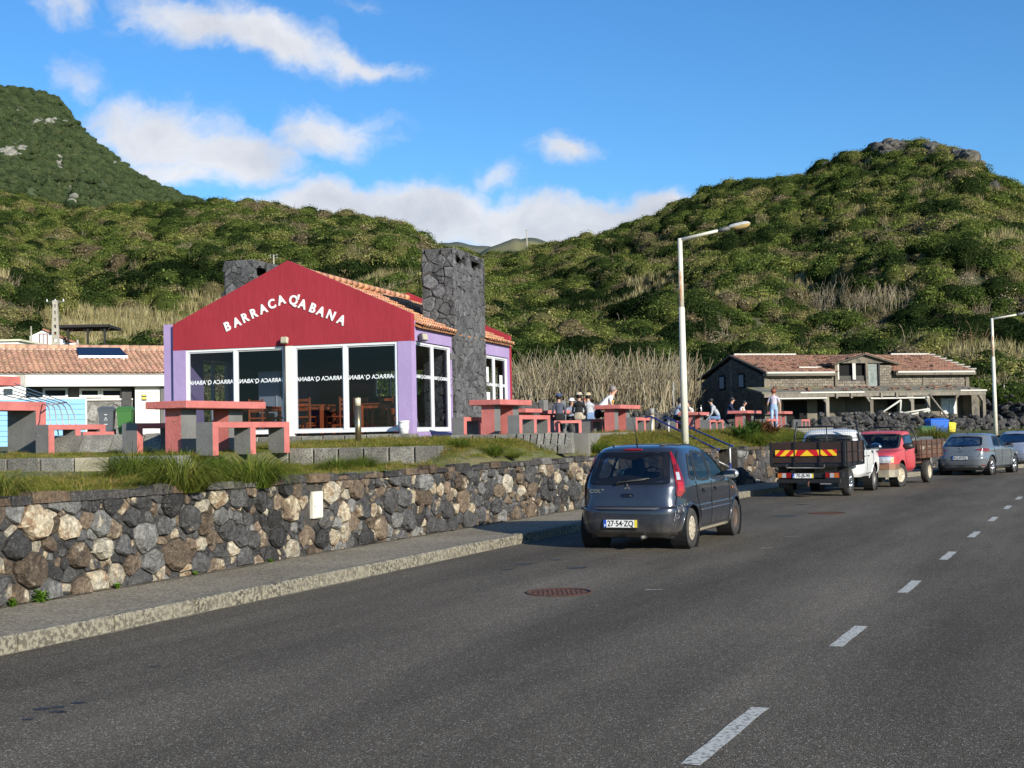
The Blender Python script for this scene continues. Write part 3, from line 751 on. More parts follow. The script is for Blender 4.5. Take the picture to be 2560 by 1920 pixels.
# pale reed and bare trunk belt at the foot of the hill behind the tables
pts = []
for i in range(3000):
    x = R_.uniform(1255, 2700) if R_.random() < .9 else R_.uniform(-150, 1255); d = R_.uniform(103, 124)
    if 1635 < x < 2700: d = R_.uniform(124, 133)
    y = 900; inside = 1265 < x < 1742
    if not inside and R_.random() < .35: continue
    zb = .9 + (min(d, 120)-100)*.045
    if inside:
        k = IT-13 if R_.random() < .86 else 3
        pts.append(((x-1280)/F0*d, d, zb, (R_.uniform(3.0, 5.6)*(1.0 if 1330 < x < 1700 else .8) if k == 0 else R_.uniform(1.5, 2.6)), R_.uniform(0, 6.28), (R_.randrange(3) if k == 0 else 3+R_.randrange(3)), 0))
    else:
        pts.append(((x-1280)/F0*d, d, zb, R_.uniform(2.0, 3.8), R_.uniform(0, 6.28), R_.choice([0,1,2,4,6,7,6,7,6,7]), 0))
for i in range(420):
    x = R_.uniform(1255, 1700); d = R_.uniform(98, 106); pts.append(((x-1280)/F0*d, d, .9, R_.uniform(.7, 1.6)*(1.6 if x < 1400 else 1), R_.uniform(0, 6.28), R_.choice([6, 7, 3, 4]), 0))
for i in range(260):
    x = R_.uniform(1255, 1690); d = R_.uniform(108, 121); pts.append(((x-1280)/F0*d, d, 1.2, R_.uniform(1.2, 2.4), R_.uniform(0, 6.28), R_.choice([6, 7]), 0))
gn_scatter('reed_belt', pts, trunks+canes+[bushes[0], bushes[2]], 'belt of pale bare stems and reeds at the foot of the hill')
# ================================================================ STONE WALLS
def along(pxx, o, d):
    k = (pxx - W0/2)/F0
    # (o.x + d.x s)/(o.y + d.y s) = k
    return (k*o.y - o.x)/(d.x - k*d.y)
def clip(poly, nx, ny, c):
    "keep points with nx*x+ny*y <= c"
    out = []; n = len(poly)
    for i in range(n):
        a = poly[i]; b = poly[(i+1) % n]; da = nx*a[0]+ny*a[1]-c; db = nx*b[0]+ny*b[1]-c
        if da <= 0: out.append(a)
        if (da < 0 < db) or (db < 0 < da):
            t_ = da/(da-db); out.append((a[0]+(b[0]-a[0])*t_, a[1]+(b[1]-a[1])*t_))
    return out
def _wn(x, y, s):
    return math.sin(x*1.7+s*2.1+1.3*math.sin(y*2.3+s))*.5 + math.sin(y*4.1+x*2.9+s*5)*.35 + math.sin(x*7.3-y*5.1+s*3)*.2
def cells(u0, u1, v0, v1, sizes, seed=1, tries=1.0, asp=1.0, warp=.035):
    "packing of irregular stones: power diagram of seeds placed largest first. sizes: list of (radius, density per unit area)"
    r = random.Random(seed); S_ = []; g = {}; gs = max(s for s, _ in sizes)*2.05
    def near(x, y):
        i, j = int(x//gs), int(y//gs)
        for a in (-1, 0, 1):
            for b in (-1, 0, 1):
                for k in g.get((i+a, j+b), ()): yield k
    A = (u1-u0)*(v1-v0)
    for rad, dn in sizes:
        for _ in range(int(A*dn*tries)):
            x = r.uniform(u0, u1); y = r.uniform(v0, v1); rr = rad*r.uniform(.8, 1.15)
            if all((S_[k][0]-x)**2 + ((S_[k][1]-y)*asp)**2 > ((S_[k][2]+rr)*.86)**2 for k in near(x, y)):
                S_.append((x, y, rr)); g.setdefault((int(x//gs), int(y//gs)), []).append(len(S_)-1)
    out = []
    for i, (x, y, rr) in enumerate(S_):
        R = gs*1.25; p = [(max(u0, x-R), max(v0, y-R)), (min(u1, x+R), max(v0, y-R)), (min(u1, x+R), min(v1, y+R)), (max(u0, x-R), min(v1, y+R))]
        gi, gj = int(x//gs), int(y//gs); nb = []
        for a in (-1, 0, 1):
            for b in (-1, 0, 1):
                for k in g.get((gi+a, gj+b), ()):
                    if k != i: nb.append(k)
        for k in nb:
            X, Y, q = S_[k]; nx, ny = X-x, (Y-y)*asp*asp
            c = (X*X + Y*Y*asp*asp - x*x - y*y*asp*asp - q*q + rr*rr)/2
            p = clip(p, nx, ny, c)
            if len(p) < 3: break
        if len(p) >= 3:
            p = [(a+_wn(a*3.1, b_*3.1, 1)*warp, b_+_wn(a*3.1, b_*3.1, 2)*warp*(1 if v0+.03 < b_ < v1-.03 else 0)) for a, b_ in p]; out.append((x, y, rr, p))
    return out
def pshrink(p, g):
    "inset a convex polygon by g"
    n = len(p); ar = sum(p[i][0]*p[(i+1) % n][1]-p[(i+1) % n][0]*p[i][1] for i in range(n))
    if ar < 0: p = p[::-1]
    q = p
    for i in range(n):
        a, b = p[i], p[(i+1) % n]; dx, dy = b[0]-a[0], b[1]-a[1]; L = math.hypot(dx, dy)
        if L < 1e-6: continue
        nx, ny = dy/L, -dx/L; q = clip(q, nx, ny, nx*a[0]+ny*a[1]-g)
        if len(q) < 3: return None
    return q
def stone_into(mb, poly, mapf, h, r, col, back=.06, gap=.010):
    q = pshrink(poly, gap)
    if not q: return False
    # drop tiny edges, then cut the corners
    q = [q[i] for i in range(len(q)) if math.hypot(q[i][0]-q[i-1][0], q[i][1]-q[i-1][1]) > .012]
    if len(q) < 3: return False
    z = []
    for a, b in zip(q, q[1:]+q[:1]):
        k = r.uniform(.02, .13); z += [(a[0]*(1-k)+b[0]*k, a[1]*(1-k)+b[1]*k), (a[0]*k+b[0]*(1-k), a[1]*k+b[1]*(1-k))]
    cx = sum(p[0] for p in z)/len(z); cy = sum(p[1] for p in z)/len(z); n = len(z)
    ext = max(math.hypot(p[0]-cx, p[1]-cy) for p in z)
    z = [(cx+(p[0]-cx)*(1+r.uniform(-.07, .03)), cy+(p[1]-cy)*(1+r.uniform(-.07, .03))) for p in z]
    tx, ty = r.uniform(-.22, .22), r.uniform(-.22, .22)
    vs = [mapf(p[0], p[1], -back) for p in z] + [mapf(p[0], p[1], h*.42) for p in z]
    k1 = r.uniform(.76, .88)
    for p in z:
        X, Y = cx+(p[0]-cx)*k1, cy+(p[1]-cy)*k1
        vs.append(mapf(X, Y, h*(.92+r.uniform(-.14, .14)) + tx*(X-cx) + ty*(Y-cy)))
    vs.append(mapf(cx+r.uniform(-.2,.2)*ext*.3, cy+r.uniform(-.2,.2)*ext*.3, h*r.uniform(.95, 1.12)))
    fs = []
    for i in range(n):
        j = (i+1) % n; fs += [(i, j, n+j, n+i), (n+i, n+j, 2*n+j, 2*n+i), (2*n+i, 2*n+j, 3*n)]
    mb.add(vs, fs, 0, False, col); return True
def stone_mat(name, bump=.02, bs=9, lightc=(.46,.40,.29), amt=.52, rust=(.20,.125,.07)):
    m, t, b = newmat(name); MATS[name] = m
    a = t.add('ShaderNodeAttribute', attribute_name='tint'); g = t.add('ShaderNodeNewGeometry').outputs['Position']
    off = t.vmath('ADD', g, t.scale(a.outputs['Color'], (90, 70, 110)))
    n1 = t.noise(off, 3.2, 7, .65, dist=.4); n2 = t.noise(off, 9, 6, .7)
    al = a.outputs['Alpha']                     # how much of the stone is pale crust
    c = t.mix(1.0, a.outputs['Color'], t.ramp(n2, [(.25, (.40,)*3), (.5, (1.0,)*3), (.75, (1.75,)*3)]), 'MULTIPLY')
    k = t.mr(t.math('ADD', n1, t.math('SUBTRACT', al, .5)), amt, amt+.09)
    crust = t.mix(t.mr(t.noise(off, 7, 5, .7), .42, .62), lightc, rust)
    c = t.mix(k, c, crust)
    c = t.mix(1.0, c, t.ramp(t.noise(off, 26, 5, .75), [(.3, (.5,)*3), (.5, (1.0,)*3), (.7, (1.6,)*3)]), 'MULTIPLY'); c = t.mix(t.mr(t.noise(off, 48, 3, .7), .62, .68, 0, .5), c, (.40,.38,.33))
    t.put(b.inputs['Base Color'], c); b.inputs['Roughness'].default_value = .88; b.inputs['Specular IOR Level'].default_value = .3
    bn = t.add('ShaderNodeBump'); bn.inputs['Distance'].default_value = bump; bn.inputs['Strength'].default_value = .9
    hgt = t.math('ADD', t.noise(off, bs, 7, .62), t.math('MULTIPLY', t.vor(off, bs*.8), .35))
    t.put(bn.inputs['Height'], hgt); t.put(b.inputs['Normal'], bn.outputs[0]); return m
WSM = stone_mat('wall_stone', .07, 8)
MORT = pmat('wall_core', (.035,.032,.028), .95, (.07,.06,.05), ns=6, bump=.02, bs=20)
def stone_tint(r):
    k = r.random()
    if k < .52: g = r.uniform(.028, .085); c = (g*1.0, g*.98, g*.98); al = r.uniform(.12, .52)
    elif k < .80: g = r.uniform(.055, .12); c = (g*1.35, g*1.0, g*.70); al = r.uniform(.3, .6)
    elif k < .90: g = r.uniform(.12, .20); c = (g, g*.98, g*.93); al = r.uniform(.2, .5)
    else: g = r.uniform(.22, .38); c = (g*1.08, g*.97, g*.76); al = r.uniform(.5, .72)
    return (*c, al)
U_A = wall_u_at(1790); U_B = wall_u_at(1838)
def wmap(u, z, h):
    p, d, n = wallp(u); q = p + n*h; return (q.x, q.y, z)
wall = thing('stone_retaining_wall', 'long retaining wall of dark and tan rubble stones behind the pavement', 'wall', (0, 0, 0))
mb = MB(); vs = []; uu = [u for u in np.arange(9, WLEN-1, .5)]
def wallcore(a, b):
    us_ = [a] + [u for u in uu if a < u < b] + [b]; vs = []
    for u in us_:
        for (h, z) in ((.0, SWZ-.1), (.0, WTOP-.07), (-.38, WTOP-.07), (-.38, .1)): vs.append(wmap(u, z, h))
    n = len(us_); fs = [(4*i+k, 4*(i+1)+k, 4*(i+1)+(k+1) % 4, 4*i+(k+1) % 4) for i in range(n-1) for k in range(4)]
    fs += [(3, 2, 1, 0), (4*n-4, 4*n-3, 4*n-2, 4*n-1)]; mb.add(vs, fs)
wallcore(9, U_A); wallcore(U_B, WLEN-1.5)
mb.build('wall_core', MORT, wall)
u_start = wall_u_at(-90)-.8
SZ = [(.20, 7), (.15, 20), (.105, 70), (.062, 240), (.04, 200)]
allst = []
for k, (a, b, sz) in enumerate(((u_start, wall_u_at(1490), SZ), (wall_u_at(1490), U_A, [(.2, 2), (.15, 8), (.10, 40)]), (U_B, WLEN-1.5, [(.23, 3), (.16, 12), (.11, 30)]))):
    for (x, y, rr, p) in cells(a, b, SWZ+.0, WTOP-.085, sz, 11+k, 1.0, 1.12): allst.append((x, y, rr, p))
UBX = wall_u_at(782); allst = [q for q in allst if not (abs(q[0]-UBX) < .15 and .62 < q[1] < 1.1)]
def scr(x, rr): p = wallp(x)[0]; return rr/p.y
allst.sort(key=lambda s: -scr(s[0], s[2]) + (10 if px((wallp(s[0])[0].x, wallp(s[0])[0].y, 1))[0] > 1470 else 0))
rest = MB(); r = random.Random(3); cnt = 0
for (x, y, rr, p) in allst:
    h = min(.11, rr*.55)*r.uniform(.55, 1.25)
    if cnt < 290:
        m1 = MB()
        if stone_into(m1, p, wmap, h, r, stone_tint(r), gap=.006): m1.build('stone', WSM, wall); cnt += 1
    else: stone_into(rest, p, wmap, h, r, stone_tint(r), gap=.006)
# flat cap stones along the top edge
u = u_start; capn = 0
while u < WLEN-2:
    L = r.uniform(.22, .62)
    if not (U_A-L < u < U_B):
        m1 = MB(); z0 = WTOP-.085+r.uniform(-.006, .006); z1 = WTOP+r.uniform(-.045, .04); f = r.uniform(.03, .075); q = [(u+.006, f), (u+L-.006, f+r.uniform(-.02, .02)), (u+L-.01, -.17), (u+.01, -.17)]
        vs = []
        for (a, h) in q: vs.append(wmap(a, z0, h))
        for (a, h) in q: vs.append(wmap(a+r.uniform(-.008, .008), z1+r.uniform(-.012, .012), h-.015))
        mm = u+L*r.uniform(.4, .6); vs += [wmap(mm, z0-.004, f+.02), wmap(mm, z1+.01, f)]
        fs = [(0, 8, 9, 4), (8, 1, 5, 9), (1, 2, 6, 5), (3, 0, 4, 7), (4, 9, 6, 7), (9, 5, 6)]
        tt = stone_tint(r)
        if cnt < 300 and False: pass
        rest.add(vs, fs, 0, False, (min(tt[0]*.8, .12), min(tt[1]*.75, .11), min(tt[2]*.7, .1), tt[3]*.6)); capn += 1
        z1b = z1
    u += L
o = rest.build('small_stones', WSM, wall, kind='stuff')
# second course of the cap behind, towards the lawn
mbx = MB(); u = u_start
while u < WLEN-2:
    L = r.uniform(.2, .5)
    if not (U_A-L < u < U_B):
        tt = stone_tint(r); vs = [wmap(u+.01, WTOP-.02+r.uniform(-.02,.02), -.18), wmap(u+L-.01, WTOP-.02+r.uniform(-.02,.02), -.18), wmap(u+L-.01, WTOP-.03, -.37), wmap(u+.01, WTOP-.03, -.37)]
        vs += [(a, b, c-.15) for a, b, c in vs]; mbx.add(vs, [(0, 1, 2, 3), (4, 5, 1, 0), (7, 3, 2, 6)], 0, False, (min(tt[0], .12), min(tt[1], .11), min(tt[2], .1), tt[3]*.7))
    u += L
mbx.build('cap_stones', WSM, wall, kind='stuff')
print('wall stones', len(allst), cnt, capn)
# meter box
ub = wall_u_at(782); p, d, n = wallp(ub); A = math.atan2(d.y, d.x)
zt = CAMZ + (hor(782)-1228)*p.y/F0; zb = CAMZ + (hor(782)-1295)*p.y/F0; wdt = 39*p.y/F0/ (abs(n.y)*1.0+.25)
bx = thing('meter_box', 'small white metal meter box set into the stone wall', 'meter box', (p.x+n.x*.035, p.y+n.y*.035, zb), A)
MB().box(-.13, .13, -.02, .10, 0, zt-zb, bev=.006).build('housing', pmat('cream_enamel', (.66,.63,.54), .5, (.58,.54,.44), ns=3), bx)
MB().box(-.115, .115, -.028, -.0202, .012, zt-zb-.012, bev=.003).build('door', pmat('white_enamel', (.72,.70,.64), .45, (.64,.60,.52), ns=4), bx)
MB().cyl((-.10, -.034, (zt-zb)*.45), (-.10, -.027, (zt-zb)*.45), .008).build('lock', pmat('rusty_steel', (.16,.07,.03), .8), bx)

# ---------------------------------------------------------------- concrete blocks that step the lawn
m, t, b = newmat('block_concrete'); MATS['block_concrete'] = m
oi = t.add('ShaderNodeObjectInfo').outputs['Random']; tc = t.vmath('ADD', t.add('ShaderNodeTexCoord').outputs['Object'], t.scale(t.add('ShaderNodeCombineXYZ', i0=oi, i1=oi, i2=oi).outputs[0], (31, 17, 53)))
c = t.mix(t.mr(t.noise(tc, 3, 6, .65), .35, .65), (.16,.15,.13), (.31,.295,.25))
c = t.mix(t.mr(t.noise(tc, 42, 3, .7), .48, .60), c, (.085,.08,.07))
c = t.mix(1.0, c, t.ramp(oi, [(0, (.75,)*3), (1, (1.25,)*3)]), 'MULTIPLY')
t.put(b.inputs['Base Color'], c); b.inputs['Roughness'].default_value = .92
bn = t.add('ShaderNodeBump'); bn.inputs['Distance'].default_value = .012; t.put(bn.inputs['Height'], t.noise(tc, 40, 4, .7)); t.put(b.inputs['Normal'], bn.outputs[0])
BLK = m; BLKW = pmat('pale_block', (.50,.44,.32), .9, (.38,.33,.24), ns=4, bump=.01)
BROT = math.atan2(-.282, .959)
def block_row(name, label, t0, s_from, s_to, L, z0, z1, dep=.42, skew=None, special=None, seed=1, rotz=None):
    "row of concrete blocks parallel to the restaurant front; s measured leftwards"
    r = random.Random(seed); ctr = BC + UB*t0 + WB*s_from
    o = thing(name, label, 'low wall', (ctr.x, ctr.y, 0), BROT); me = {}
    n = int(round((s_from-s_to)/L)); 
    for k in range(n):
        L0 = L-.022; z1k = z1 + r.uniform(-.008, .008); m1 = MB()
        if skew is None: m1.box(.011, L0, 0, dep, z0, z1k, bev=.012)
        else:
            e = .011; v = [(e, 0, z0), (L0, 0, z0), (L0+skew[1], skew[0], z1k), (e+skew[1], skew[0], z1k), (e, dep, z0), (L0, dep, z0), (L0+skew[1], dep, z1k), (e+skew[1], dep, z1k)]
            m1.add(v, [(0, 1, 2, 3), (3, 2, 6, 7), (1, 5, 6, 2), (4, 0, 3, 7), (5, 4, 7, 6)])
        q = m1.build('block', BLKW if (special and k in special) else BLK, o); q.location = (k*L, r.uniform(-.006, .006), 0)
    return o
block_row('block_kerb', 'low row of grey concrete blocks stepping the lawn in front of the glazed front', -8.25, .9, -3.6, .505, 1.22, 1.55, seed=2)
block_row('block_kerb', 'low row of weathered blocks with one pale cream block, left end of the lawn', -11.86, 4.2, -.4, .66, 1.26, 1.50, special=(4,), seed=3)
block_row('sloped_kerb', 'row of slanted concrete slabs at the left below the grey and green bins', -8.0, 4.9, 1.35, .71, 1.50, 1.90, dep=.45, skew=(.26, 0), seed=4)
block_row('sloped_kerb', 'short row of narrow slanted slabs beside the big grass tuft behind the dark car', -3.75, -3.75, -5.0, .155, 1.45, 1.745, dep=.35, skew=(.17, 0), seed=5)
block_row('block_kerb', 'dark row of long blocks edging the paved terrace by the nearer table', -3.55, -2.2, -3.76, .52, 1.45, 1.742, dep=.3, seed=6)
block_row('building_plinth', 'low rough concrete plinth under the glazed restaurant front', -.62, 6.9, -.2, .59, 1.55, 1.80, dep=.60, seed=7)
block_row('block_kerb', 'low footing course below the slanted slabs by the dark car', -3.98, -3.3, -5.1, .36, 1.30, 1.50, dep=.2, seed=8)
# paved terrace carrying the tables
m = pmat('terrace_concrete', (.24,.225,.19), .9, (.17,.16,.14), ns=1.2, bump=.006, bs=30, fine=.2, fs=60)
tp = [(1165, 30.3), (1468, 29.0), (1500, 33), (1600, 38.5), (1652, 43), (1760, 52), (1905, 59), (2075, 63), (2080, 84), (1320, 84), (1180, 47), (1100, 44.0)]
tq = [((x-1280)/F0*d, d) for x, d in tp]
tz = [1.722]*len(tq)
mb = MB(); n = len(tq); mb.add([(x, y, 1.722) for x, y in tq] + [(x, y, 1.05) for x, y in tq], [tuple(range(n))] + [(n+i, n+(i+1) % n, (i+1) % n, i) for i in range(n)])
struct('terrace', mb, m)
# steps through the wall
steps = thing('entrance_steps', 'concrete steps rising through the gap in the stone wall', 'steps', (0, 0, 0))
pa = wallp(U_A)[0]; pb = wallp(U_B)[0]; dn = -wallp((U_A+U_B)/2)[2]
for k in range(6):
    m1 = MB(); z = SWZ + .17*(k+1); a = pa + dn*(.05+.3*k); b_ = pb + dn*(.05+.3*k); a2 = pa + dn*2.6; b2 = pb + dn*2.6
    m1.add([(a.x, a.y, z-.20), (b_.x, b_.y, z-.20), (b_.x, b_.y, z), (a.x, a.y, z), (a2.x, a2.y, z), (b2.x, b2.y, z)], [(0, 1, 2, 3), (3, 2, 5, 4)])
    m1.build('step', BLK, steps)
mb = MB()
for pp, sg in ((pa, -1), (pb, 1)):
    dd = (pb-pa).normalized()*sg*.12; a = pp; b_ = pp + dn*2.4
    v = [(a.x, a.y, .1), (b_.x, b_.y, .1), (b_.x, b_.y, WTOP), (a.x, a.y, WTOP)]; v += [(x+dd.x, y+dd.y, z) for x, y, z in v]
    mb.add(v, [(0, 1, 2, 3), (7, 6, 5, 4), (3, 2, 6, 7), (0, 3, 7, 4)])
mb.build('side_wall', MORT, steps)

# ---------------------------------------------------------------- heaps of black boulders in front of the ruin
RKM = pmat('basalt', (.030,.028,.027), .9, (.085,.08,.075), ns=2.5, lo=.35, hi=.7, bump=.05, bs=6, rnd=.55, spots=(5, .60, (.20,.19,.175)))
rk = [rock_mesh(100+i, 1, .7, RKM, .85) for i in range(8)]
def heap(name, label, path, n, smin, smax, wid, nparts, top):
    o = thing(name, label, 'stone heap', (0, 0, 0)); r = random.Random(len(path)*7+n); rest = MB(); L = []
    for k in range(n):
        f = r.random()*(len(path)-1); i = min(int(f), len(path)-2); f -= i
        a, b_ = path[i], path[i+1]; x = a[0]+(b_[0]-a[0])*f; d = a[1]+(b_[1]-a[1])*f; zb = a[2]+(b_[2]-a[2])*f; zt = a[3]+(b_[3]-a[3])*f
        q = r.uniform(-1, 1); hh = (zt-zb)*(1-abs(q)**1.5)*r.uniform(.0, 1.0)
        if q > 0: hh *= .6
        L.append((Vector(((x-1280)/F0*d + r.uniform(-.2, .2), d + q*wid, zb+hh)), r.uniform(smin, smax)))
    L.sort(key=lambda e: e[0].y)
    core = MB(); 
    for a in path: 
        X = (a[0]-1280)/F0*a[1]; core.v += [(X, a[1]-wid*.8, a[2]-.3), (X, a[1]-wid*.1, a[2]+(a[3]-a[2])*.78), (X, a[1]+wid, a[2]-.3)]; core.c += [(1,1,1,1)]*3
    for i in range(len(path)-1):
        for k in (0, 1): core.f.append((3*i+k, 3*i+3+k, 3*i+4+k, 3*i+1+k)); core.mi.append(0); core.sm.append(False)
    core.build('core', RKM, o)
    for k, (p, s) in enumerate(L):
        rt = (r.uniform(-.7, .7), r.uniform(-.7, .7), r.uniform(0, 6.28)); sc = (s*r.uniform(.8, 1.3), s*r.uniform(.8, 1.2), s*r.uniform(.6, .95))
        if k < nparts: mkobj('stone', rk[r.randrange(8)], o, p, rt, sc)
        else:
            me = rk[r.randrange(8)]; Mx = Matrix.Translation(p) @ __import__('mathutils').Euler(rt).to_matrix().to_4x4() @ Matrix.Diagonal((*sc, 1))
            rest.add([Mx @ v.co for v in me.vertices], [tuple(q.vertices) for q in me.polygons])
    if rest.v: rest.build('small_stones', RKM, o, kind='stuff')
    return o
heap('boulder_heap', 'heaped bank of black lava boulders in front of the derelict house', [(1995, 84, 1.3, 1.9), (2060, 84, 1.2, 2.75), (2130, 86, 1.1, 2.8), (2210, 88, 1.05, 2.75), (2290, 89, 1.0, 2.6), (2400, 90, 1.0, 2.5), (2480, 92, 1.0, 2.45), (2600, 94, .9, 2.2)], 1500, .19, .42, 1.5, 300, 1)
heap('dry_stone_wall', 'low dry stone wall of grey rocks behind the far picnic tables', [(1560, 82, 1.6, 3.0), (1600, 82, 1.6, 3.15), (1680, 82, 1.5, 3.1), (1760, 84, 1.5, 2.6), (1995, 84, 1.4, 2.2)], 520, .16, .34, .9, 200, 1)
heap('dark_stone_bank', 'dark overgrown stone bank beyond the second street lamp', [(2440, 118, 1.0, 3.6), (2480, 116, 1.0, 4.1), (2560, 114, 1.0, 4.2), (2700, 112, 1.0, 4.2)], 420, .25, .5, 1.5, 200, 1)
# stone wall with grey posts behind the nearer tables
mbw = MB(); bw = thing('boundary_wall', 'low dark stone wall with grey concrete posts behind the picnic tables', 'wall', (0, 0, 0))
a = P(1296, 1000, 50); b_ = P(1500, 1000, 56); a.z = b_.z = 0; dd = (b_-a).normalized(); nn = Vector((dd.y, -dd.x, 0)); LL = (b_-a).length
def bmap(u, z, h): q = a + dd*u + nn*h; return (q.x, q.y, z)
MB().add([bmap(0, 1.6, 0), bmap(LL, 1.6, 0), bmap(LL, 2.95, 0), bmap(0, 2.95, 0), bmap(0, 1.6, -.3), bmap(LL, 1.6, -.3), bmap(LL, 2.95, -.3), bmap(0, 2.95, -.3)], [(0, 1, 2, 3), (3, 2, 6, 7), (1, 5, 6, 2), (4, 0, 3, 7)]).build('wall_core', MORT, bw)
r = random.Random(9)
for (x, y, rr, p) in cells(0, LL, 1.7, 2.95, [(.26, 3), (.18, 10)], 5):
    m1 = MB(); g = r.uniform(.035, .08)
    if stone_into(m1, p, bmap, .09, r, (g, g, g, .1), gap=.012): m1.build('stone', WSM, bw)
GRYP = pmat('grey_paint', (.17,.17,.165), .85, (.13,.13,.125), ns=5, bump=.004, bs=60)
for x in (1350, 1395, 1440):
    s = along(x, a, dd); m1 = MB(); q = a + dd*s + nn*.12; m1.box(-.17, .17, -.13, .13, 0, 1.35, bev=.01); k = m1.build('post', GRYP, bw); k.location = (q.x, q.y, 1.68); k.rotation_euler = (0, 0, math.atan2(dd.y, dd.x))
# ================================================================ RESTAURANT
WX = -WB; WX3 = Vector((WX.x, WX.y, 0)); UB3 = Vector((UB.x, UB.y, 0))
rest_o = thing('restaurant', 'purple and crimson restaurant with gabled glass front and two black stone chimneys', 'restaurant', (BC.x, BC.y, 0), BROT)
def fx(pxx, y=0.0):
    o = Vector((BC.x + UB.x*y, BC.y + UB.y*y)); return along(pxx, o, WX)        # local x on the plane local y
def sy(pxx, x=0.0):
    o = Vector((BC.x + WX.x*x, BC.y + WX.y*x)); return along(pxx, o, UB)        # local y on the plane local x
XL = -6.73; FZ = 1.87; BZ = 4.13; PLN = 8.87
m, t, b = newmat('purple_render'); MATS['purple_render'] = m
tc = t.add('ShaderNodeTexCoord').outputs['Object']
c = t.mix(t.mr(t.noise(tc, .9, 5, .6), .3, .7), (.315,.23,.435), (.385,.29,.505))
c = t.mix(t.mr(t.noise(t.scale(tc, (1, 1, .25)), 5, 5, .7), .6, .72, 0, .35), c, (.24,.17,.33))
t.put(b.inputs['Base Color'], c); b.inputs['Roughness'].default_value = .85
bn = t.add('ShaderNodeBump'); bn.inputs['Distance'].default_value = .012; t.put(bn.inputs['Height'], t.noise(tc, 5, 6, .6)); t.put(b.inputs['Normal'], bn.outputs[0])
PUR = m
m, t, b = newmat('crimson_render'); MATS['crimson_render'] = m
tc = t.add('ShaderNodeTexCoord').outputs['Object']
c = t.mix(t.mr(t.noise(tc, .7, 6, .65), .3, .7), (.275,.016,.027), (.345,.023,.037))
c = t.mix(t.mr(t.noise(t.scale(tc, (3, 1, .3)), 3, 5, .7), .58, .75, 0, .4), c, (.23,.014,.026))
t.put(b.inputs['Base Color'], c); b.inputs['Roughness'].default_value = .8
bn = t.add('ShaderNodeBump'); bn.inputs['Distance'].default_value = .015; t.put(bn.inputs['Height'], t.noise(t.scale(tc, (1.5, 1, .5)), 4, 5, .6)); t.put(b.inputs['Normal'], bn.outputs[0])
CRI = m
WHT = pmat('white_frame', (.78,.79,.80), .35, (.70,.71,.72), ns=4)
WREN = pmat('white_render', (.78,.76,.70), .85, (.66,.64,.58), ns=1.1, lo=.45, hi=.75, bump=.004, bs=30)
GLS = glass('window_glass', (.58,.62,.68), .012)
DARK = pmat('dark_inside', (.05,.05,.055), .9, (.07,.065,.06), ns=2)
x_l0, x_l1, x_r0, x_r1 = fx(464.5), fx(713), fx(732), fx(995)
# front: crimson gable
AP = -3.365
def gable(mbx, y0, y1, z0, off=0.0):
    pl = [(XL, z0), (0, z0), (0, 4.82+off), (AP, 6.34+off), (XL, 4.82+off)]
    mbx.prism(pl, lambda p: (p[0], y0, p[1]), lambda p: (p[0], y1, p[1]))
mb = MB(); gable(mb, 0, .24, BZ); mb.build('gable_wall', CRI, rest_o)
mb = MB(); mb.box(XL, x_l0, 0, .24, 1.72, BZ-.003); mb.build('corner_pier', PUR, rest_o); mb = MB(); mb.box(x_r1, 0, 0, .24, 1.72, BZ-.003); mb.build('corner_pier', PUR, rest_o)
mb = MB(); mb.box(x_l1+.02, x_r0-.0, -.004, .2, 1.80, BZ-.005); mb.build('white_column', WREN, rest_o)
mb = MB(); mb.cyl((x_l1-.005, -.03, 1.85), (x_l1-.005, -.03, BZ), .022, n=8); mb.build('drainpipe', pmat('dark_pipe', (.03,.03,.03), .5), rest_o)
# purple fin on the left
mb = MB(); mb.box(XL-.34, XL-.003, .10, .7, 1.6, 4.84); mb.build('side_fin', PUR, rest_o)
# side walls
y_a, y_b = sy(1041), sy(1130)
mb = MB(); mb.box(-.22, 0, .243, y_a, 1.72, BZ+.02); mb.box(-.22, 0, y_b+.02, 3.1, 1.72, BZ+.02); mb.box(-.22, 0, .243, 3.1, BZ+.02, 4.66); mb.box(-.22, 0, y_a, y_b+.02, 1.5, FZ-.03)
y_c, y_d = 5.80, sy(1272)
mb.build('side_wall', PUR, rest_o); mb = MB(); mb.box(-.22, 0, y_d+.001, PLN-.243, 1.72, BZ-.02); mb.box(-.22, 0, y_c, PLN-.243, BZ-.02, 4.66); mb.box(-.22, 0, y_c, y_d+.001, 1.5, FZ-.03)
mb.build('side_wall', PUR, rest_o)
mb = MB(); mb.box(XL, XL+.22, .243, 1.2, 1.72, 3.95); mb.build('side_wall', PUR, rest_o); MB().box(XL, XL+.22, 2.9, PLN-.243, 1.72, 3.95).build('side_wall', PUR, rest_o); MB().box(XL, XL+.22, .243, PLN-.243, 3.951, 4.66).build('side_wall', PUR, rest_o)
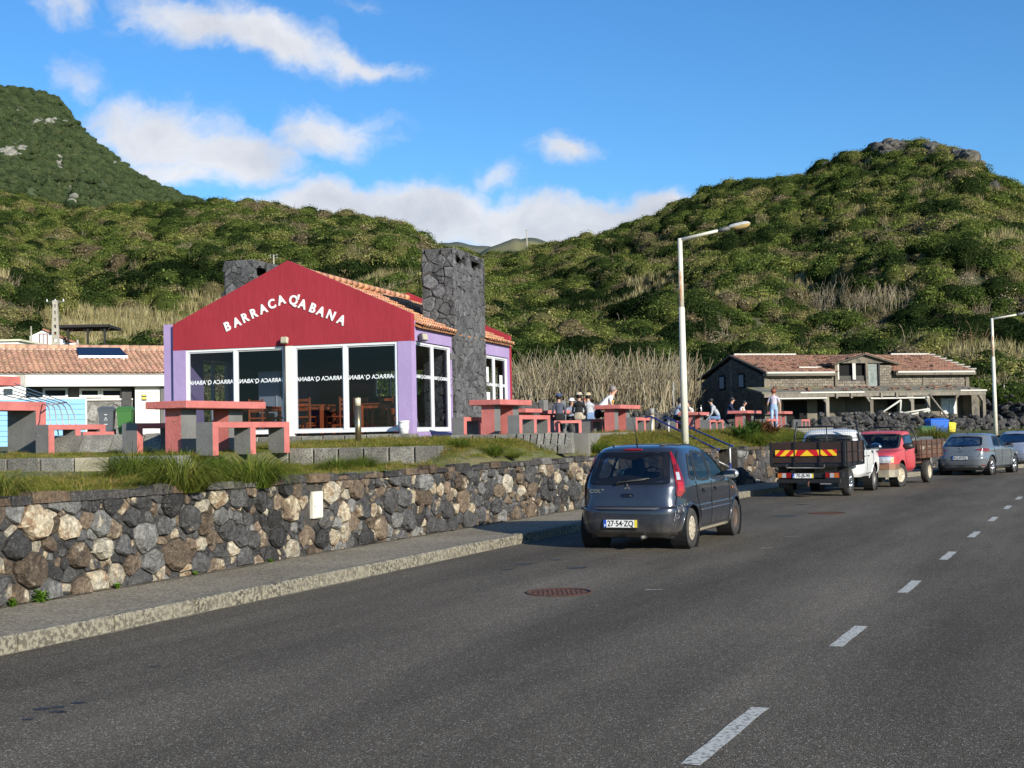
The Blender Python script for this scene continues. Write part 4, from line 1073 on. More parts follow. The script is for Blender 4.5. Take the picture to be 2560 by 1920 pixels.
# back gable with openings through which the hillside shows
mb = MB(); pl = [(XL, 3.85), (0, 3.85), (0, 4.82), (AP, 6.34), (XL, 4.82)]
mb.prism(pl, lambda p: (p[0], PLN-.24, p[1]), lambda p: (p[0], PLN, p[1]))
for (a, c) in ((XL, -6.3), (-3.6, -3.2), (-.35, 0)): mb.box(a, c, PLN-.24, PLN, 1.72, 3.849)
mb.box(-6.299, -3.601, PLN-.24, PLN, 1.72, 2.4); mb.box(-3.199, -.351, PLN-.24, PLN, 1.72, 2.75); mb.box(-6.299, -4.6, PLN-.24, PLN, 2.401, 3.849)
mb.build('back_gable', CRI, rest_o)
mb = MB(); mb.box(XL+.23, -.23, .25, PLN-.25, 1.60, FZ-.02); mb.build('floor', pmat('brown_floor', (.10,.07,.05), .5, (.07,.05,.04), ns=2), rest_o)
mb = MB(); mb.box(XL+.23, -.23, .25, PLN-.25, 4.30, 4.34); mb.build('ceiling', pmat('inside_ceiling', (.07,.07,.08), .9), rest_o)
# windows
SX = {}
def window(parent, o, ax, x0, x1, z0, z1, n, fr=.055, depth=.07, text=None, thick_bot=.08, inset=.05):
    "sliding glazing in the plane o + ax*x ; nrm points outside"
    az_ = math.atan2(ax.y, ax.x)
    mb = MB(); F = mb.box
    F(x0, x1, 0, depth, z1-fr, z1); F(x0, x1, 0, depth, z0, z0+thick_bot); F(x0, x0+fr*1.2, .001, depth-.001, z0+thick_bot, z1-fr); F(x1-fr*1.2, x1, .001, depth-.001, z0+thick_bot, z1-fr)
    L = (x1-x0)/n
    for k in range(1, n): F(x0+k*L-fr*.75, x0+k*L+fr*.75, -.012, depth+.004, z0+thick_bot, z1-fr)
    w_ = mb.build('window', WHT, parent); w_.location = (o.x, o.y, 0); w_.rotation_euler = (0, 0, az_)
    for k in range(n):
        a = x0 + k*L + (fr*1.2 if k == 0 else fr*.75); c = x0+(k+1)*L - (fr*1.2 if k == n-1 else fr*.75)
        # the sash that slides behind
        yy = inset-.012 if k % 2 == 0 else inset
        sm_ = MB(); e = .035
        sm_.box(a, c, yy-.018, yy+.018, z1-fr-e, z1-fr-.001); sm_.box(a, c, yy-.018, yy+.018, z0+thick_bot+.001, z0+thick_bot+e)
        sm_.box(a, a+e, yy-.017, yy+.017, z0+thick_bot+e, z1-fr-e); sm_.box(c-e, c, yy-.017, yy+.017, z0+thick_bot+e, z1-fr-e)
        sm_.build('sash', pmat('grey_frame', (.55,.56,.58), .4), w_)
        MB().add([(a+e, yy, z0+thick_bot+e), (c-e, yy, z0+thick_bot+e), (c-e, yy, z1-fr-e), (a+e, yy, z1-fr-e)], [(0, 1, 2, 3)]).build('pane', GLS, w_)
        if text:
            q = mkobj('lettering', text, w_, ((a+c)/2+text_dx[k % 2], yy-.004, z0+(z1-z0)*.615), (math.pi/2, 0, 0), (-text_s, text_s, text_s))
    return w_
VIN = pmat('white_vinyl', (.80,.82,.84), .5)
tm = text_mesh('BARRACA Q´ABANA', .15, .001, .0028, mat=VIN); text_s = 1.0; text_dx = (0.02, -.02)
window(rest_o, Vector((0, .02)), Vector((1, 0)), x_l0, x_l1, FZ, BZ-.004, 2, text=tm)
window(rest_o, Vector((0, .02)), Vector((1, 0)), x_r0, x_r1, FZ, BZ-.004, 2, text=tm, fr=.06)
tms = text_mesh('BARRACA Q´ABANA', .13, .001, .0028, mat=VIN)
window(rest_o, Vector((-.05, 0)), Vector((0, 1)), y_a, y_b, FZ-.02, BZ+.01, 2, text=tms)
window(rest_o, Vector((-.05, 0)), Vector((0, 1)), y_c, y_d, FZ-.02, BZ-.03, 2, text=tms)
for w_ in rest_o.children:
    pass
w2 = window(rest_o, Vector((XL+.05, 0)), Vector((0, 1)), 1.21, 2.89, FZ, 3.94, 2)
# back frames
bfr = MB()
for (a, c, z0) in ((-4.59, -3.61, 2.41), (-3.19, -.36, 2.76)):
    for x in (a, (a+c)/2, c-.06): bfr.box(x, x+.06, PLN-.16, PLN-.1, z0, 3.84)
bfr.build('back_window_frame', WHT, rest_o)
# notice sheets on the far side window
mb = MB(); mb.box(-.075, -.07, y_c+.35, y_c+.95, 2.5, 3.0); mb.box(-.075, -.07, y_c+.45, y_c+.85, 3.3, 3.75); mb.box(-.075, -.07, y_d-.75, y_d-.45, 2.75, 3.55); mb.build('notice', pmat('paper', (.75,.75,.72), .8), rest_o)
# sign letters along an arc
LET = pmat('white_letter', (.82,.82,.80), .6)
sgn = [('B', 572, 815, 22), ('A', 594, 800, 21), ('R', 614, 791, 24), ('R', 636, 781, 22), ('A', 662, 770, 20), ('C', 682, 760, 20), ('A', 706, 751, 17),
       ('Q', 736, 750, -10), ("'", 750, 744, -10), ('A', 758, 760, -16), ('B', 784, 767, -22), ('A', 807, 776, -23), ('N', 829, 788, -24), ('A', 855, 800, -24)]
SZL = .33
SGI = []; SGP = [(570.6,816.7),(594.6,806),(615,795),(636.7,784),(661,772.8),(682.8,760.8),(706.5,750.6),(737,751),(750,743.5),(759.5,761),(784.5,770.6),(805,779),(830,788.5),(856,800.4)]
for ch, x, y, ang in sgn:
    if ch == "'":
        lm = MB().prism([(-.028, .07), (.030, .09), (.018, -.06), (-.010, -.06)], lambda p: (p[0], p[1], 0), lambda p: (p[0], p[1], .03)).mesh('letter', LET)
    else: lm = text_mesh(ch, SZL*(1.02 if ch == 'Q' else 1),   .008, .009, .003, mat=LET)
    x, y = SGP[len(SGI)]; SGI.append(0); lx = fx(x); dY = BC.y + WX.y*lx; z = CAMZ + (hor(x)-y)/F0*dY
    mkobj('letter', lm, rest_o, (lx, -.014, z), (math.pi/2, -D2R(ang-1.2), 0), (.92, 1, 1))
# floodlights
def flood(x, y, z, rz, name, mat_, s=1.0):
    m1 = MB(); m1.box(-.09*s, .09*s, -.14*s, -.03*s, -.08*s, .08*s, bev=.012*s); m1.box(-.02*s, .02*s, -.04*s, .06*s, -.02*s, .02*s)
    q = m1.build(name, mat_, rest_o); q.location = (x, y, z); q.rotation_euler = (D2R(-12), 0, rz)
    MB().box(-.075*s, .075*s, -.146*s, -.1405*s, -.065*s, .065*s).build('lens', pmat('lamp_lens', (.42,.38,.28), .2), q)
flood(fx(718), -.04, CAMZ+(hor(718)-853)/F0*34, 0, 'floodlight', pmat('cream_plastic', (.50,.46,.34), .6))
flood(.05, sy(1048), CAMZ+(hor(1048)-846)/F0*33.5, D2R(70), 'floodlight', pmat('grey_metal', (.10,.10,.11), .4, metal=.4), 1.2)

# ---- barrel tiles, real rounded rows and columns
def tiles(mb, o, du, dv, nrm, nu, nv, pu, pv, r=random.Random(1), rad=.055, colf=None, hole=None, seg=5, under=True):
    "o lower corner, du along the eave, dv up the slope"
    for i in range(nu):
        for j in range(nv):
            if hole and hole(i, j, r): continue
            c = o + du*((i+.5)*pu + r.uniform(-.008, .008)) + dv*(j*pv + r.uniform(-.01, .01)); w0, w1 = rad*1.12, rad*.92; vs = []
            lift0 = .035 + r.uniform(0, .008); lift1 = .008
            for (q, w_, l) in ((0, w0, lift0), (pv*1.06, w1, lift1)):
                for k in range(seg):
                    a = math.pi*k/(seg-1); vs.append(c + dv*q + du*(-math.cos(a)*w_) + nrm*(math.sin(a)*w_*.85 + l))
            e0 = len(vs)
            for k in range(seg):
                a = math.pi*k/(seg-1); vs.append(c + du*(-math.cos(a)*w0*.78) + nrm*(math.sin(a)*w0*.62 + lift0) )
            k_ = colf(r, i, j) if colf else (1, 1, 1, 1)
            mb.add(vs, [(k, k+1, seg+k+1, seg+k) for k in range(seg-1)] + [(k, e0+k, e0+k+1, k+1) for k in range(seg-1)], 0, True, k_)
            if under:      # the hollow channel tile between two covers
                c2 = c + du*pu*.5; a0, a1, a2 = c2 - du*pu*.36, c2, c2 + du*pu*.36
                mb.add([a0+nrm*.025, a1+nrm*.004, a2+nrm*.025, a0+dv*pv+nrm*.015, a1+dv*pv-nrm*.006, a2+dv*pv+nrm*.015], [(0, 1, 4, 3), (1, 2, 5, 4)], 0, True, tuple(v*.9 for v in k_[:3])+(1,))
m, t, b = newmat('clay_tile'); MATS['clay_tile'] = m
a = t.add('ShaderNodeAttribute', attribute_name='tint').outputs['Color']; tc = t.add('ShaderNodeTexCoord').outputs['Object']
c = t.mix(t.mr(t.noise(tc, 7, 5, .7), .48, .62, 0, .55), a, (.40,.33,.24)); c = t.mix(t.mr(t.noise(tc, 3, 5, .7), .56, .70, 0, .6), c, (.09,.07,.05))
t.put(b.inputs['Base Color'], c); b.inputs['Roughness'].default_value = .85; TIL = m
def clay(r, i, j): k = r.uniform(.7, 1.25); return (.52*k, .235*k*r.uniform(.9, 1.1), .12*k*r.uniform(.85, 1.15), 1)
def clay_pale(r, i, j): k = r.uniform(.7, 1.2); return (.50*k, .27*k*r.uniform(.93, 1.07), .175*k, 1)
def clay_red(r, i, j): k = r.uniform(.5, 1.2); return (.29*k, .13*k*r.uniform(.9, 1.15), .085*k, 1)
SL = .4517; cl = math.hypot(1, SL); mb = MB(); r1 = random.Random(4)
dv = Vector((-1, 0, SL))/cl; nr = Vector((SL, 0, 1))/cl
def sec(y0, y1, x_out, up):
    nv = int((x_out + up)*cl/.36); tiles(mb, Vector((x_out, y0, 4.60 - SL*x_out)), Vector((0, 1, 0)), dv, nr, int((y1-y0)/.172), nv, .172, .36, r1, .054, clay)
sec(.26, 3.1, .19, 3.36); sec(5.79, PLN-.27, .19, 3.36)
tiles(mb, Vector((-.9, 3.12, 4.60+SL*.9)), Vector((0, 1, 0)), dv, nr, 15, 6, .172, .36, r1, .054, clay)
dv2 = Vector((1, 0, SL))/cl; nr2 = Vector((-SL, 0, 1))/cl
tiles(mb, Vector((XL-.19, PLN-.27, 4.60-SL*.19)), Vector((0, -1, 0)), dv2, nr2, 49, 9, .172, .36, r1, .054, clay)
mb.build('roof_tiles', TIL, rest_o, kind='stuff')
mb = MB()
for sgn_, nn_ in ((1, nr), (-1, nr2)):
    xo = .12 if sgn_ > 0 else XL-.12; z0 = 4.575 - SL*.12
    v = [(xo, .25, z0), (xo, PLN-.25, z0), (AP, PLN-.25, 4.575-SL*AP), (AP, .25, 4.575-SL*AP)]; v += [(x, y, z-.05) for x, y, z in v]
    mb.add(v, [(0, 1, 2, 3), (7, 6, 5, 4), (0, 4, 5, 1), (2, 6, 7, 3), (0, 3, 7, 4), (1, 5, 6, 2)])
mb.build('roof_boards', pmat('orange_board', (.42,.20,.08), .8, (.32,.16,.08), ns=4), rest_o)
# flashing boards along the gable top and ridge tiles
mb = MB(); p0 = Vector((.02, .30, 4.75)); p1 = Vector((-.02-3.3, .30, 6.24))
for (y, h) in ((.34, .05),): 
    v = [(0.0, y-.05, 4.69), (0.0, y+.16, 4.69), (AP, y+.16, 6.215), (AP, y-.05, 6.215)]; v += [(a, b_, c+.055) for a, b_, c in v]
    mb.add(v, [(3, 2, 1, 0), (4, 5, 6, 7), (0, 1, 5, 4), (1, 2, 6, 5), (2, 3, 7, 6), (3, 0, 4, 7)])
mb.build('verge_board', pmat('verge', (.50,.25,.10), .8, (.40,.2,.09), ns=3), rest_o)
mb = MB()
for k in range(20):
    y = .3 + k*.42; mb.cyl((AP, y, 6.16), (AP, y+.44, 6.19), .10, .085, 8, col=clay(r1, 0, 0))
mb.build('ridge_tiles', TIL, rest_o, kind='stuff')

# ---- stone clad chimneys
CST = stone_mat('chimney_stone', .03, 9, (.21,.21,.205), .60, (.12,.12,.12))
COREM = pmat('chimney_mortar', (.022,.022,.023), .95, (.04,.04,.04), ns=5, bump=.02, bs=14)
def chimney(x0, x1, y0, y1, z1, zmin, seed, side):
    "side +1: long outer face looks right"
    c_ = MB(); e = .03; a, c, d, f = x0+e, x1-e, y0+e, y1-e
    zs, ze = 6.46, 6.70
    c_.box(a, c, d, f, 1.5, zs); c_.box(a, c, d, f, ze, z1-.02)
    for (p, q) in ((d, d+.20), (d+.98, d+1.55), (f-.28, f)): c_.box(a, c, p, q, zs+.001, ze-.001)
    ch = c_.build('chimney', COREM, rest_o); r = random.Random(seed); rest_ = MB()
    faces = [('front', x0, x1, lambda u, z, h: (u, y0+e-h, z)), ('side', y0, y1, lambda u, z, h: (x1-e+h, u, z))]
    n = 0
    for nm, u0, u1, mf in faces:
        for (x, y, rr, p) in cells(u0, u1, zmin, z1, [(.19, 7), (.13, 24), (.08, 60)], seed+len(nm), 1.0, 1.0):
            if nm == 'side' and zs-.05 < y < ze+.05 and (d+.16 < x < d+1.0 or d+1.55 < x < f-.24): continue
            g = r.uniform(.030, .062) if nm == 'front' else r.uniform(.05, .10)
            g = r.uniform(.065, .12)
            m1 = MB()
            if stone_into(m1, p, mf, .034*r.uniform(.8, 1.3), r, (g, g, g*1.03, r.uniform(.2, .5)), gap=.004, back=.03):
                m1.build('stone', CST, ch); n += 1
    # other two faces and top rim, joined
    for (x, y, rr, p) in cells(x0, x1, zmin, z1, [(.30, 2.2), (.20, 8)], seed+9):
        stone_into(rest_, p, lambda u, z, h: (u, y1-e+h, z), .07, r, (.06, .06, .06, .3), gap=.01)
    for (x, y, rr, p) in cells(y0, y1, zmin, z1, [(.30, 2.2), (.20, 8)], seed+10):
        stone_into(rest_, p, lambda u, z, h: (x0+e-h, u, z), .07, r, (.06, .06, .06, .3), gap=.01)
    for (x, y, rr, p) in cells(x0, x1, y0, y1, [(.2, 8)], seed+11):
        stone_into(rest_, p, lambda u, z, h: (u, z, z1-.03+h*.5), .05, r, (.08, .08, .08, .4), gap=.01)
    rest_.build('far_side_stones', CST, ch, kind='stuff'); print('chimney stones', n)
chimney(-.82, .13, 3.1, 5.77, 6.88, 1.75, 31, 1)
chimney(-6.88, -5.93, 3.1, 5.77, 6.90, 5.0, 41, 1)

# ---- inside: wooden tables and chairs
WOOD = pmat('orange_wood', (.62,.13,.03), .45, (.40,.085,.022), ns=9, rnd=.2, bscale=(1, 1, .3))
def din_table():
    o = thing('dining_table', '', 'table', (0, 0, 0)); MB().box(-.42, .42, -.42, .42, .72, .76, bev=.008).build('table_top', WOOD, o)
    MB().box(-.37, .37, -.37, .37, .63, .719).build('apron', WOOD, o)
    for a in (-1, 1):
        for c in (-1, 1): MB().box(a*.38-.04, a*.38+.04, c*.38-.04, c*.38+.04, 0, .719).build('leg', WOOD, o)
    return o
def din_chair():
    o = thing('dining_chair', '', 'chair', (0, 0, 0)); MB().box(-.21, .21, -.21, .21, .42, .46, bev=.006).build('seat', WOOD, o)
    for a in (-1, 1):
        MB().box(a*.19-.022, a*.19+.022, -.21, -.17, 0, .419).build('leg', WOOD, o)
        MB().box(a*.19-.022, a*.19+.022, .17, .21, 0, .95, bev=.006).build('leg', WOOD, o)
        MB().box(a*.19-.015, a*.19+.015, -.169, .169, .2, .235).build('stretcher', WOOD, o)
    for z in (.60, .72, .84): MB().box(-.167, .167, .18, .2, z, z+.07).build('back_slat', WOOD, o)
    MB().box(-.167, .167, -.2, -.18, .26, .3).build('stretcher', WOOD, o)
    return o
dt = din_table(); dc = din_chair(); usedT = usedC = False
def inside(kind, x, y, rz, label):
    global usedT, usedC
    w_ = Vector((BC.x, BC.y)) + WX*x + UB*y; src = dt if kind == 't' else dc; first = not (usedT if kind == 't' else usedC)
    if kind == 't': usedT = True
    else: usedC = True
    o = src if first else copy_tree(src)
    o.location = (w_.x, w_.y, FZ-.02); o.rotation_euler = (0, 0, BROT+rz); o['label'] = label
    o['group'] = 'wooden dining tables inside the restaurant' if kind == 't' else 'wooden chairs inside the restaurant'
xt = fx(783, .8)
inside('t', xt, .85, 0, 'wooden dining table behind the glass just right of the white column')
inside('c', xt-.05, .45, math.pi, 'wooden chair with its back to the glass, just right of the white column')
inside('c', xt+.62, .85, D2R(-90), 'wooden chair at the right side of the table nearest the white column')
inside('c', xt-.55, 1.1, D2R(90), 'wooden chair at the left side of the table nearest the white column')
inside('t', xt+1.15, 2.2, 0, 'wooden dining table deeper in the room behind the middle mullion')
inside('c', xt+1.1, 1.55, math.pi, 'wooden chair before the inner table behind the middle mullion')
xt2 = fx(945, .8)
inside('t', xt2, .95, 0, 'wooden dining table behind the glass by the right purple pier')
inside('c', xt2+.58, .75, D2R(-80), 'wooden chair by the right purple pier, at the side of its table')
inside('c', xt2-.2, 1.65, 0, 'wooden chair standing behind the table by the right purple pier')
inside('c', xt2+.3, 1.6, 0, 'wooden chair whose back shows above the table top by the right purple pier')
xt3 = fx(632, .8)
inside('t', xt3, 1.2, 0, 'wooden dining table behind the left glazing, partly hidden by the big concrete table')
inside('c', xt3+.25, .65, math.pi, 'wooden chair in front of the table behind the left glazing')
inside('c', xt3+.75, .9, D2R(-90), 'dark wooden chair right of the table behind the left glazing')
inside('c', xt3-.7, 1.1, D2R(90), 'wooden chair left of the table behind the left glazing')
o = thing('drinks_cabinet', 'tall pale cabinet standing behind the left glazing', 'cabinet', tuple(Vector((BC.x, BC.y)) + WX*fx(685, 2.2) + UB*2.2) + (FZ-.02,), BROT)
MB().box(-.33, .33, -.3, .3, 0, 1.75, bev=.01).build('body', pmat('cabinet_grey', (.36,.40,.45), .4), o); MB().box(-.30, .30, -.325, -.302, .1, 1.7, bev=.004).build('door', pmat('cabinet_door', (.42,.46,.52), .35), o); MB().box(.22, .25, -.35, -.326, .7, 1.1).build('handle', WHT, o)
o = thing('bar_counter', 'dark bar counter across the back of the restaurant room', 'counter', tuple(Vector((BC.x, BC.y)) + WX*(-2.0) + UB*6.2) + (FZ-.02,), BROT)
MB().box(-1.7, 1.3, -.3, .3, 0, 1.05).build('body', pmat('bar_wood', (.06,.035,.02), .5), o); MB().box(-1.75, 1.35, -.36, .36, 1.051, 1.10, bev=.01).build('worktop', pmat('bar_top', (.12,.10,.09), .3), o)
# closed white parasol and folded chairs behind the side window
q = Vector((BC.x, BC.y)) + WX*(-.38) + UB*.85
o = thing('folded_parasol', 'closed white parasol standing inside the side window', 'parasol', (q.x, q.y, FZ-.02), BROT)
MB().cyl((0, 0, 0), (0, 0, 2.1), .022, n=8).build('pole', WHT, o)
mb = MB(); n = 14; prof = [(.03, .55), (.11, .6), (.10, 1.0), (.07, 1.6), (.02, 2.0)]
v = []; 
for rr_, z in prof:
    for k in range(n): a = k*6.283/n; q_ = rr_*(1+.35*(k % 2)); v.append((q_*math.cos(a), q_*math.sin(a), z))
mb.add(v, [(i*n+k, i*n+(k+1) % n, (i+1)*n+(k+1) % n, (i+1)*n+k) for i in range(4) for k in range(n)], 0, True); mb.build('canopy', pmat('white_cloth', (.75,.75,.72), .9), o)
for k, (yy, lab) in enumerate(((.62, 'white folding chair leaning inside the side window, nearest the purple corner'), (.78, 'white folding chair leaning inside the side window, second from the corner'), (.92, 'white folding chair leaning inside the side window, third from the corner'))):
    q = Vector((BC.x, BC.y)) + WX*(-.30) + UB*yy; o = thing('folding_chair', lab, 'chair', (q.x, q.y, FZ-.02), BROT, 'folded white chairs inside the side window')
    m1 = MB(); m1.tube([(0, .35, .0), (0, -.15, 1.0)], .014); m1.tube([(-.35, .35, .0), (-.35, -.15, 1.0)], .014); m1.tube([(0, -.15, 1.0), (-.35, -.15, 1.0)], .014); m1.build('frame', WHT, o)
    MB().box(-.33, -.02, .05, .09, .35, .72).build('seat', WHT, o)
# bucket
bp = Vector((BC.x, BC.y)) + WX*fx(1008, -.25) + UB*(-.25)
o = thing('bucket', 'white plastic bucket with a lid at the right corner of the restaurant front', 'bucket', (bp.x, bp.y, 1.80), BROT)
m = pmat('white_plastic', (.80,.80,.78), .4, (.70,.70,.68), ns=6)
MB().lathe([(0, 0), (.112, 0), (.128, .27), (.0, .27)], 20).build('pail', m, o); MB().lathe([(0, .272), (.138, .272), (.140, .31), (.132, .325), (0, .325)], 20).build('lid', m, o)
MB().tube([(-.13, 0, .25), (-.12, -.08, .17), (0, -.13, .12), (.12, -.08, .17), (.13, 0, .25)], .004, 5).build('handle', pmat('steel_wire', (.3,.3,.3), .4, metal=.8), o)
# ================================================================ WHITE BUILDING ON THE LEFT
e1 = Vector((.905, .426)); f1 = Vector((-.426, .905)); o1 = Vector(((407-1280)/F0*58, 58.0)); R1 = math.atan2(.426, .905)
wb = thing('changing_room_building', 'low white building with a clay tile roof and solar panel on the far left', 'building', (o1.x, o1.y, 0), R1)
def lx(pxx, y=0.0): return along(pxx, o1 + f1*y, e1)
def lz(pxx, pyy, y=0.0):
    s = lx(pxx, y); d = o1.y + e1.y*s + f1.y*y; return CAMZ + (hor(pxx)-pyy)/F0*d
xe = 1.5; xw = -26.0
zf0 = lz(300, 965.5); zf1 = lz(300, 939.5)
mb = MB(); mb.box(lx(36), xe, -.10, .22, zf0, zf1+.05); mb.build('fascia_beam', WREN, wb)
mb = MB(); mb.box(xw, lx(63), -.1, .22, 3.35, zf1+.04); mb.build('white_wall', WREN, wb)
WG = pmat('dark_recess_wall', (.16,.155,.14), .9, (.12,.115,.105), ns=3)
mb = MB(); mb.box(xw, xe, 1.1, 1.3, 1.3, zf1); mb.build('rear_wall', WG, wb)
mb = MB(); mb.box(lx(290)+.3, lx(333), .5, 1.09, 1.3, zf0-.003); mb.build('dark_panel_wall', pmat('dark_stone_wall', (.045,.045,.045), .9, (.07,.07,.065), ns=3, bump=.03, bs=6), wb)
# windows high up
for (a, c, y0, y1) in ((105, 168, 970, 996), (197, 249, 971, 994), (250, 305, 971, 995), (0, 36, 968, 996)):
    X0, X1 = lx(a, .9), lx(c, .9); Z0, Z1 = lz((a+c)/2, y1, .9), lz((a+c)/2, y0, .9); m1 = MB(); yy = .8 if a else -.16; e = .10
    if not a: X0, X1 = lx(a), lx(c)
    m1.box(X0, X1, yy, yy+.1, Z1-e, Z1); m1.box(X0, X1, yy, yy+.1, Z0, Z0+e); m1.box(X0, X0+e, yy, yy+.1, Z0+e, Z1-e); m1.box(X1-e, X1, yy, yy+.1, Z0+e, Z1-e)
    w_ = m1.build('window', WREN, wb); MB().box(X0+e, X1-e, yy+.04, yy+.06, Z0+e, Z1-e).build('pane', pmat('dark_glass', (.02,.025,.03), .08), w_)
mb = MB(); mb.box(lx(180), lx(336), .55, 1.05, lz(250, 1000), lz(250, 1000)+.08); mb.build('window_sill', WREN, wb)
# stone wall under the windows, rounded stones
a_, c_ = lx(205), lx(337); zt = lz(270, 1001)
mb = MB(); mb.box(a_, c_, .62, 1.09, 1.2, zt-.02); mb.build('stone_wall_core', pmat('light_mortar', (.13,.125,.11), .95, (.2,.19,.17), ns=4), wb); r = random.Random(8)
for (x, y, rr, p) in cells(a_, c_, 1.3, zt-.02, [(.32, 2), (.22, 8)], 77):
    m1 = MB(); g = r.uniform(.15, .24)
    if stone_into(m1, p, lambda u, z, h: (u, .62-h, z), .05, r, (g, g*.97, g*.9, r.uniform(.2, .4)), gap=.02): m1.build('stone', CST, wb)
# door
X0, X1 = lx(336, .4), lx(398, .4); mb = MB(); mb.box(X0-.0, X0+.12, .3, .5, 1.3, zf0-.01); mb.box(X1-.14, X1, .3, .5, 1.3, zf0-.01); mb.box(X0+.12, X1-.14, .3, .5, zf0-.25, zf0-.01); mb.build('door_frame', WREN, wb)
dr = MB().box(X0+.13, X1-.15, .36, .42, 1.5, zf0-.26).build('door', pmat('white_door', (.76,.76,.72), .6), wb)
zs_ = lz(360, 992, .3)
MB().box(lx(353, .3), lx(366, .3), .345, .355, lz(360, 1002, .3), lz(360, 986, .3)).build('notice', pmat('black_notice', (.02,.02,.015), .6), dr)
MB().box(lx(354.5, .3), lx(364.5, .3), .340, .3445, lz(360, 998, .3), lz(360, 993, .3)).build('yellow_symbol', pmat('yellow_print', (.75,.60,.05), .6), dr)
MB().box(lx(355, .3), lx(364, .3), .340, .3445, lz(360, 989.5, .3), lz(360, 987.5, .3)).build('yellow_symbol', MATS['yellow_print'], dr)
mb = MB(); mb.box(X1+.001, xe, .2, 1.09, 1.3, zf0-.004); mb.build('end_wall', pmat('grey_stone_end', (.10,.10,.095), .9, (.16,.155,.14), ns=2, bump=.03, bs=5), wb)
# tiled roof
ze = zf1 + .10; zr_ = lz(200, 870, 4.2); slv = (zr_-ze)/4.35; cl1 = math.hypot(1, slv); mb = MB(); r2 = random.Random(14)
tiles(mb, Vector((xw, -.22, ze)), Vector((1, 0, 0)), Vector((0, 1, slv))/cl1, Vector((0, -slv, 1))/cl1, int((xe-xw)/.235), int(4.4*cl1/.42), .235, .42, r2, .078, clay_pale, seg=4)
mb.build('roof_tiles', TIL, wb, kind='stuff')
mb = MB(); mb.add([(xw, -.2, ze-.02), (xe, -.2, ze-.02), (xe, 4.15, zr_-.02), (xw, 4.15, zr_-.02), (xe, 8.4, ze-.02), (xw, 8.4, ze-.02)], [(0, 1, 2, 3), (3, 2, 4, 5)]); mb.box(xw, xe, 8.0, 8.3, 1.2, ze-.05); mb.add([(xe, -.1, ze-.03), (xe, 8.3, ze-.03), (xe, 4.15, zr_-.04)], [(0, 1, 2)]); mb.build('roof_slab', WREN, wb)
mb = MB()
for k in range(int((xe-xw)/.45)): x = xw+k*.45; mb.cyl((x, 4.13, zr_+.0), (x+.47, 4.13, zr_+.03), .15, .13, 8, col=clay_pale(r2, 0, 0))
mb.build('ridge_tiles', TIL, wb, kind='stuff')
# solar panel on its brackets
k = 2.9; z0 = ze + slv*k + .16; xa, xb = lx(190, 3), lx(312, 3)
MB().add([(xa, k-.75, z0-.18), (xb, k-.75, z0-.18), (xb-.15, k+.50, z0+.28), (xa+.05, k+.50, z0+.28), (xa, k-.75, z0-.26), (xb, k-.75, z0-.26), (xb-.15, k+.50, z0+.20), (xa+.05, k+.50, z0+.20)], [(0, 1, 2, 3), (7, 6, 5, 4), (0, 4, 5, 1), (1, 5, 6, 2), (2, 6, 7, 3), (3, 7, 4, 0)]).build('solar_panel', pmat('solar_black', (.008,.009,.016), .12), wb)
mb = MB(); mb.box(xa, xb, k-.80, k-.751, z0-.27, z0-.17)
for x in (xa+.1, (xa+xb)/2, xb-.2): mb.box(x, x+.05, k-.74, k-.70, z0-.55, z0-.27)
mb.build('panel_rail', pmat('aluminium', (.6,.6,.6), .35, metal=.6), wb)
# ---- pale blue boarded screen in front of it
yb = -.9; bs_ = thing('boarded_screen', 'pale blue horizontal board screen in front of the white building', 'fence', (o1.x, o1.y, 0), R1)
BLU = pmat('pale_blue_board', (.22,.47,.72), .6, (.19,.42,.66), ns=3, rnd=.06); z0 = 1.62; z1 = lz(150, 998, yb); n = 9; hh = (z1-z0)/n
for k in range(n): MB().box(xw, lx(212, yb), yb-.03, yb, z0+k*hh+.012, z0+(k+1)*hh, bev=.006).build('board', BLU, bs_)
MB().box(xw, lx(213.5, yb), yb-.06, yb+.03, z1+.002, z1+.07).build('top_rail', WHT, bs_); MB().box(lx(212, yb)+.001, lx(213.8, yb)+.03, yb-.05, yb+.03, 1.5, z1).build('end_post', WHT, bs_)
for x in (-25, -20.5, -16): MB().box(x, x+.08, yb+.002, yb+.06, 1.5, z1-.01).build('post', WHT, bs_)

# ================================================================ small houses and carport beyond
def zpx(x, y, d): return CAMZ + (hor(x)-y)/F0*d
o2 = P(100, 830, 92); h2 = thing('white_house', 'small white gabled house with one window on the far left', 'house', (P(104, 860, 92).x, 92, 0), D2R(8))
zt, zw, wz = zpx(104, 825, 92), zpx(104, 840, 92), 1.62
mb = MB(); mb.prism([(-.8, 1), (.95*wz+.0, 1), (.95*wz, zw-.3), (.1, zt), (-.8, zw)], lambda p: (p[0], 0, p[1]), lambda p: (p[0], 7, p[1])); mb.build('wall', pmat('white_wash', (.80,.80,.78), .8, (.70,.70,.68), ns=1), h2)
mb = MB(); mb.add([(.1, -.15, zt+.02), (2.7, -.15, zw-.75), (2.7, 7.2, zw-.75), (.1, 7.2, zt+.02), (.1, -.15, zt+.14), (2.7, -.15, zw-.63), (2.7, 7.2, zw-.63), (.1, 7.2, zt+.14)], [(0, 1, 2, 3), (4, 5, 6, 7), (0, 4, 5, 1), (1, 5, 6, 2)]); mb.build('roof', pmat('orange_roof', (.42,.17,.09), .8, (.34,.15,.09), ns=3), h2)
zc = zpx(104, 848.5, 92); w_ = MB().box(-.18, .42, -.04, .04, zc-.42, zc+.42).build('window', pmat('brown_frame', (.14,.035,.03), .6), h2)
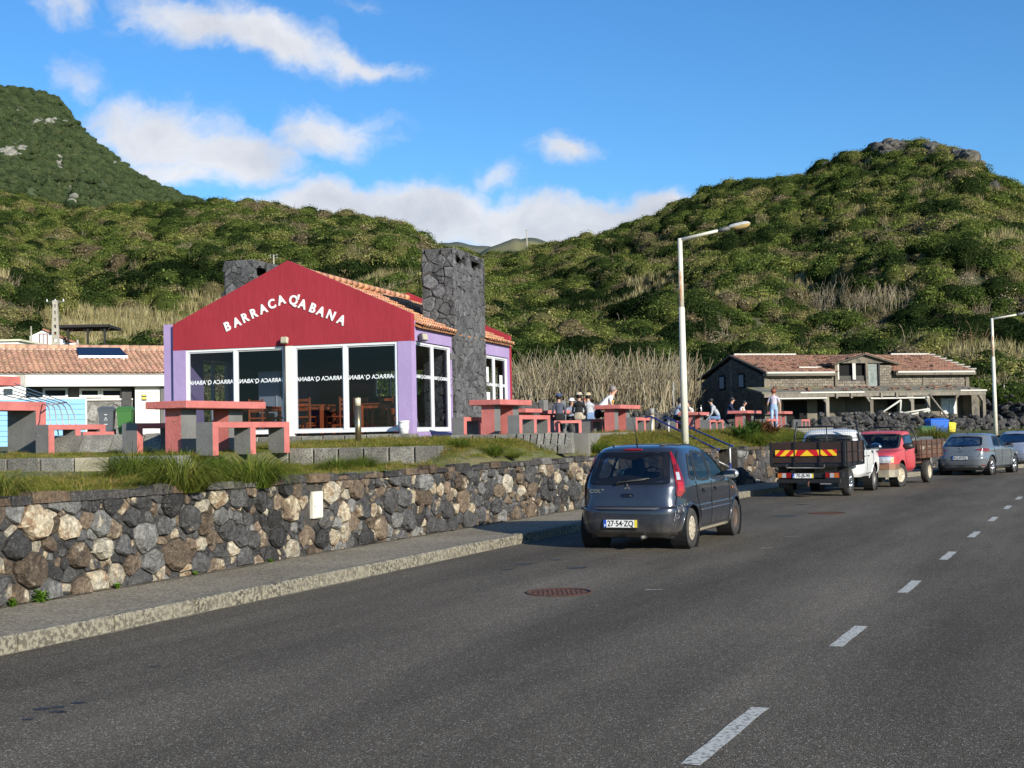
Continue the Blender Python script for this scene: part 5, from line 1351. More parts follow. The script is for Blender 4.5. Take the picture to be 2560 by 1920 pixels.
MB().box(-.12, .10, -.055, -.041, zc-.36, zc+.36).build('pane', pmat('pale_curtain', (.55,.55,.55), .4), w_); MB().box(.14, .36, -.055, -.041, zc-.36, zc+.36).build('pane', MATS['pale_curtain'], w_)
h3 = thing('flat_roofed_house', 'cream edge of a flat roofed house behind the left end of the tiled roof', 'house', (P(0, 860, 74).x, 74, 0), 0)
MB().box(-6, 1.05, 0, 6, 1, zpx(20, 853, 74)).build('wall', WREN, h3); MB().box(-6.1, 1.2, -.15, 6.1, zpx(20, 853, 74)+.001, zpx(20, 850.5, 74)+.05).build('roof_edge', pmat('cream_edge', (.62,.60,.45), .8), h3)
h2.location = (h2.location.x*1.63, 150, -1.1); h2.scale = (1.63,)*3
cp_ = thing('carport', 'dark flat open shelter among the shrubs on the far left', 'shelter', (P(200, 820, 104).x, 104, 0), D2R(3))
zr2 = zpx(200, 817, 104); DKM = pmat('dark_timber', (.02,.019,.018), .8)
MB().box(-1.6, 2.6, -1.5, 2.5, zr2-.14, zr2+.06).build('roof', DKM, cp_)
for x in (-.6, .9, 2.2): MB().box(x-.07, x+.07, -1.2, -1.06, 1, zr2-.141).build('post', DKM, cp_); MB().tube([(x-.5, -1.13, zr2-.15), (x, -1.13, zr2-.6)], .04, 4).build('brace', DKM, cp_); MB().tube([(x+.5, -1.13, zr2-.15), (x, -1.13, zr2-.6)], .04, 4).build('brace', DKM, cp_)
MB().box(-1.3, -.2, -.6, 1.5, 1, zr2-1.3).build('back_wall', MATS['white_wash'], cp_)
cp_.location = (cp_.location.x*1.45, 150.8, -.79); cp_.scale = (1.45,)*3
# poles
POLE = pmat('pole_concrete', (.42,.39,.32), .85, (.33,.3,.25), ns=2); PSTEEL = pmat('pole_steel', (.12,.12,.12), .5)
def utility_pole(x, ytop, ybase, d, label, r=.13, arms=1, mat_=POLE, slots=False):
    b_ = P(x, ybase, d); zt = zpx(x, ytop, d); o = thing('utility_pole', label, 'pole', (b_.x, d, b_.z), 0, 'utility poles on the slopes'); H = zt-b_.z
    mb = MB(); 
    if slots:
        for sx_ in (-1, 1): mb.add([(sx_*r*1.3-.06, -.1, 0), (sx_*r*1.3+.06, -.1, 0), (sx_*r*.6+.05, -.08, H), (sx_*r*.6-.05, -.08, H), (sx_*r*1.3-.06, .1, 0), (sx_*r*1.3+.06, .1, 0), (sx_*r*.6+.05, .08, H), (sx_*r*.6-.05, .08, H)], [(0, 1, 2, 3), (5, 4, 7, 6), (1, 5, 6, 2), (4, 0, 3, 7), (3, 2, 6, 7)])
        k = 0.0
        while k < H: mb.box(-r*1.2, r*1.2, -.085, .085, k, k+.22) ; k += .42
    else: mb.cyl((0, 0, 0), (0, 0, H), r, r*.6, 6)
    mb.build('shaft', mat_, o)
    for a in range(arms):
        z = H*(.97-.10*a); m1 = MB(); m1.tube([(-.55, 0, z), (.55, 0, z)], .035, 5); m1.build('crossarm', PSTEEL, o)
        for q in (-.5, 0, .5): MB().cyl((q, 0, z), (q, 0, z+.16), .05, .03, 6).build('insulator', WHT, o)
    return o
utility_pole(139, 750, 864, 80, 'slotted concrete pole rising over the tiled roof beside the white gabled house', .13, 1, slots=True)
utility_pole(78, 815, 864, 138, 'short pale post at the left corner of the white gabled house', .10, 0)
utility_pole(194, 849, 864, 80, 'short stub post over the tiled roof right of the solar panel', .10, 0)
utility_pole(1065, 583, 640, 300, 'thin pole on the ridge above the right stone chimney', .22, 2)
utility_pole(685, 635, 700, 200, 'pole on the slope just left of the crimson gable tip', .16, 2)
utility_pole(1318, 572, 640, 380, 'thin pole on the saddle against the white cloud', .22, 1)
utility_pole(2512, 962, 1022, 122, 'pale bare post beyond the second street lamp, left of a thinner one', .10, 0)
utility_pole(2523, 975, 1022, 122, 'thin bare post beyond the second street lamp, right of a thicker one', .07, 0)
utility_pole(1685, 955, 1040, 90, 'thin grey post behind the seated group left of the first street lamp', .06, 0, pmat('grey_post', (.3,.3,.29), .7))

# ================================================================ DERELICT HOUSE
e2 = Vector((.952, .306)); f2 = Vector((-.306, .952)); oR = Vector((20.65, 108.0)); R2_ = math.atan2(.306, .952)
ru = thing('derelict_house', 'unfinished grey block house with damaged red tile roof and porch', 'house', (oR.x, oR.y, 0), R2_)
def rx(pxx, y=0.0): return along(pxx, oR + f2*y, e2)
def rz(pxx, pyy, y=0.0):
    s = rx(pxx, y); return CAMZ + (hor(pxx)-pyy)/F0*(oR.y + e2.y*s + f2.y*y)
DW, DL = 11.6, 19.8; EZ = 6.28; RZ = 7.95
CON = pmat('grey_concrete', (.185,.16,.122), .9, (.11,.095,.072), ns=.7, bump=.01, bs=20, spots=(1.1, .60, (.09,.085,.07)))
REN = pmat('stained_render', (.18,.158,.122), .9, (.10,.086,.066), ns=.5, spots=(.8, .58, (.08,.075,.065)))
mb = MB(); mb.box(0, DL, .06, .3, 1.0, 4.9); mb.build('ground_floor_wall', REN, ru)
mb = MB(); mb.box(DL-.3, DL, .3, DW, 1.0, EZ-.25); mb.box(0, DL, DW-.3, DW, 1, EZ-.25); mb.build('rear_walls', REN, ru)
mb = MB(); mb.prism([(.3, 1.0), (DW-.3, 1.0), (DW-.3, EZ-.2), (DW/2, RZ-.2), (.3, EZ-.2)], lambda p: (.06, p[0], p[1]), lambda p: (.30, p[0], p[1])); mb.build('gable_wall_core', pmat('dark_block', (.085,.08,.07), .95, (.06,.055,.05), ns=2), ru)
mb = MB(); mb.box(.31, DL, .12, .3, 4.901, EZ-.28); mb.build('upper_wall_core', MATS['dark_block'], ru)
# block courses, real blocks (joined: far past the piece limit)
BM_ = stone_mat('block_wall', .01, 8, (.33,.30,.25), .72, (.25,.22,.17))
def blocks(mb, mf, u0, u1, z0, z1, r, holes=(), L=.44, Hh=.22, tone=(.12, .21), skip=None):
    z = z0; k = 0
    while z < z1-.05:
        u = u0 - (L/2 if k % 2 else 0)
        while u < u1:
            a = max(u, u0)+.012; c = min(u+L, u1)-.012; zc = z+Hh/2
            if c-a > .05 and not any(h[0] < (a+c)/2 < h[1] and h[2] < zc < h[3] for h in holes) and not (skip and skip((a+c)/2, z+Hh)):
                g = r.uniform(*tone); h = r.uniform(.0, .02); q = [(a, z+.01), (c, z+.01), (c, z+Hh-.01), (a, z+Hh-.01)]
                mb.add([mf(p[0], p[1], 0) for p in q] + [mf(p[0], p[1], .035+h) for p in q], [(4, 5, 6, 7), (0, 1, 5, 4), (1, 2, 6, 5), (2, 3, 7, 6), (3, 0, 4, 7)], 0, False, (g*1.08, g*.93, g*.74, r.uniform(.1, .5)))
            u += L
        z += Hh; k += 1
r = random.Random(6); mb = MB(); xd0, xd1 = rx(2087), rx(2231)
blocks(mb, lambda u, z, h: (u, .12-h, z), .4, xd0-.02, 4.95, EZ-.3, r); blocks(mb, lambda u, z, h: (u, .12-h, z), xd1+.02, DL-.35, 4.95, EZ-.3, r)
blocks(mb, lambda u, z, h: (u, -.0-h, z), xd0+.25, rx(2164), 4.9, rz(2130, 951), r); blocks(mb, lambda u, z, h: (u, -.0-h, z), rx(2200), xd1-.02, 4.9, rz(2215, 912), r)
blocks(mb, lambda u, z, h: (.06-h, u, z), .35, DW-.35, 1.0, RZ, r, holes=[(3.3, 4.6, 5.2, 6.5), (6.9, 8.2, 5.1, 6.4)], tone=(.055, .10), skip=lambda u, z: z > EZ-.2 + (RZ-EZ)*(1-abs(u-DW/2)/(DW/2)))  # darker tones than the front: the gable's shaded side is put into the colour
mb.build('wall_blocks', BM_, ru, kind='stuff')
mb = MB()
for x in (.0, xd0-.24): pass
mb.box(0, .38, -.02, .12, 4.9, EZ-.3); mb.build('corner_post', CON, ru); MB().box(DL-.34, DL+.02, -.02, .12, 4.9, EZ-.3).build('corner_post', CON, ru); MB().box(rx(2308), rx(2316), .0, .12, 4.9, EZ-.3).build('wall_post', CON, ru)
MB().box(-.02, .1, DW/2-.15, DW/2+.15, 4.2, RZ-.3).build('gable_post', CON, ru)
for (a, c) in ((3.35, 4.55), (6.95, 8.15)):
    w_ = MB().box(.0, .07, a, c, 5.2 if a < 5 else 5.1, 6.45).build('window', pmat('black_opening', (.006,.006,.006), 1), ru); MB().box(-.03, -.001, a+.25, c-.15, 5.3, 6.3).build('curtain', pmat('torn_cloth', (.22,.24,.26), .9), w_)
# eaves beams
mb = MB(); mb.box(-.05, xd0-.05, -.55, .12, EZ-.28, EZ-.02); mb.build('eaves_beam', CON, ru); MB().box(xd1+.05, DL+.35, -.55, .12, EZ-.28, EZ-.02).build('eaves_beam', CON, ru)
WB_ = pmat('white_board', (.52,.50,.45), .7, (.5,.49,.44), ns=3)
MB().box(-.1, xd0-.3, -.60, -.551, EZ-.08, EZ+.06).build('gutter_board', WB_, ru); MB().box(xd1+.2, DL+.2, -.60, -.551, EZ-.08, EZ+.06).build('gutter_board', WB_, ru)
# main roof
sl2 = (RZ-EZ)/(DW/2); c2 = math.hypot(1, sl2); dv = Vector((0, 1, sl2))/c2; nr = Vector((0, -sl2, 1))/c2; mb = MB(); r3 = random.Random(2)
hipx = rx(2322, 5.9); 
def holeR(i, j, r):
    u = i*.30; v = j*.42*1/c2
    lim = hipx + (DL+.4-hipx)*(1-v/(DW/2)) if u > hipx else 1e9
    if u > lim: return True
    if xd0+.2 < u < xd1-.2 and v < 3.2: return True
    return r.random() < .035 or (r.random() < .25 and float(fbm(u*.9, v*1.3, 1, 2, 4)) > .52)
tiles(mb, Vector((0, -.5, EZ+.02)), Vector((1, 0, 0)), dv, nr, int((DL+.5)/.30), int((DW/2+.5)*c2/.42), .30, .42, r3, .10, clay_red, hole=holeR, seg=4)
mb.build('roof_tiles', TIL, ru, kind='stuff')
RB = pmat('roof_batten', (.10,.085,.065), .9, (.06,.05,.04), ns=3)
mb = MB(); E_ = EZ-.02; Rr = E_ + sl2*(DW/2+.5)
ec = E_+sl2*3.4; mb.add([(0, -.5, E_), (xd0+.1, -.5, E_), (xd0+.1, 2.9, ec), (0, 2.9, ec), (xd1-.1, -.5, E_), (DL+.3, -.5, E_), (DL+.3-(DL+.3-hipx)*3.4/(DW/2+.5), 2.9, ec), (xd1-.1, 2.9, ec), (hipx, DW/2, Rr), (0, DW/2, Rr), (0, DW+.5, E_), (DL+.3, DW+.5, E_)], [(0, 1, 2, 3), (4, 5, 6, 7), (3, 6, 8, 9), (9, 8, 11, 10), (5, 11, 8, 6)])
v = [(-.15, -.6, E_-.1), (-.15, DW/2, Rr-.1), (-.15, DW+.6, E_-.1), (.0, -.6, E_-.1), (0, DW/2, Rr-.1), (0, DW+.6, E_-.1)]; v += [(x, y, z+.16) for x, y, z in v]
mb.add(v, [(0, 1, 7, 6), (1, 2, 8, 7), (3, 9, 10, 4), (4, 10, 11, 5), (6, 7, 10, 9), (7, 8, 11, 10), (0, 6, 9, 3), (0, 3, 4, 1), (1, 4, 5, 2)]); mb.build('roof_deck', RB, ru)
mb = MB(); mb.box(.3, 6.3, DW/2-.12, DW/2+.12, Rr+.0, Rr+.16); mb.build('ridge_cap', WB_, ru); MB().box(rx(2227, 5.9), hipx, DW/2-.12, DW/2+.12, Rr, Rr+.16).build('ridge_cap', WB_, ru)
mb = MB(); n = 8
for k in range(n): f = (k+.5)/n; mb.box(-.35, .35, -.08, .08, 0, .12, M=Matrix.Translation((hipx+(DL+.3-hipx)*f, DW/2-(DW/2+.5)*f, Rr+(E_-Rr)*f+.08)) @ Matrix.Rotation(-.7, 4, 'Z'))
mb.build('hip_battens', WB_, ru, kind='stuff')
for (x0, L, v) in ((4.6-1.0, 2.1, .65), (8.1, 1.9, .75)): m1 = MB(); z = EZ+sl2*(v+.5)+.1; m1.box(x0, x0+L, v-.08, v+.08, z, z+.1); m1.build('loose_board', WB_, ru)
mb = MB()
for k in range(70):
    u = r3.uniform(1.5, DL-1.5); v = r3.uniform(.3, 4.5)
    if xd0-.3 < u < xd1+.3 and v < 3.2: continue
    if u > hipx: v *= max(0, 1-(u-hipx)/(DL-hipx))*.8
    z = EZ+sl2*(v+.5)+.1; kk = clay_red(r3, 0, 0); mb.box(-.2, .2, -.12, .12, 0, .05, M=Matrix.Translation((u, v, z)) @ Matrix.Rotation(r3.uniform(0, 3), 4, 'Z') @ Matrix.Rotation(.4, 4, 'X'), col=kk)
mb.build('loose_tiles', TIL, ru, kind='stuff')
# dormer
zg, zl = rz(2159, 884), rz(2100, 908); xm = rx(2159)
zwt, zwb = rz(2130, 902), rz(2130, 949); xa, xb, xc_, xd_ = rx(2094), rx(2164), rx(2170), rx(2200); zdt, zdb = rz(2184, 903), rz(2184, 966.5)
mb = MB(); F = mb.box
F(xd0, xa-.0, -.1, .1, 4.85, zl); F(xb+.001, xc_-.001, -.1, .1, 4.85, zl)
mb.build('dormer_post', CON, ru)
mb = MB(); mb.prism([(xd0, zl+.001), (xd1, zl+.001), (xd1, zl+.02), (xm, zg-.12), (xd0, zl+.02)], lambda p: (p[0], -.1, p[1]), lambda p: (p[0], .1, p[1])); mb.build('dormer_gable', CON, ru)
mb = MB(); mb.box(xa, xb, -.02, .1, zwt, zl); mb.box(xc_, xd1, -.02, .1, zdt, zl); mb.build('dormer_lintel', CON, ru)
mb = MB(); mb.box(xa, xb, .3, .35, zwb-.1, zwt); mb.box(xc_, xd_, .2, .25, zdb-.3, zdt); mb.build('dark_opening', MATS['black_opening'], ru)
w_ = MB().box(rx(2133)-.05, rx(2133)+.25, -.06, -.0, zwb, zwt).build('window_mullion', WB_, ru); MB().box(xa+.001, xa+.15, -.06, -.0, zwb, zwt).build('window_jamb', WB_, ru)
d_ = MB().box(xc_+.1, xd_-.15, .1, .14, zdb, zdt-.1).build('balcony_door', pmat('dusty_glass', (.12,.15,.14), .3, (.25,.27,.25), ns=3), ru); MB().box(xd_-.14, xd_, -.06, .1, zdb-.1, zdt).build('door_frame', MATS['dark_timber'], ru)
for sg in (-1, 1):
    xe_ = xd0-.45 if sg < 0 else xd1+.5; ze_ = zl-.08
    m1 = MB(); v = [(xm, -.45, zg), (xe_, -.45, ze_), (xe_, 3.6, ze_), (xm, 4.6, zg)]; v += [(x, y, z-.12) for x, y, z in v]
    m1.add(v, [(0, 1, 2, 3), (7, 6, 5, 4), (0, 4, 5, 1), (1, 5, 6, 2), (3, 7, 4, 0)]); m1.build('dormer_roof', RB, ru)
    m1 = MB(); dl_ = math.hypot(xe_-xm, ze_-zg); du = Vector((0, 1, 0)); dv_ = Vector((xm-xe_, 0, zg-ze_))/dl_; nn = Vector((-(zg-ze_)*sg*-1, 0, abs(xm-xe_)))/dl_
    tiles(m1, Vector((xe_, -.40, ze_+.02)), du, dv_, nn, 12, int(dl_/.42), .30, .42, r3, .10, clay_red, hole=lambda i, j, r: r.random() < .12, seg=4); m1.build('dormer_tiles', TIL, ru, kind='stuff')
for (x) in (xd0, xd1-.14):
    m1 = MB(); m1.add([(x, .1, 4.9), (x, 3.6, 6.9), (x, 3.6, zl-.1), (x, .1, zl-.1), (x+.14, .1, 4.9), (x+.14, 3.6, 6.9), (x+.14, 3.6, zl-.1), (x+.14, .1, zl-.1)], [(0, 1, 2, 3), (7, 6, 5, 4), (0, 3, 7, 4), (3, 2, 6, 7)]); m1.build('dormer_cheek', CON, ru)
# porch
PD = 3.2; zi = rz(2100, 966, 0); zo = 4.60; xp0, xp1 = rx(1905, -PD), rx(2467, -PD)
m1 = MB(); v = [(xp0, -PD, zo), (xp1, -PD, zo), (xp1-.3, .02, zi), (xp0+.3, .02, zi)]; v += [(x, y, z-.13) for x, y, z in v]; m1.add(v, [(0, 1, 2, 3), (7, 6, 5, 4), (0, 4, 5, 1), (1, 5, 6, 2), (3, 7, 4, 0)])
m = pmat('porch_slab', (.13,.12,.09), .95, (.19,.175,.14), ns=.8, spots=(.5, .62, (.28,.24,.05))); m1.build('porch_roof', m, ru)
mb = MB()
for k in range(60): u = r3.uniform(xp0+2, xp1-1); v = r3.uniform(-PD+.3, -.2); z = zo+(zi-zo)*(v+PD)/PD; mb.box(-.2, .2, -.12, .12, 0, .06, M=Matrix.Translation((u, v, z)) @ Matrix.Rotation(r3.uniform(0, 3), 4, 'Z') @ Matrix.Rotation(.3, 4, 'X'), col=clay_red(r3, 0, 0))
mb.build('fallen_tiles', TIL, ru, kind='stuff')
TMB = pmat('weathered_timber', (.24,.21,.17), .9, (.15,.135,.11), ns=4, bscale=(1, 1, .3), rnd=.2)
MB().box(xp0+.2, xp1-.1, -PD+.02, -PD+.25, zo-.42, zo-.131).build('porch_beam', TMB, ru)
for (a, c, z) in ((1945, 2066, zo-.47), (2000, 2160, zo-.03), (2175, 2320, zo-.55), (2400, 2466, zo+.005)): MB().box(rx(a, -PD), rx(c, -PD), -PD-.06, -PD-.001, z-.10, z+.02).build('white_batten', WB_, ru)
for x in (1946, 2066, 2176, 2278, 2318, 2457):
    xx = rx(x, -PD+.2); o = MB().box(-.15, .15, -.13, .13, 1.0, zo-.421, bev=.01).build('porch_post', CON if x in (1946, 2176, 2457) else TMB, ru); o.location = (xx, -PD+.2, 0)
    MB().add([(xx-.14, -PD+.08, zo-.95), (xx-.14, -PD+.3, zo-.95), (xx-.55, -PD+.08, zo-.43), (xx-.55, -PD+.3, zo-.43), (xx-.14, -PD+.08, zo-.43), (xx-.14, -PD+.3, zo-.43)], [(0, 2, 4), (1, 5, 3), (0, 1, 3, 2)]).build('bracket', TMB, ru)
for x in (2090, 2127, 2202, 2240): xx = rx(x, -PD); MB().box(xx-.09, xx+.09, -PD-.12, -PD+.0, zo-.55, zo-.14).build('hanging_joist', TMB, ru)
# openings below
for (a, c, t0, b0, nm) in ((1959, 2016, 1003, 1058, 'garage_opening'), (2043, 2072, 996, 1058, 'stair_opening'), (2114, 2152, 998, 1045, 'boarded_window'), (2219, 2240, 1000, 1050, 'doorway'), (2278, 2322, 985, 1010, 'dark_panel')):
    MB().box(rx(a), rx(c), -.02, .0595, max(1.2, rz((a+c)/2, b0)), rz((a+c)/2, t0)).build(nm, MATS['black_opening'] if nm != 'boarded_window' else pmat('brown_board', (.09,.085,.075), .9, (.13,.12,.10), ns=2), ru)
w_ = MB().box(rx(2350), rx(2389), -.05, .055, rz(2370, 1035), rz(2370, 996)).build('window', WB_, ru)
xa_, xm_, xb_ = rx(2350)+.06, rx(2370), rx(2389)-.06; zA, zB = rz(2370, 1035)+.08, rz(2370, 996)-.06
PLS = pmat('plastic_sheet', (.62,.64,.66), .35, (.45,.47,.5), ns=5, bump=.05, bs=3)
MB().box(xa_, xm_-.04, -.07, -.051, zA, zB).build('plastic_sheet', PLS, w_); MB().box(xm_+.04, xb_, -.07, -.051, zA, zB).build('plastic_sheet', PLS, w_)
MB().box(rx(2404), DL-.01, -1.3, .055, 1.0, 4.5).build('end_pier', REN, ru)
for k, (a, b_) in enumerate((((2190, 1040), (2251, 1000)), ((2251, 1000), (2246, 1034)), ((2246, 1034), (2318, 1022)), ((2248, 1042), (2318, 1026)), ((2318, 1022), (2312, 1046)), ((2192, 1040), (2246, 1031)), ((2322, 985), (2354, 1044)))):
    pa_ = Vector((rx(a[0], -3.6), -3.6, rz(a[0], a[1], -3.6))); pb_ = Vector((rx(b_[0], -3.6), -3.6-.1*k, rz(b_[0], b_[1], -3.6))); MB().tube([pa_, pb_], .085, 4).build('fallen_timber', WB_ if k < 6 else TMB, ru)
hut = thing('small_hut', 'small white hut with orange roof beside the far end of the derelict house', 'hut', (P(2455, 1040, 124).x, 124, 0), D2R(20))
mb = MB(); mb.prism([(-1.6, 1), (1.6, 1), (1.6, 4.3), (.6, 4.3), (-1.6, 3.4)], lambda p: (p[0], 0, p[1]), lambda p: (p[0], 4, p[1])); mb.build('wall', MATS['white_wash'], hut)
MB().add([(-2.0, -.2, 3.3), (.7, -.2, 4.42), (.7, 4.2, 4.42), (-2.0, 4.2, 3.3), (-2, -.2, 3.2), (.7, -.2, 4.32)], [(0, 1, 2, 3), (4, 5, 1, 0)]).build('roof', pmat('rust_roof', (.30,.14,.08), .85, (.2,.1,.06), ns=4), hut)
MB().box(-1.3, .1, -.03, -.001, 1.2, 3.0).build('roller_door', pmat('blue_grey', (.10,.14,.19), .5), hut); MB().box(.55, 1.0, -.03, -.001, 2.0, 2.9).build('window', pmat('lime_glass', (.30,.50,.12), .4), hut); MB().box(1.05, 1.5, -.03, -.001, 1.7, 2.9).build('door', pmat('red_brown_door', (.30,.10,.05), .5), hut)
# raised yard under the ruin
mb = MB(); c0 = oR - f2*6; q = [oR - e2*3 - f2*4.5, oR + e2*30 - f2*4.5, oR + e2*30 + f2*16, oR - e2*3 + f2*16]
mb.add([(p.x, p.y, 2.1) for p in q] + [(p.x, p.y, .5) for p in q], [(0, 1, 2, 3), (0, 4, 5, 1), (3, 7, 4, 0)]); struct('yard', mb, MATS['earth'])

# ================================================================ STREET LAMPS, BOLLARDS, RAILS, BINS
LMP = pmat('lamp_post_paint', (.66,.64,.54), .5, (.60,.57,.47), ns=3); RST = pmat('lamp_rust', (.40,.17,.07), .8, (.62,.55,.42), ns=6)
def street_lamp(x, ybase, ytop, d, hx, hy, label, k=1.0):
    b_ = P(x, ybase, d); zt = zpx(x, ytop, d); o = thing('street_lamp', label, 'street lamp', (b_.x, d, b_.z-.3), 0, 'pale street lamps along the pavement'); H = zt-b_.z+.3
    hd = P(hx, hy, d) - Vector((b_.x, d, b_.z-.3)); hd.y = -hd.x*.15
    MB().cyl((0, 0, 0), (0, 0, H-1.9*k), .105*k, .082*k, 12).build('pole', LMP, o)
    MB().cyl((0, 0, H-1.899*k), (0, 0, H), .068*k, .062*k, 12).build('pole_top', LMP, o); 
    MB().cyl((-.004, .002, H-2.0*k), (-.004, .002, H-.9*k), .0705*k, .067*k, 12).build('rust_sleeve', RST, o)
    a = Vector((0, 0, H-.04)); dr_ = (hd-a).normalized(); MB().cyl(a, hd, .052*k, .042*k, 10).build('arm', LMP, o); MB().cyl(hd - dr_*.30*k, hd+dr_*.02, .06*k, .06*k, 10).build('collar', pmat('dark_collar', (.12,.12,.12), .6), o)
    q = dr_.to_track_quat('X', 'Z').to_matrix().to_4x4(); m1 = MB(); n = 12; prof = [(0, .09, .09), (.06, .12, .12), (.35, .15, .13), (.75, .155, .12), (.92, .10, .07), (.97, .03, .02)]; v = []
    for (xx, wy, wz_) in prof:
        for j in range(n//2+1): th = math.pi*j/(n//2); v.append(Vector((xx*k, wy*k*math.cos(th), wz_*k*math.sin(th))))
    w__ = n//2+1; m1.add(v, [(i*w__+j, i*w__+j+1, (i+1)*w__+j+1, (i+1)*w__+j) for i in range(len(prof)-1) for j in range(n//2)], 0, True); h_ = m1.build('lamp_head', pmat('lamp_head_grey', (.50,.51,.50), .6, (.38,.38,.36), ns=8), o); h_.matrix_local = Matrix.Translation(hd) @ q @ Matrix.Diagonal((.60, .75, .72, 1))
    m1 = MB(); v = []
    for (xx, wy, wz_) in prof:
        for j in range(n//2+1): th = math.pi*j/(n//2); v.append(Vector((xx*k, wy*.93*k*math.cos(th), -(wz_*1.25 if xx > .1 else .02)*k*math.sin(th))))
    m1.add(v, [(i*w__+j, (i+1)*w__+j, (i+1)*w__+j+1, i*w__+j+1) for i in range(len(prof)-1) for j in range(n//2)], 0, True); g_ = m1.build('lamp_glass', pmat('amber_lens', (.50,.36,.14), .25, (.40,.30,.14), ns=5), h_)
    return o
street_lamp(1713, 1110, 594, 36.2, 1820, 573, 'tall cream street lamp with rusty sleeve standing behind the dark hatchback')
street_lamp(2490, 1092, 795, 65, 2553, 785, 'far cream street lamp standing behind the grey hatchback', 1.0)
BR = pmat('bronze_steel', (.32,.26,.16), .32, (.26,.21,.13), ns=3, metal=.85)
bp = P(896, 1107, 29); bo = thing('bollard_light', 'bronze bollard light with frosted top on the lawn before the glass front', 'bollard', (bp.x, bp.y, bp.z-.12))
MB().cyl((0, 0, 0), (0, 0, .93), .068, n=18).build('post', BR, bo); MB().cyl((0, 0, .931), (0, 0, 1.10), .066, n=18).build('lens', pmat('frosted_lens', (.55,.50,.38), .35), bo); MB().cyl((0, 0, 1.101), (0, 0, 1.118), .070, n=18).build('cap', BR, bo)
bp = P(1631, 1078, 40.5); bo = thing('bollard_light', 'pale wooden bollard with a grey top beside the blue stair rail', 'bollard', (bp.x, bp.y, bp.z-.3)); 
MB().cyl((0, 0, 0), (0, 0, .80), .07, n=14).build('post', pmat('pale_wood', (.46,.37,.23), .7, (.38,.3,.18), ns=4), bo); MB().cyl((0, 0, .801), (0, 0, 1.0), .074, n=14).build('cap', pmat('grey_cap', (.28,.27,.25), .7), bo)
BLR = pmat('blue_rail_paint', (.025,.045,.22), .4); WRL = pmat('white_rail_paint', (.75,.75,.74), .5)
def stair_rail(a, b_, da, db, label, posts):
    A_ = P(a[0], a[1], da); B_ = P(b_[0], b_[1], db); o = thing('stair_handrail', label, 'handrail', (0, 0, 0), 0, 'blue and white stair handrails')
    d_ = (B_-A_); ext = A_ - Vector((d_.x, d_.y, 0)).normalized()*.28; ext.z = A_.z - .02
    MB().tube([ext, A_, B_, B_ + Vector((d_.x, d_.y, 0)).normalized()*.1], .027, 8).build('top_rail', BLR, o)
    for f in posts:
        q = A_.lerp(B_, f); MB().cyl((q.x, q.y, q.z-.02), (q.x, q.y, q.z-.5), .024, n=8).build('post', WRL, o); MB().cyl((q.x, q.y, q.z-.5), (q.x, q.y, q.z-.98), .025, n=8).build('post_foot', BLR, o)
    lo = [A_.lerp(B_, f) - Vector((0, 0, .62)) for f in (posts[0], posts[-1])]; MB().tube(lo, .018, 6).build('lower_rail', WRL, o)
stair_rail((1626, 1041), (1793, 1123.6), 39.4, 36.6, 'left blue handrail with white posts at the wall steps', (.02, .5, 1.0))
stair_rail((1668, 1044), (1828, 1115), 40.4, 37.6, 'right blue handrail with white posts at the wall steps', (.02, .5, .98))
def wheelie(x, yb, d, mat_, matl, label, rz=0.0, s=1.0, wd=1.0, logo=False, grp=None):
    b_ = P(x, yb, d); o = thing('wheelie_bin', label, 'bin', (b_.x, b_.y, b_.z), rz, grp); m1 = MB(); w0, w1, q0, q1, h = .22*wd*s, .28*wd*s, .24*s, .34*s, .95*s
    v = [(-w0, -q0, .06), (w0, -q0, .06), (w0, q0, .06), (-w0, q0, .06), (-w1, -q1, h), (w1, -q1, h), (w1, q1, h), (-w1, q1, h)]; m1.add(v, [(0, 3, 2, 1), (0, 1, 5, 4), (1, 2, 6, 5), (2, 3, 7, 6), (3, 0, 4, 7)]); m1.box(-w1-.02, w1+.02, -q1-.02, q1+.02, h-.07*s, h-.001, bev=.01); m1.build('body', mat_, o)
    l_ = MB(); v = [(-w1-.03, -q1-.04, h), (w1+.03, -q1-.04, h), (w1+.03, q1+.03, h), (-w1-.03, q1+.03, h), (-w1*.8, -q1*.7, h+.09*s), (w1*.8, -q1*.7, h+.09*s), (w1*.8, q1*.9, h+.12*s), (-w1*.8, q1*.9, h+.12*s)]; l_.add(v, [(4, 5, 6, 7), (0, 1, 5, 4), (1, 2, 6, 5), (2, 3, 7, 6), (3, 0, 4, 7), (0, 3, 2, 1)]); l_.build('lid', matl, o)
    MB().tube([(-w1*.8, q1+.05, h+.02), (w1*.8, q1+.05, h+.02)], .02, 6).build('handle', matl, o)
    for sx_ in (-1, 1): MB().cyl((sx_*w0*1.0, q0+.04, .1*s), (sx_*(w0+.05), q0+.04, .1*s), .1*s, n=12).build('wheel', pmat('black_rubber', (.02,.02,.02), .8), o)
    if logo:
        for zz, w_ in ((.74, .10), (.38, .12)): MB().box(-w_/2, w_/2, -.003, 0, -.012, .012).build('printed_band', WHT, o).matrix_local = Matrix.Translation((0, -q0-.003-(zz-.06)*.112, zz)) @ Matrix.Rotation(.11, 4, 'X')
        tri = MB(); tri.tube([(math.cos(a_)*.075, 0, math.sin(a_)*.075) for a_ in (math.pi/2, math.pi*7/6, math.pi*11/6, math.pi/2)], .011, 4); tri.build('recycling_emblem', WHT, o).location = (0, -q0-.006-.5*.112, .56)
    return o
GB = pmat('bin_grey', (.085,.095,.11), .5); GG = pmat('bin_green', (.045,.155,.035), .5); BBL = pmat('bin_blue', (.02,.13,.55), .45); YEL = pmat('bin_yellow', (.68,.58,.05), .5); BGR = pmat('skip_green', (.05,.17,.09), .6)
def bin2(*a, **k): return wheelie(*a, **k)
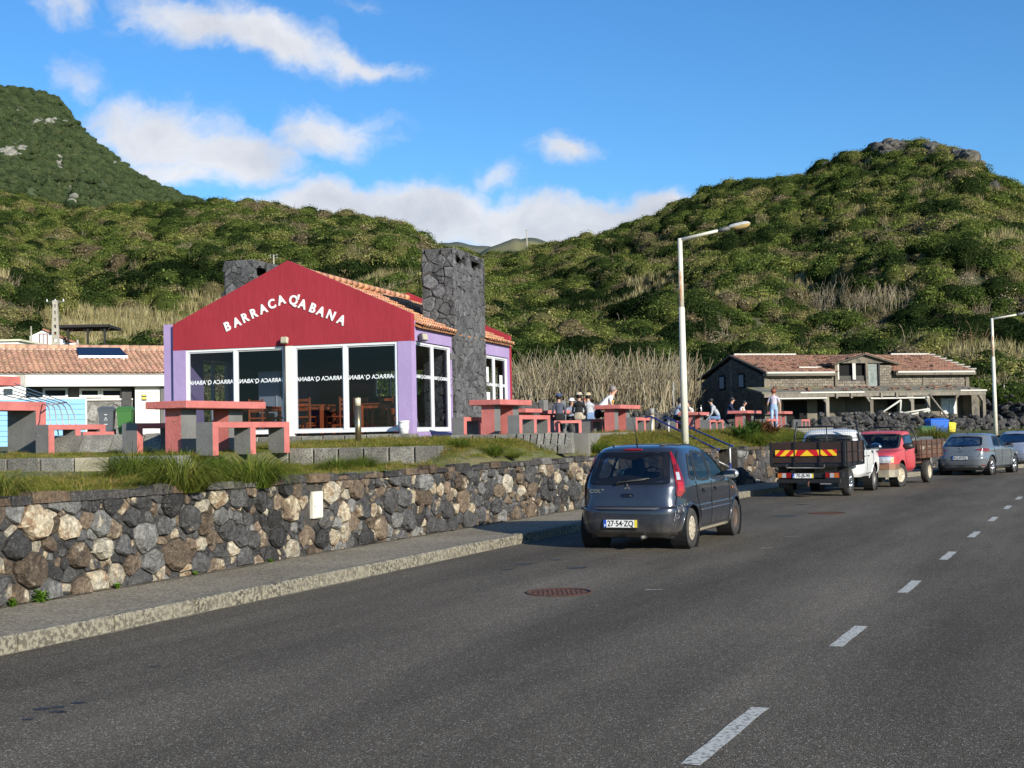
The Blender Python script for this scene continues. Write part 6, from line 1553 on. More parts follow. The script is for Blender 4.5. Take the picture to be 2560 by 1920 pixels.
bin2(268, 1086, 50, GB, GB, 'dark grey wheelie bin with white recycling print beside the green bin', rz=D2R(8), logo=True)
bin2(314, 1086, 50, GG, GG, 'green wheelie bin standing between the grey bin and the white door', rz=D2R(8))
bin2(2343, 1092, 84, BBL, BBL, 'large blue refuse container with open sloping lid below the boulder heap', rz=D2R(14), wd=2.1, s=1.1)
bin2(2376, 1092, 85.5, YEL, YEL, 'small yellow bin tucked behind the large blue container', rz=D2R(14), s=.9)
bin2(2318, 1096, 70, BGR, BGR, 'green lidded container behind the red pickup, left of the blue container', rz=D2R(10), wd=2.3, s=.62)
# bent steel pipes beside the left tables
pr = thing('pipe_canopy_frame', 'fan of five thin bent steel pipes beside the leftmost table', 'pipe frame', (0, 0, 0))
SSP = pmat('stainless_pipe', (.40,.38,.33), .45, metal=.3)
for k in range(5):
    A_ = P(-10 + k*14, 975+k*5.5-22, 33+k*.3); A_ = P(-4+k*10, 972-k*0+3*k if False else 985-k*6.5, 33+k*.35); B_ = P(116+k*12.5, 1012-k*1.5, 27+k*.5); C_ = P(124+k*15.5, 1036+k*.5, 26.5+k*.5); D_ = P(130+k*16, 1088-k*.6, 26.5+k*.5)
    MB().tube([A_, B_, B_.lerp(C_, .35) + Vector((.03, 0, 0)), C_, D_], .013, 6).build('pipe', SSP, pr)
MB().tube([P(116, 1013, 27), P(166, 1006, 29)], .016, 6).build('cross_pipe', SSP, pr); MB().tube([P(48, 997, 30), P(72, 985, 31.5)], .016, 6).build('cross_pipe', SSP, pr)
# manhole covers, stones, rubbish
MH = pmat('rusty_iron', (.11,.038,.018), .85, (.05,.028,.02), ns=12, bump=.01, bs=60)
for (x, y, sc, lab) in ((1398, 1481, .36, 'rusty round manhole cover in the middle of the near road'), (2068, 1283, .36, 'rusty round manhole cover further along, right of the dark hatchback')):
    g = G(x, y); o = thing('manhole_cover', lab, 'manhole cover', (g.x, g.y, 0)); MB().lathe([(.0, .003), (.32, .003)], 40).build('plate', MH, o); MB().lathe([(.325, .004), (.325, .010), (.37, .010), (.375, .003)], 40).build('rim', MH, o)
    m1 = MB()
    for a in range(-5, 6):
        for c in range(-5, 6):
            if math.hypot(a, c)*.052 < .29: m1.box(a*.052-.017, a*.052+.017, c*.052-.017, c*.052+.017, .0031, .009)
    m1.build('tread_studs', MH, o, kind='stuff')
# ================================================================ CONCRETE PICNIC TABLES
def chipmat(name, c1, c2, thr=.655):
    m, t, b = newmat(name); MATS[name] = m; tc = t.add('ShaderNodeTexCoord').outputs['Object']; oi = t.add('ShaderNodeObjectInfo').outputs['Random']
    v = t.vmath('ADD', tc, t.scale(t.add('ShaderNodeCombineXYZ', i0=oi, i1=oi, i2=oi).outputs[0], (21, 33, 47)))
    c = t.mix(t.mr(t.noise(v, 2.5, 5, .6), .35, .65), c1, c2); k = t.math('MULTIPLY', t.mr(t.noise(v, 20, 4, .65), thr, thr+.02), t.mr(t.noise(v, 1.8, 3), .45, .55))
    c = t.mix(t.math('MULTIPLY', k, .75), c, (.55,.48,.42)); c = t.mix(t.mr(t.noise(v, 4, 6, .7), .56, .75, 0, .35), c, (.10,.06,.05)); t.put(b.inputs['Base Color'], c); b.inputs['Roughness'].default_value = .75
    bn = t.add('ShaderNodeBump'); bn.inputs['Distance'].default_value = .01; t.put(bn.inputs['Height'], t.noise(v, 16, 5, .6)); t.put(b.inputs['Normal'], bn.outputs[0]); return m
PNK = chipmat('salmon_paint', (.53,.165,.145), (.44,.125,.11)); GRY = chipmat('grey_table_paint', (.17,.17,.165), (.135,.135,.13), .66); RED_T = PNK
TAZ = math.atan2(.432, .902)      # along the road; local y runs along it, x across to the right
def tmesh(mb, name, par, mats=(PNK, GRY)): return mb.build(name, list(mats), par)
def cornered(mb, x0, x1, y0, y1, z0, z1, fr=0, sd=1):
    "box whose faces across the set are pink (fr) and whose long sides are the other paint"
    v = [(x0,y0,z0),(x1,y0,z0),(x1,y1,z0),(x0,y1,z0),(x0,y0,z1),(x1,y0,z1),(x1,y1,z1),(x0,y1,z1)]
    mb.add(v, [(0,3,2,1),(4,5,6,7)], fr); mb.add(v, [(0,1,5,4),(2,3,7,6)], fr); mb.add(v, [(1,2,6,5),(3,0,4,7)], sd)
def ptable(label, corner, L=2.0, W=.9, ztop=None, zg=1.72, grp='concrete picnic tables', rot=0.0):
    "corner = (px, py, depth) of the nearest upper corner of the top"
    c = P(*corner); zt = c.z if ztop is None else ztop
    o = thing('picnic_table', label, 'table', (c.x, c.y, zg), -TAZ+rot, grp); h = zt-zg
    m1 = MB(); m1.box(-W, 0, 0, L, h-.135, h, bev=.012); m1.build('table_top', PNK, o)
    for (a, e) in ((.16*L/2, .26*L), (.66*L, .84*L)):
        m1 = MB(); cornered(m1, -W*.5-.17, -W*.5+.19, a, e, -.1, h-.136, 0, 1); tmesh(m1, 'pedestal', o)
    return o
def bench(label, x, y, d, L=1.8, W=.34, h=.45, zg=None, rot=0.0, third=True, grp='concrete benches'):
    "x, y, d: nearest ground corner in the photo"
    c = P(x, y, d); o = thing('bench', label, 'bench', (c.x, c.y, c.z if zg is None else zg), -TAZ+rot, grp)
    m1 = MB(); cornered(m1, -W, 0, 0, L, h-.10, h, 1, 0); o_ = tmesh(m1, 'seat', o)
    xs_ = [(0, .16), (L*.5-.07, L*.5+.09), (L-.17, L)] if third else [(0, .16), (L-.17, L)]
    for (a, e) in xs_:
        m1 = MB(); cornered(m1, -W+.001, -.001, a+.001, e-.001, -.12, h-.1005, 1, 0); tmesh(m1, 'leg', o)
    return o
ptable('big chipped pink concrete table in front of the left glazing', (466, 1001, 23.3), 2.34, .94, zg=1.60)
bench('chipped pink and grey bench in front of the biggest table, above the tall grass', 532, 1121.5, 22.8, 2.27, .36, .46)
bench('pink and grey bench behind the biggest table, mostly hidden by tall grass', 343, 1120, 24.4, 2.27, .36, .46)
ptable('pink concrete table with no one at it, in front of the tall stone chimney', (1251.6, 998, 32.4), 1.83, .88, zg=1.72)
bench('empty bench with peeling grey side, right of the table by the tall stone chimney', 1299, 1082.5, 31.2, 1.8, .31, .46, zg=1.725)
bench('bench left of the table by the tall stone chimney, at the chimney foot', 1160, 1087, 32.8, 1.75, .34, .46, zg=1.725)
ptable('pink table the man in the white shirt leans on', (1551.5, 1011.5, 43.5), 1.9, .95, zg=1.725)
bench('empty bench right of the table of the man in the white shirt', 1590, 1077, 42, 1.7, .33, .46, zg=1.725)
bench('bench under the man in the white shirt', 1479, 1078, 44.5, 1.9, .36, .46, zg=1.725)
ptable('dark red table between the group of people in hats', (1425, 1025, 51), 2.2, .95, zg=1.725, rot=D2R(50))
bench('bench under the two seen from behind in hats', 1386, 1077, 47.5, 2.0, .36, .46, zg=1.725, rot=D2R(-48))
ptable('small pink table top showing above the empty bench near the chimney', (1315, 1021, 43.5), 1.3, .9, zg=1.725)
ptable('pink table shared by the couple behind the first street lamp', (1744, 1030, 57), 1.7, .9, zg=1.70)
bench('bench under the person in the grey hooded top', 1775, 1077, 55.5, 2.0, .42, .46, zg=1.70)
bench('bench left of the street lamp under the person in the patterned shirt', 1692, 1078, 57.5, 1.9, .42, .46, zg=1.70)
ptable('long pink table beside the walking woman', (1869, 1026, 60), 2.4, .95, zg=1.70)
bench('bench right of the table beside the walking woman', 1916, 1077, 58.5, 2.2, .5, .46, zg=1.70)
ptable('last pink table, right of the walking woman', (1962, 1028, 66), 1.6, .9, zg=1.70)
bench('pale grey bench at the far right end of the picnic terrace', 2005, 1076, 66, 1.8, .42, .46, zg=1.70)
# far left sets
_e = P(52, 942, 38); o = thing('concrete_canopy', 'red concrete slab edge high at the left edge of the photo', 'canopy', (_e.x, _e.y, 1.6), -TAZ)
MB().box(-3.2, 0, -2.0, 0, _e.z-1.6-.27, _e.z-1.6, bev=.015).build('slab', PNK, o); MB().box(-2.9, -2.5, -1.6, -1.2, -.3, _e.z-1.6-.271).build('column', GRY, o)
_e = P(115, 1005, 27.5); _c = Vector((_e.x, _e.y, 0)) - Vector((.432, .902, 0))*2.0
o = thing('picnic_table', 'low table with pink frame and grey ends behind the bent pipes', 'table', (_c.x, _c.y, 1.68), -TAZ, 'concrete picnic tables'); _h = _e.z-1.68
m1 = MB(); cornered(m1, -.8, 0, 0, 2.0, _h-.18, _h, 0, 0); tmesh(m1, 'table_top', o)
for a, e in ((0, .26), (1.72, 2.0)): m1 = MB(); cornered(m1, -.799, -.001, a+.001, e-.001, -.2, _h-.1805, 1, 0); tmesh(m1, 'leg', o)
bench('pink bench right of the far left table among the bent pipes', 121, 1090, 26.2, 1.6, .34, .46, zg=1.66)
bench('low grey and black bench end left of the grey bin', 208, 1085, 27, .9, .3, .22, zg=1.75, third=False)
# bottles and glasses on the tables
def on_table(x, y, d, kind, label):
    p = P(x, y, d); o = thing(kind, label, kind, (p.x, p.y, p.z))
    if kind == 'bottle': MB().lathe([(0, 0), (.033, 0), (.035, .14), (.012, .2), (.012, .26), (0, .26)], 10).build('body', pmat('clear_bottle', (.45,.50,.50), .1), o); MB().cyl((0, 0, .2601), (0, 0, .28), .014, n=8).build('cap', WHT, o)
    else: MB().lathe([(0, 0), (.032, 0), (.04, .13), (.036, .13), (.03, .01), (0, .01)], 10).build('body', pmat('beer_glass', (.60,.33,.06), .15), o)
on_table(1532, 1010, 43.9, 'glass', 'glass of beer before the man in the white shirt')
on_table(1753, 1029, 57.5, 'bottle', 'water bottle on the table of the couple behind the street lamp')
on_table(1857, 1026, 60.5, 'glass', 'amber glass held by the dark haired woman beside the bearded man')
# ================================================================ VEHICLES (x forward from the rear bumper, y left, z up)
def carpaint(name, col, met=.3, rough=.28, coat=.8, dirt=(.13,.11,.085), da=.5, fade=None):
    m, t, b = newmat(name); MATS[name] = m; tc = t.add('ShaderNodeTexCoord').outputs['Object']; z = t.add('ShaderNodeSeparateXYZ', i0=tc).outputs[2]
    c = tuple(col) + (1,)
    if fade: c = t.mix(t.mr(t.noise(tc, 1.3, 5, .6), .35, .65), col, fade)
    low = t.mr(z, .50, .16); d = t.math('MULTIPLY', t.math('ADD', low, .10), t.mr(t.noise(t.scale(tc, (1, 1, .5)), 5, 6, .7), .3, .62), clamp=True)
    d = t.math('MULTIPLY', d, da*1.6, clamp=True); c = t.mix(d, c, dirt); t.put(b.inputs['Base Color'], c)
    t.put(b.inputs['Roughness'], t.mr(d, 0, 1, rough, .8)); b.inputs['Metallic'].default_value = met; b.inputs['Coat Weight'].default_value = coat; b.inputs['Coat Roughness'].default_value = .07
    return m
BLK_PL = pmat('black_plastic', (.018,.018,.019), .5, (.03,.03,.03), ns=8); RUB = pmat('tyre_rubber', (.022,.021,.020), .85, (.05,.045,.04), ns=6); GAP = pmat('seam_shadow', (.004,.004,.005), .8)
CGL = glass('car_glass', (.42,.46,.48), .05); SEATM = pmat('seat_cloth', (.022,.022,.026), .9); CHR = pmat('chrome', (.75,.75,.76), .12, metal=1.0)
REDL = pmat('red_lens', (.26,.005,.009), .12, (.18,.003,.006), ns=9, coat=.8); CLRL = pmat('clear_lens', (.50,.50,.52), .15, coat=.8, metal=.3); AMBL = pmat('amber_indicator', (.42,.12,.015), .2, coat=.6)
PLW = pmat('plate_white', (.78,.78,.76), .4); PLB = pmat('plate_blue', (.02,.08,.42), .4); PLY = pmat('plate_yellow', (.75,.60,.04), .4); INK = pmat('plate_ink', (.01,.01,.012), .5)
class Shell:
    def __init__(s, rows, sub=5, ns=56, ne=26):
        A = np.array(rows, float); out = []
        n = len(A)
        for i in range(n-1):
            p0 = A[max(i-1, 0)]; p1 = A[i]; p2 = A[i+1]; p3 = A[min(i+2, n-1)]
            for k in range(sub):
                t_ = k/sub; q = p1*(1-t_)+p2*t_
                # monotone-ish Catmull-Rom, damped
                cr = .5*((2*p1)+(-p0+p2)*t_+(2*p0-5*p1+4*p2-p3)*t_*t_+(-p0+3*p1-3*p2+p3)*t_**3)
                out.append(q*.45+cr*.55)
        out.append(A[-1]); s.L = np.array(out); s.L[:, 0] = np.maximum.accumulate(s.L[:, 0]+np.arange(len(s.L))*1e-6)
        s.ns, s.ne = ns, ne
        base = []
        for i in range(ne): base.append((-1, 1-2*i/ne))           # rear, from left to right
        for i in range(ns): base.append((-1+2*i/ns, -1))          # right side, to the front
        for i in range(ne): base.append((1, -1+2*i/ne))
        for i in range(ns): base.append((1-2*i/ns, 1))
        s.base = base
    def par(s, z): return [float(np.interp(z, s.L[:, 0], s.L[:, k])) for k in (1, 2, 3, 4)]
    def pt(s, bx, by, z, off=0.0, row=None):
        xr, xf, b, n = s.par(z) if row is None else row
        k = (abs(bx)**n + abs(by)**n)**(-1/n); x = (xr+xf)/2 + (xf-xr)/2*bx*k; y = b*by*k
        if off:
            nx = abs(bx*k)**(n-1)*math.copysign(1, bx)/max(.3, (xf-xr)/2); ny = abs(by*k)**(n-1)*math.copysign(1, by)/max(.1, b); l = math.hypot(nx, ny) or 1
            # slope of the surface with height
            dz = .02; r2 = s.par(z+dz); k2 = (abs(bx)**r2[3] + abs(by)**r2[3])**(-1/r2[3]); x2 = (r2[0]+r2[1])/2+(r2[1]-r2[0])/2*bx*k2; y2 = r2[2]*by*k2
            N = Vector((nx/l, ny/l, 0)); T = Vector((x2-x, y2-y, dz)).normalized(); N = (N - T*N.dot(T)).normalized()
            return Vector((x, y, z)) + N*off
        return Vector((x, y, z))
    def side(s, x, z, sg=1, off=0.0):
        xr, xf, b, n = s.par(z); u = min(.999, abs((x-(xr+xf)/2)/((xf-xr)/2)))
        y = b*(1-u**n)**(1/n); bx = (x-(xr+xf)/2)/((xf-xr)/2); by = y/b; m_ = max(abs(bx), abs(by)); return s.pt(bx/m_, sg*by/m_, z, off)
    def end(s, y, z, sg=-1, off=0.0):
        xr, xf, b, n = s.par(z); v = max(-.999, min(.999, y/b)); u = (1-abs(v)**n)**(1/n); m_ = max(abs(u), abs(v)); return s.pt(sg*u/m_, v/m_, z, off)
    def mesh(s, wheels, holes_side=(), holes_end=(), holes_front=(), extra=None):
        nb = len(s.base); v = []; X = []
        for row in s.L:
            for (bx, by) in s.base: v.append(s.pt(bx, by, row[0], row=row[1:5]))
        nl = len(s.L)
        for i in range(len(v)):           # snap to the wheel arches
            p = v[i]
            for (wx, wz, R) in wheels:
                d = math.hypot(p.x-wx, p.z-wz)
                if abs(d-R) < .045 and abs(p.y) > .4 and p.z > .12: k = R/d; v[i] = Vector((wx+(p.x-wx)*k, p.y, wz+(p.z-wz)*k))
        f = []
        for i in range(nl-1):
            for j in range(nb):
                q = (i*nb+j, (i+1)*nb+j, (i+1)*nb+(j+1) % nb, i*nb+(j+1) % nb); c = (v[q[0]]+v[q[1]]+v[q[2]]+v[q[3]])/4
                if any(math.hypot(c.x-wx, c.z-wz) < R-.004 and abs(c.y) > .35 for wx, wz, R in wheels): continue
                zz = s.L[i][0]; par = s.par(c.z); atend = abs(c.x-(par[0]+par[1])/2) > abs((par[1]-par[0])/2)*.93 - .0
                side_ = s.ne <= j < s.ne+s.ns or j >= 2*s.ne+s.ns
                if side_ and any(inpoly(c.x, c.z, h) for h in holes_side): continue
                if j < s.ne and any(inpoly(c.y, c.z, h) for h in holes_end): continue
                if s.ne+s.ns <= j < 2*s.ne+s.ns and any(inpoly(c.y, c.z, h) for h in holes_front): continue
                f.append(q)
        o = len(v); v.append(Vector((np.mean([p.x for p in v[-nb:]]), 0, s.L[-1][0]+.002))); f += [((nl-1)*nb+j, o, (nl-1)*nb+(j+1) % nb) for j in range(nb)]
        mb = MB(); mb.add(v, f, 0, True); return mb
def inpoly(x, y, p):
    c = False; n = len(p)
    for i in range(n):
        x1, y1 = p[i]; x2, y2 = p[i-1]
        if (y1 > y) != (y2 > y) and x < (x2-x1)*(y-y1)/(y2-y1)+x1: c = not c
    return c
def dens(p, n=6, rnd=.0):
    out = []
    for a, b in zip(p, p[1:]+p[:1]):
        for k in range(n): out.append((a[0]+(b[0]-a[0])*k/n, a[1]+(b[1]-a[1])*k/n))
    return out
def rnd_poly(p, r=.25):
    out = []
    for i in range(len(p)):
        a, b, c = p[i-1], p[i], p[(i+1) % len(p)]
        q0 = (b[0]+(a[0]-b[0])*r, b[1]+(a[1]-b[1])*r); q1 = (b[0]+(c[0]-b[0])*r, b[1]+(c[1]-b[1])*r); out += [q0, (b[0]*.5+(q0[0]+q1[0])*.25, b[1]*.5+(q0[1]+q1[1])*.25), q1]
    return out
def scl(p, k, e=0.0):
    cx = sum(a for a, _ in p)/len(p); cz = sum(b for _, b in p)/len(p); out = []
    for a, b in p:
        L = math.hypot(a-cx, b-cz) or 1; out.append((cx+(a-cx)*k*(1+e/L), cz+(b-cz)*k*(1+e/L)))
    return out
def patch(poly, fn, name, mat_, par, rings=4, n=5, smooth=True):
    p = dens(poly, n); cx = sum(a for a, _ in p)/len(p); cz = sum(b for _, b in p)/len(p); v = []; N = len(p)
    for k in range(rings): q = 1-k/rings; v += [fn(cx+(a-cx)*q, cz+(b-cz)*q) for a, b in p]
    v.append(fn(cx, cz)); f = [(k*N+i, k*N+(i+1) % N, (k+1)*N+(i+1) % N, (k+1)*N+i) for k in range(rings-1) for i in range(N)] + [((rings-1)*N+i, (rings-1)*N+(i+1) % N, rings*N) for i in range(N)]
    return MB().add(v, f, 0, smooth).build(name, mat_, par)
def band(poly, fn, e0, e1, name, mat_, par, n=6):
    a = scl(dens(poly, n), 1, e0); b = scl(dens(poly, n), 1, e1); v = [fn(*p) for p in a] + [fn(*p) for p in b]; N = len(a)
    return MB().add(v, [(i, (i+1) % N, N+(i+1) % N, N+i) for i in range(N)], 0, True).build(name, mat_, par)
def seam(pts, fn, name, mat_, par, r=.006, n=5, closed=False):
    q = []
    for a, b in zip(pts[:-1], pts[1:]):
        for k in range(n): q.append(fn(a[0]+(b[0]-a[0])*k/n, a[1]+(b[1]-a[1])*k/n))
    q.append(fn(*pts[-1])); return MB().tube(q, r, 5).build(name, mat_, par)
def wheel(par, x, y, R, w, sg, rimmat, style='cap', turn=0.0, hub=.62):
    m1 = MB(); s_ = sg; rr = R*hub
    prof = [(rr*.98, -w*.46), (R*.86, -w*.5), (R*.965, -w*.44), (R, -w*.32), (R, w*.32), (R*.965, w*.44), (R*.86, w*.5), (rr*.98, w*.46)]
    m1.lathe([(a, b*s_) for a, b in prof], 30, 0, 'Y'); o = m1.build('wheel', RUB, par); o.location = (x, y, R); o.rotation_euler = (0, 0, turn)
    m1 = MB()
    if style == 'cap':
        m1.lathe([(0, w*.47*s_), (rr*.25, w*.47*s_), (rr*.6, w*.44*s_), (rr*.92, w*.45*s_), (rr, w*.40*s_)], 28, 0, 'Y'); o2 = m1.build('wheel_trim', rimmat, o)
        m2 = MB()
        for k in range(9): a = k*2*math.pi/9; m2.ell((math.cos(a)*rr*.70, w*.452*s_, math.sin(a)*rr*.70), (rr*.055, .004, rr*.13), 8, 4, M=Matrix.Rotation(-a+math.pi/2, 3, 'Y'))
        m2.build('vent_slot', BLK_PL, o, kind='stuff')
    elif style == 'steel':
        m1.lathe([(0, w*.30*s_), (rr*.22, w*.30*s_), (rr*.3, w*.20*s_), (rr*.62, w*.26*s_), (rr*.85, w*.12*s_), (rr*.9, w*.40*s_), (rr, w*.42*s_)], 28, 0, 'Y'); m1.build('rim', rimmat, o)
        m2 = MB()
        for k in range(10): a = k*2*math.pi/10; m2.ell((math.cos(a)*rr*.74, w*.22*s_, math.sin(a)*rr*.74), (rr*.09, .006, rr*.06), 8, 4, M=Matrix.Rotation(-a, 3, 'Y'))
        m2.build('vent_slot', GAP, o, kind='stuff')
    else:
        m1.lathe([(rr*.9, w*.2*s_), (rr*.93, w*.44*s_), (rr, w*.43*s_)], 28, 0, 'Y'); m1.lathe([(0, w*.42*s_), (rr*.2, w*.40*s_), (rr*.22, w*.2*s_)], 16, 0, 'Y')
        for k in range(5):
            a = k*2*math.pi/5
            for da in (-.16, .16):
                p0 = Vector((math.cos(a)*rr*.15, w*.38*s_, math.sin(a)*rr*.15)); p1 = Vector((math.cos(a+da)*rr*.93, w*.36*s_, math.sin(a+da)*rr*.93)); m1.tube([p0, p1], [.025, .032], 5)
        m1.build('rim', rimmat, o); MB().lathe([(0, w*.1*s_), (rr*.9, w*.1*s_)], 20, 0, 'Y').build('brake_disc', BLK_PL, o)
    return o
def plate(par, c, rot, text, yellow=True, s=1.0):
    hold = MB().box(-.275*s, .275*s, -.004, .012, -.07*s, .07*s, bev=.004).build('plate_holder', BLK_PL, par); hold.location = c; hold.rotation_euler = rot
    def sub(nm, x0, x1, z0, z1, y, mt): return MB().box(x0*s, x1*s, y-.001, y, z0*s, z1*s).build(nm, mt, hold)
    sub('number_plate', -.26, .26, -.055, .055, -.006, PLW); sub('country_band', -.26, -.215, -.055, .055, -.0075, PLB)
    if yellow: sub('date_band', .22, .26, -.055, .055, -.0075, PLY); 
    mkobj('plate_text', text_mesh(text, .118*s, .0006, .0022, mat=INK), hold, (.003*s, -.0085, -.002), (math.pi/2, 0, 0), (.86 if len(text) > 7 else .95, 1, 1))
    mkobj('plate_text', text_mesh('P', .05*s, .0006, .001, mat=PLW), hold, (-.237*s, -.0085, -.03*s), (math.pi/2, 0, 0))
    return hold
def interior(par, L0, L1, W, z0, headz, steer_x):
    MB().box(L0, L1, -W, W, z0-.03, z0).build('cabin_floor', BLK_PL, par)
    MB().box(steer_x+.05, L1-.02, -W*.93, W*.93, z0+.35, z0+.62, bev=.05).build('dashboard', BLK_PL, par)
    rows = [(L0+.55, headz-.10), (steer_x-.95, headz)] if steer_x-L0 > 1.5 else [(steer_x-.95, headz)]
    for k, (x, hz) in enumerate(rows):
        for y in (-W*.48, W*.48):
            m1 = MB(); m1.box(x, x+.5, y-.24, y+.24, z0+.18, z0+.34, bev=.04); o = m1.build('seat', SEATM, par)
            m1 = MB(); v = [(x-.05, y-.23, z0+.3), (x+.07, y-.23, z0+.3), (x+.07, y+.23, z0+.3), (x-.05, y+.23, z0+.3), (x-.22, y-.19, hz-.17), (x-.12, y-.19, hz-.17), (x-.12, y+.19, hz-.17), (x-.22, y+.19, hz-.17)]
            m1.add(v, [(0,3,2,1),(4,5,6,7),(0,1,5,4),(1,2,6,5),(2,3,7,6),(3,0,4,7)]); m1.build('seat_back', SEATM, o)
            MB().ell((x-.2, y, hz-.07), (.05, .13, .09), 10, 6).build('headrest', SEATM, o)
    MB().lathe([(.17, 0), (.185, .012), (.17, .024), (.155, .012), (.17, 0)], 20).build('steering_wheel', BLK_PL, par).matrix_local = Matrix.Translation((steer_x-.05, W*.48, z0+.62)) @ Matrix.Rotation(D2R(62), 4, 'Y')
def underbody(par, L, W, wheels, R):
    MB().box(.25, L-.35, -W+.22, W-.22, .17, .34).build('underbody', BLK_PL, par)
    for (x, z, r_) in wheels:
        for sg in (-1, 1):
            m1 = MB(); m1.lathe([(0, 0), (r_*.99, 0), (r_*1.0, .26)], 26, 0, 'Y', smooth=False); o = m1.build('wheel_well', GAP, par); o.location = (x, sg*(W-.275), z); o.scale = (1, sg, 1)
def mirror(par, x, y, z, mt, sg, s=1.0):
    o = MB().ell((0, 0, 0), (.075*s, .13*s, .085*s), 14, 8).build('door_mirror', mt, par); o.location = (x, y+sg*.11, z); o.rotation_euler = (0, 0, sg*.25)
    MB().box(-.10*s, -.055*s, -.105*s, .105*s, -.06*s, .06*s).build('mirror_glass', pmat('mirror_silver', (.7,.72,.75), .05, metal=1.0), o); MB().tube([(0, -sg*.11, -.03), (0, -sg*.18, -.05)], .022, 6).build('mirror_stalk', BLK_PL, o)

# ---------------------------------------------------------------- the dark five door hatchback
def hatchback(name, label, c, head, paint, rows, L, WB_x, R, side_win, rear_win, styl):
    o = thing(name, label, 'car', (c.x, c.y, 0), head, None); W = max(r_[3] for r_ in rows); sh = Shell(rows); wh = [(WB_x[0], R+.0, R+.055), (WB_x[1], R+.0, R+.055)]
    front_win = styl['front_win']
    sh.mesh(wh, [scl(w_, .97) for w_ in side_win], [scl(rear_win, .97)], [scl(front_win, .97)]).build('body', paint, o)
    for w_ in side_win:
        for sg in (-1, 1):
            g = patch(w_, lambda a, b: sh.side(a, b, sg, .003), 'side_window', CGL, o); band(w_, lambda a, b: sh.side(a, b, sg, .006), -.03, .018, 'window_seal', BLK_PL, g)
    g = patch(rear_win, lambda a, b: sh.end(a, b, -1, .003), 'rear_window', CGL, o); band(rear_win, lambda a, b: sh.end(a, b, -1, .006), -styl.get('rb', .05), .03, 'window_seal', pmat('gloss_black', (.008,.008,.01), .1), g)
    g = patch(front_win, lambda a, b: sh.end(a, b, 1, .003), 'windscreen', CGL, o); band(front_win, lambda a, b: sh.end(a, b, 1, .006), -.03, .02, 'window_seal', BLK_PL, g)
    for (x, z, r_) in wh:
        for sg in (-1, 1):
            pts_ = [sh.side(x+math.cos(a)*r_, max(.2, z+math.sin(a)*r_), sg, .0) for a in np.linspace(-.15, math.pi+.15, 22)]; MB().tube(pts_, .013, 5).build('arch_lip', paint, o)
    for k, (x, rimm, st) in enumerate(((WB_x[0], styl['rim'][0], styl['rs'][0]), (WB_x[1], styl['rim'][1], styl['rs'][1]))):
        for sg in (-1, 1): wheel(o, x, sg*(W-.115), R, .185, sg, rimm, st)
    underbody(o, L, W, wh, R); interior(o, .35, WB_x[1]-.35, W-.14, .38, 1.16 if R < .31 else 1.14, WB_x[1]-.75)
    return o, sh, W
CP = carpaint('dark_blue_grey_paint', (.030,.036,.054), .45, .22, 1.0, (.16,.14,.11), .5)
L = 3.90
rowsC = [(.19,.16,3.74,.72,6),(.27,.04,3.84,.80,6),(.40,.0,3.88,.83,6),(.56,.0,3.88,.84,6),(.615,.015,3.88,.84,6),(.635,.055,3.86,.835,6),(.74,.07,3.80,.84,5.5),(.84,.09,3.66,.84,5.5),(.92,.11,3.40,.835,5.5),(.985,.14,3.14,.82,5.5),
         (1.06,.165,2.98,.80,5.5),(1.20,.225,2.76,.755,5.2),(1.33,.29,2.50,.705,5),(1.42,.35,2.28,.66,4.6),(1.485,.43,2.06,.60,4.2),(1.525,.58,1.82,.50,3.6),(1.55,.90,1.50,.30,3)]
sw = [rnd_poly([(.93,1.0),(1.62,.985),(1.66,1.40),(1.12,1.43)], .16), rnd_poly([(1.70,.985),(2.72,1.0),(2.30,1.33),(2.05,1.42),(1.74,1.43)], .15), rnd_poly([(.62,1.05),(.86,1.0),(1.04,1.38),(.86,1.38)], .2)]
rw = rnd_poly([(-.57,1.02),(.57,1.02),(.50,1.40),(-.50,1.40)], .14)
fw = rnd_poly([(-.66,1.04),(.66,1.04),(.55,1.42),(-.55,1.42)], .12)
rA = G(1734, 1370); rB = G(1847, 1335); hd = (rB-rA).normalized(); leftv = Vector((-hd.y, hd.x, 0)); heading = math.atan2(hd.y, hd.x)
wbx = (.66, 3.17); Wc = .84
org = rA - hd*wbx[0] + leftv*(Wc-.02)
CREAM = pmat('dirty_cream_trim', (.50,.44,.33), .5, (.38,.32,.23), ns=9); RUSTRIM = pmat('rusty_steel_rim', (.10,.065,.045), .7, (.05,.04,.035), ns=8)
colt, sh, W = hatchback('hatchback', 'dark blue grey five door hatchback parked nearest, with cream wheel trim and peeling bumper', org, heading, CP, rowsC, L, wbx, .298, sw, rw, dict(front_win=fw, rim=(CREAM, RUSTRIM), rs=('cap', 'steel'), rb=.085))
colt['group'] = 'vehicles parked along the kerb'
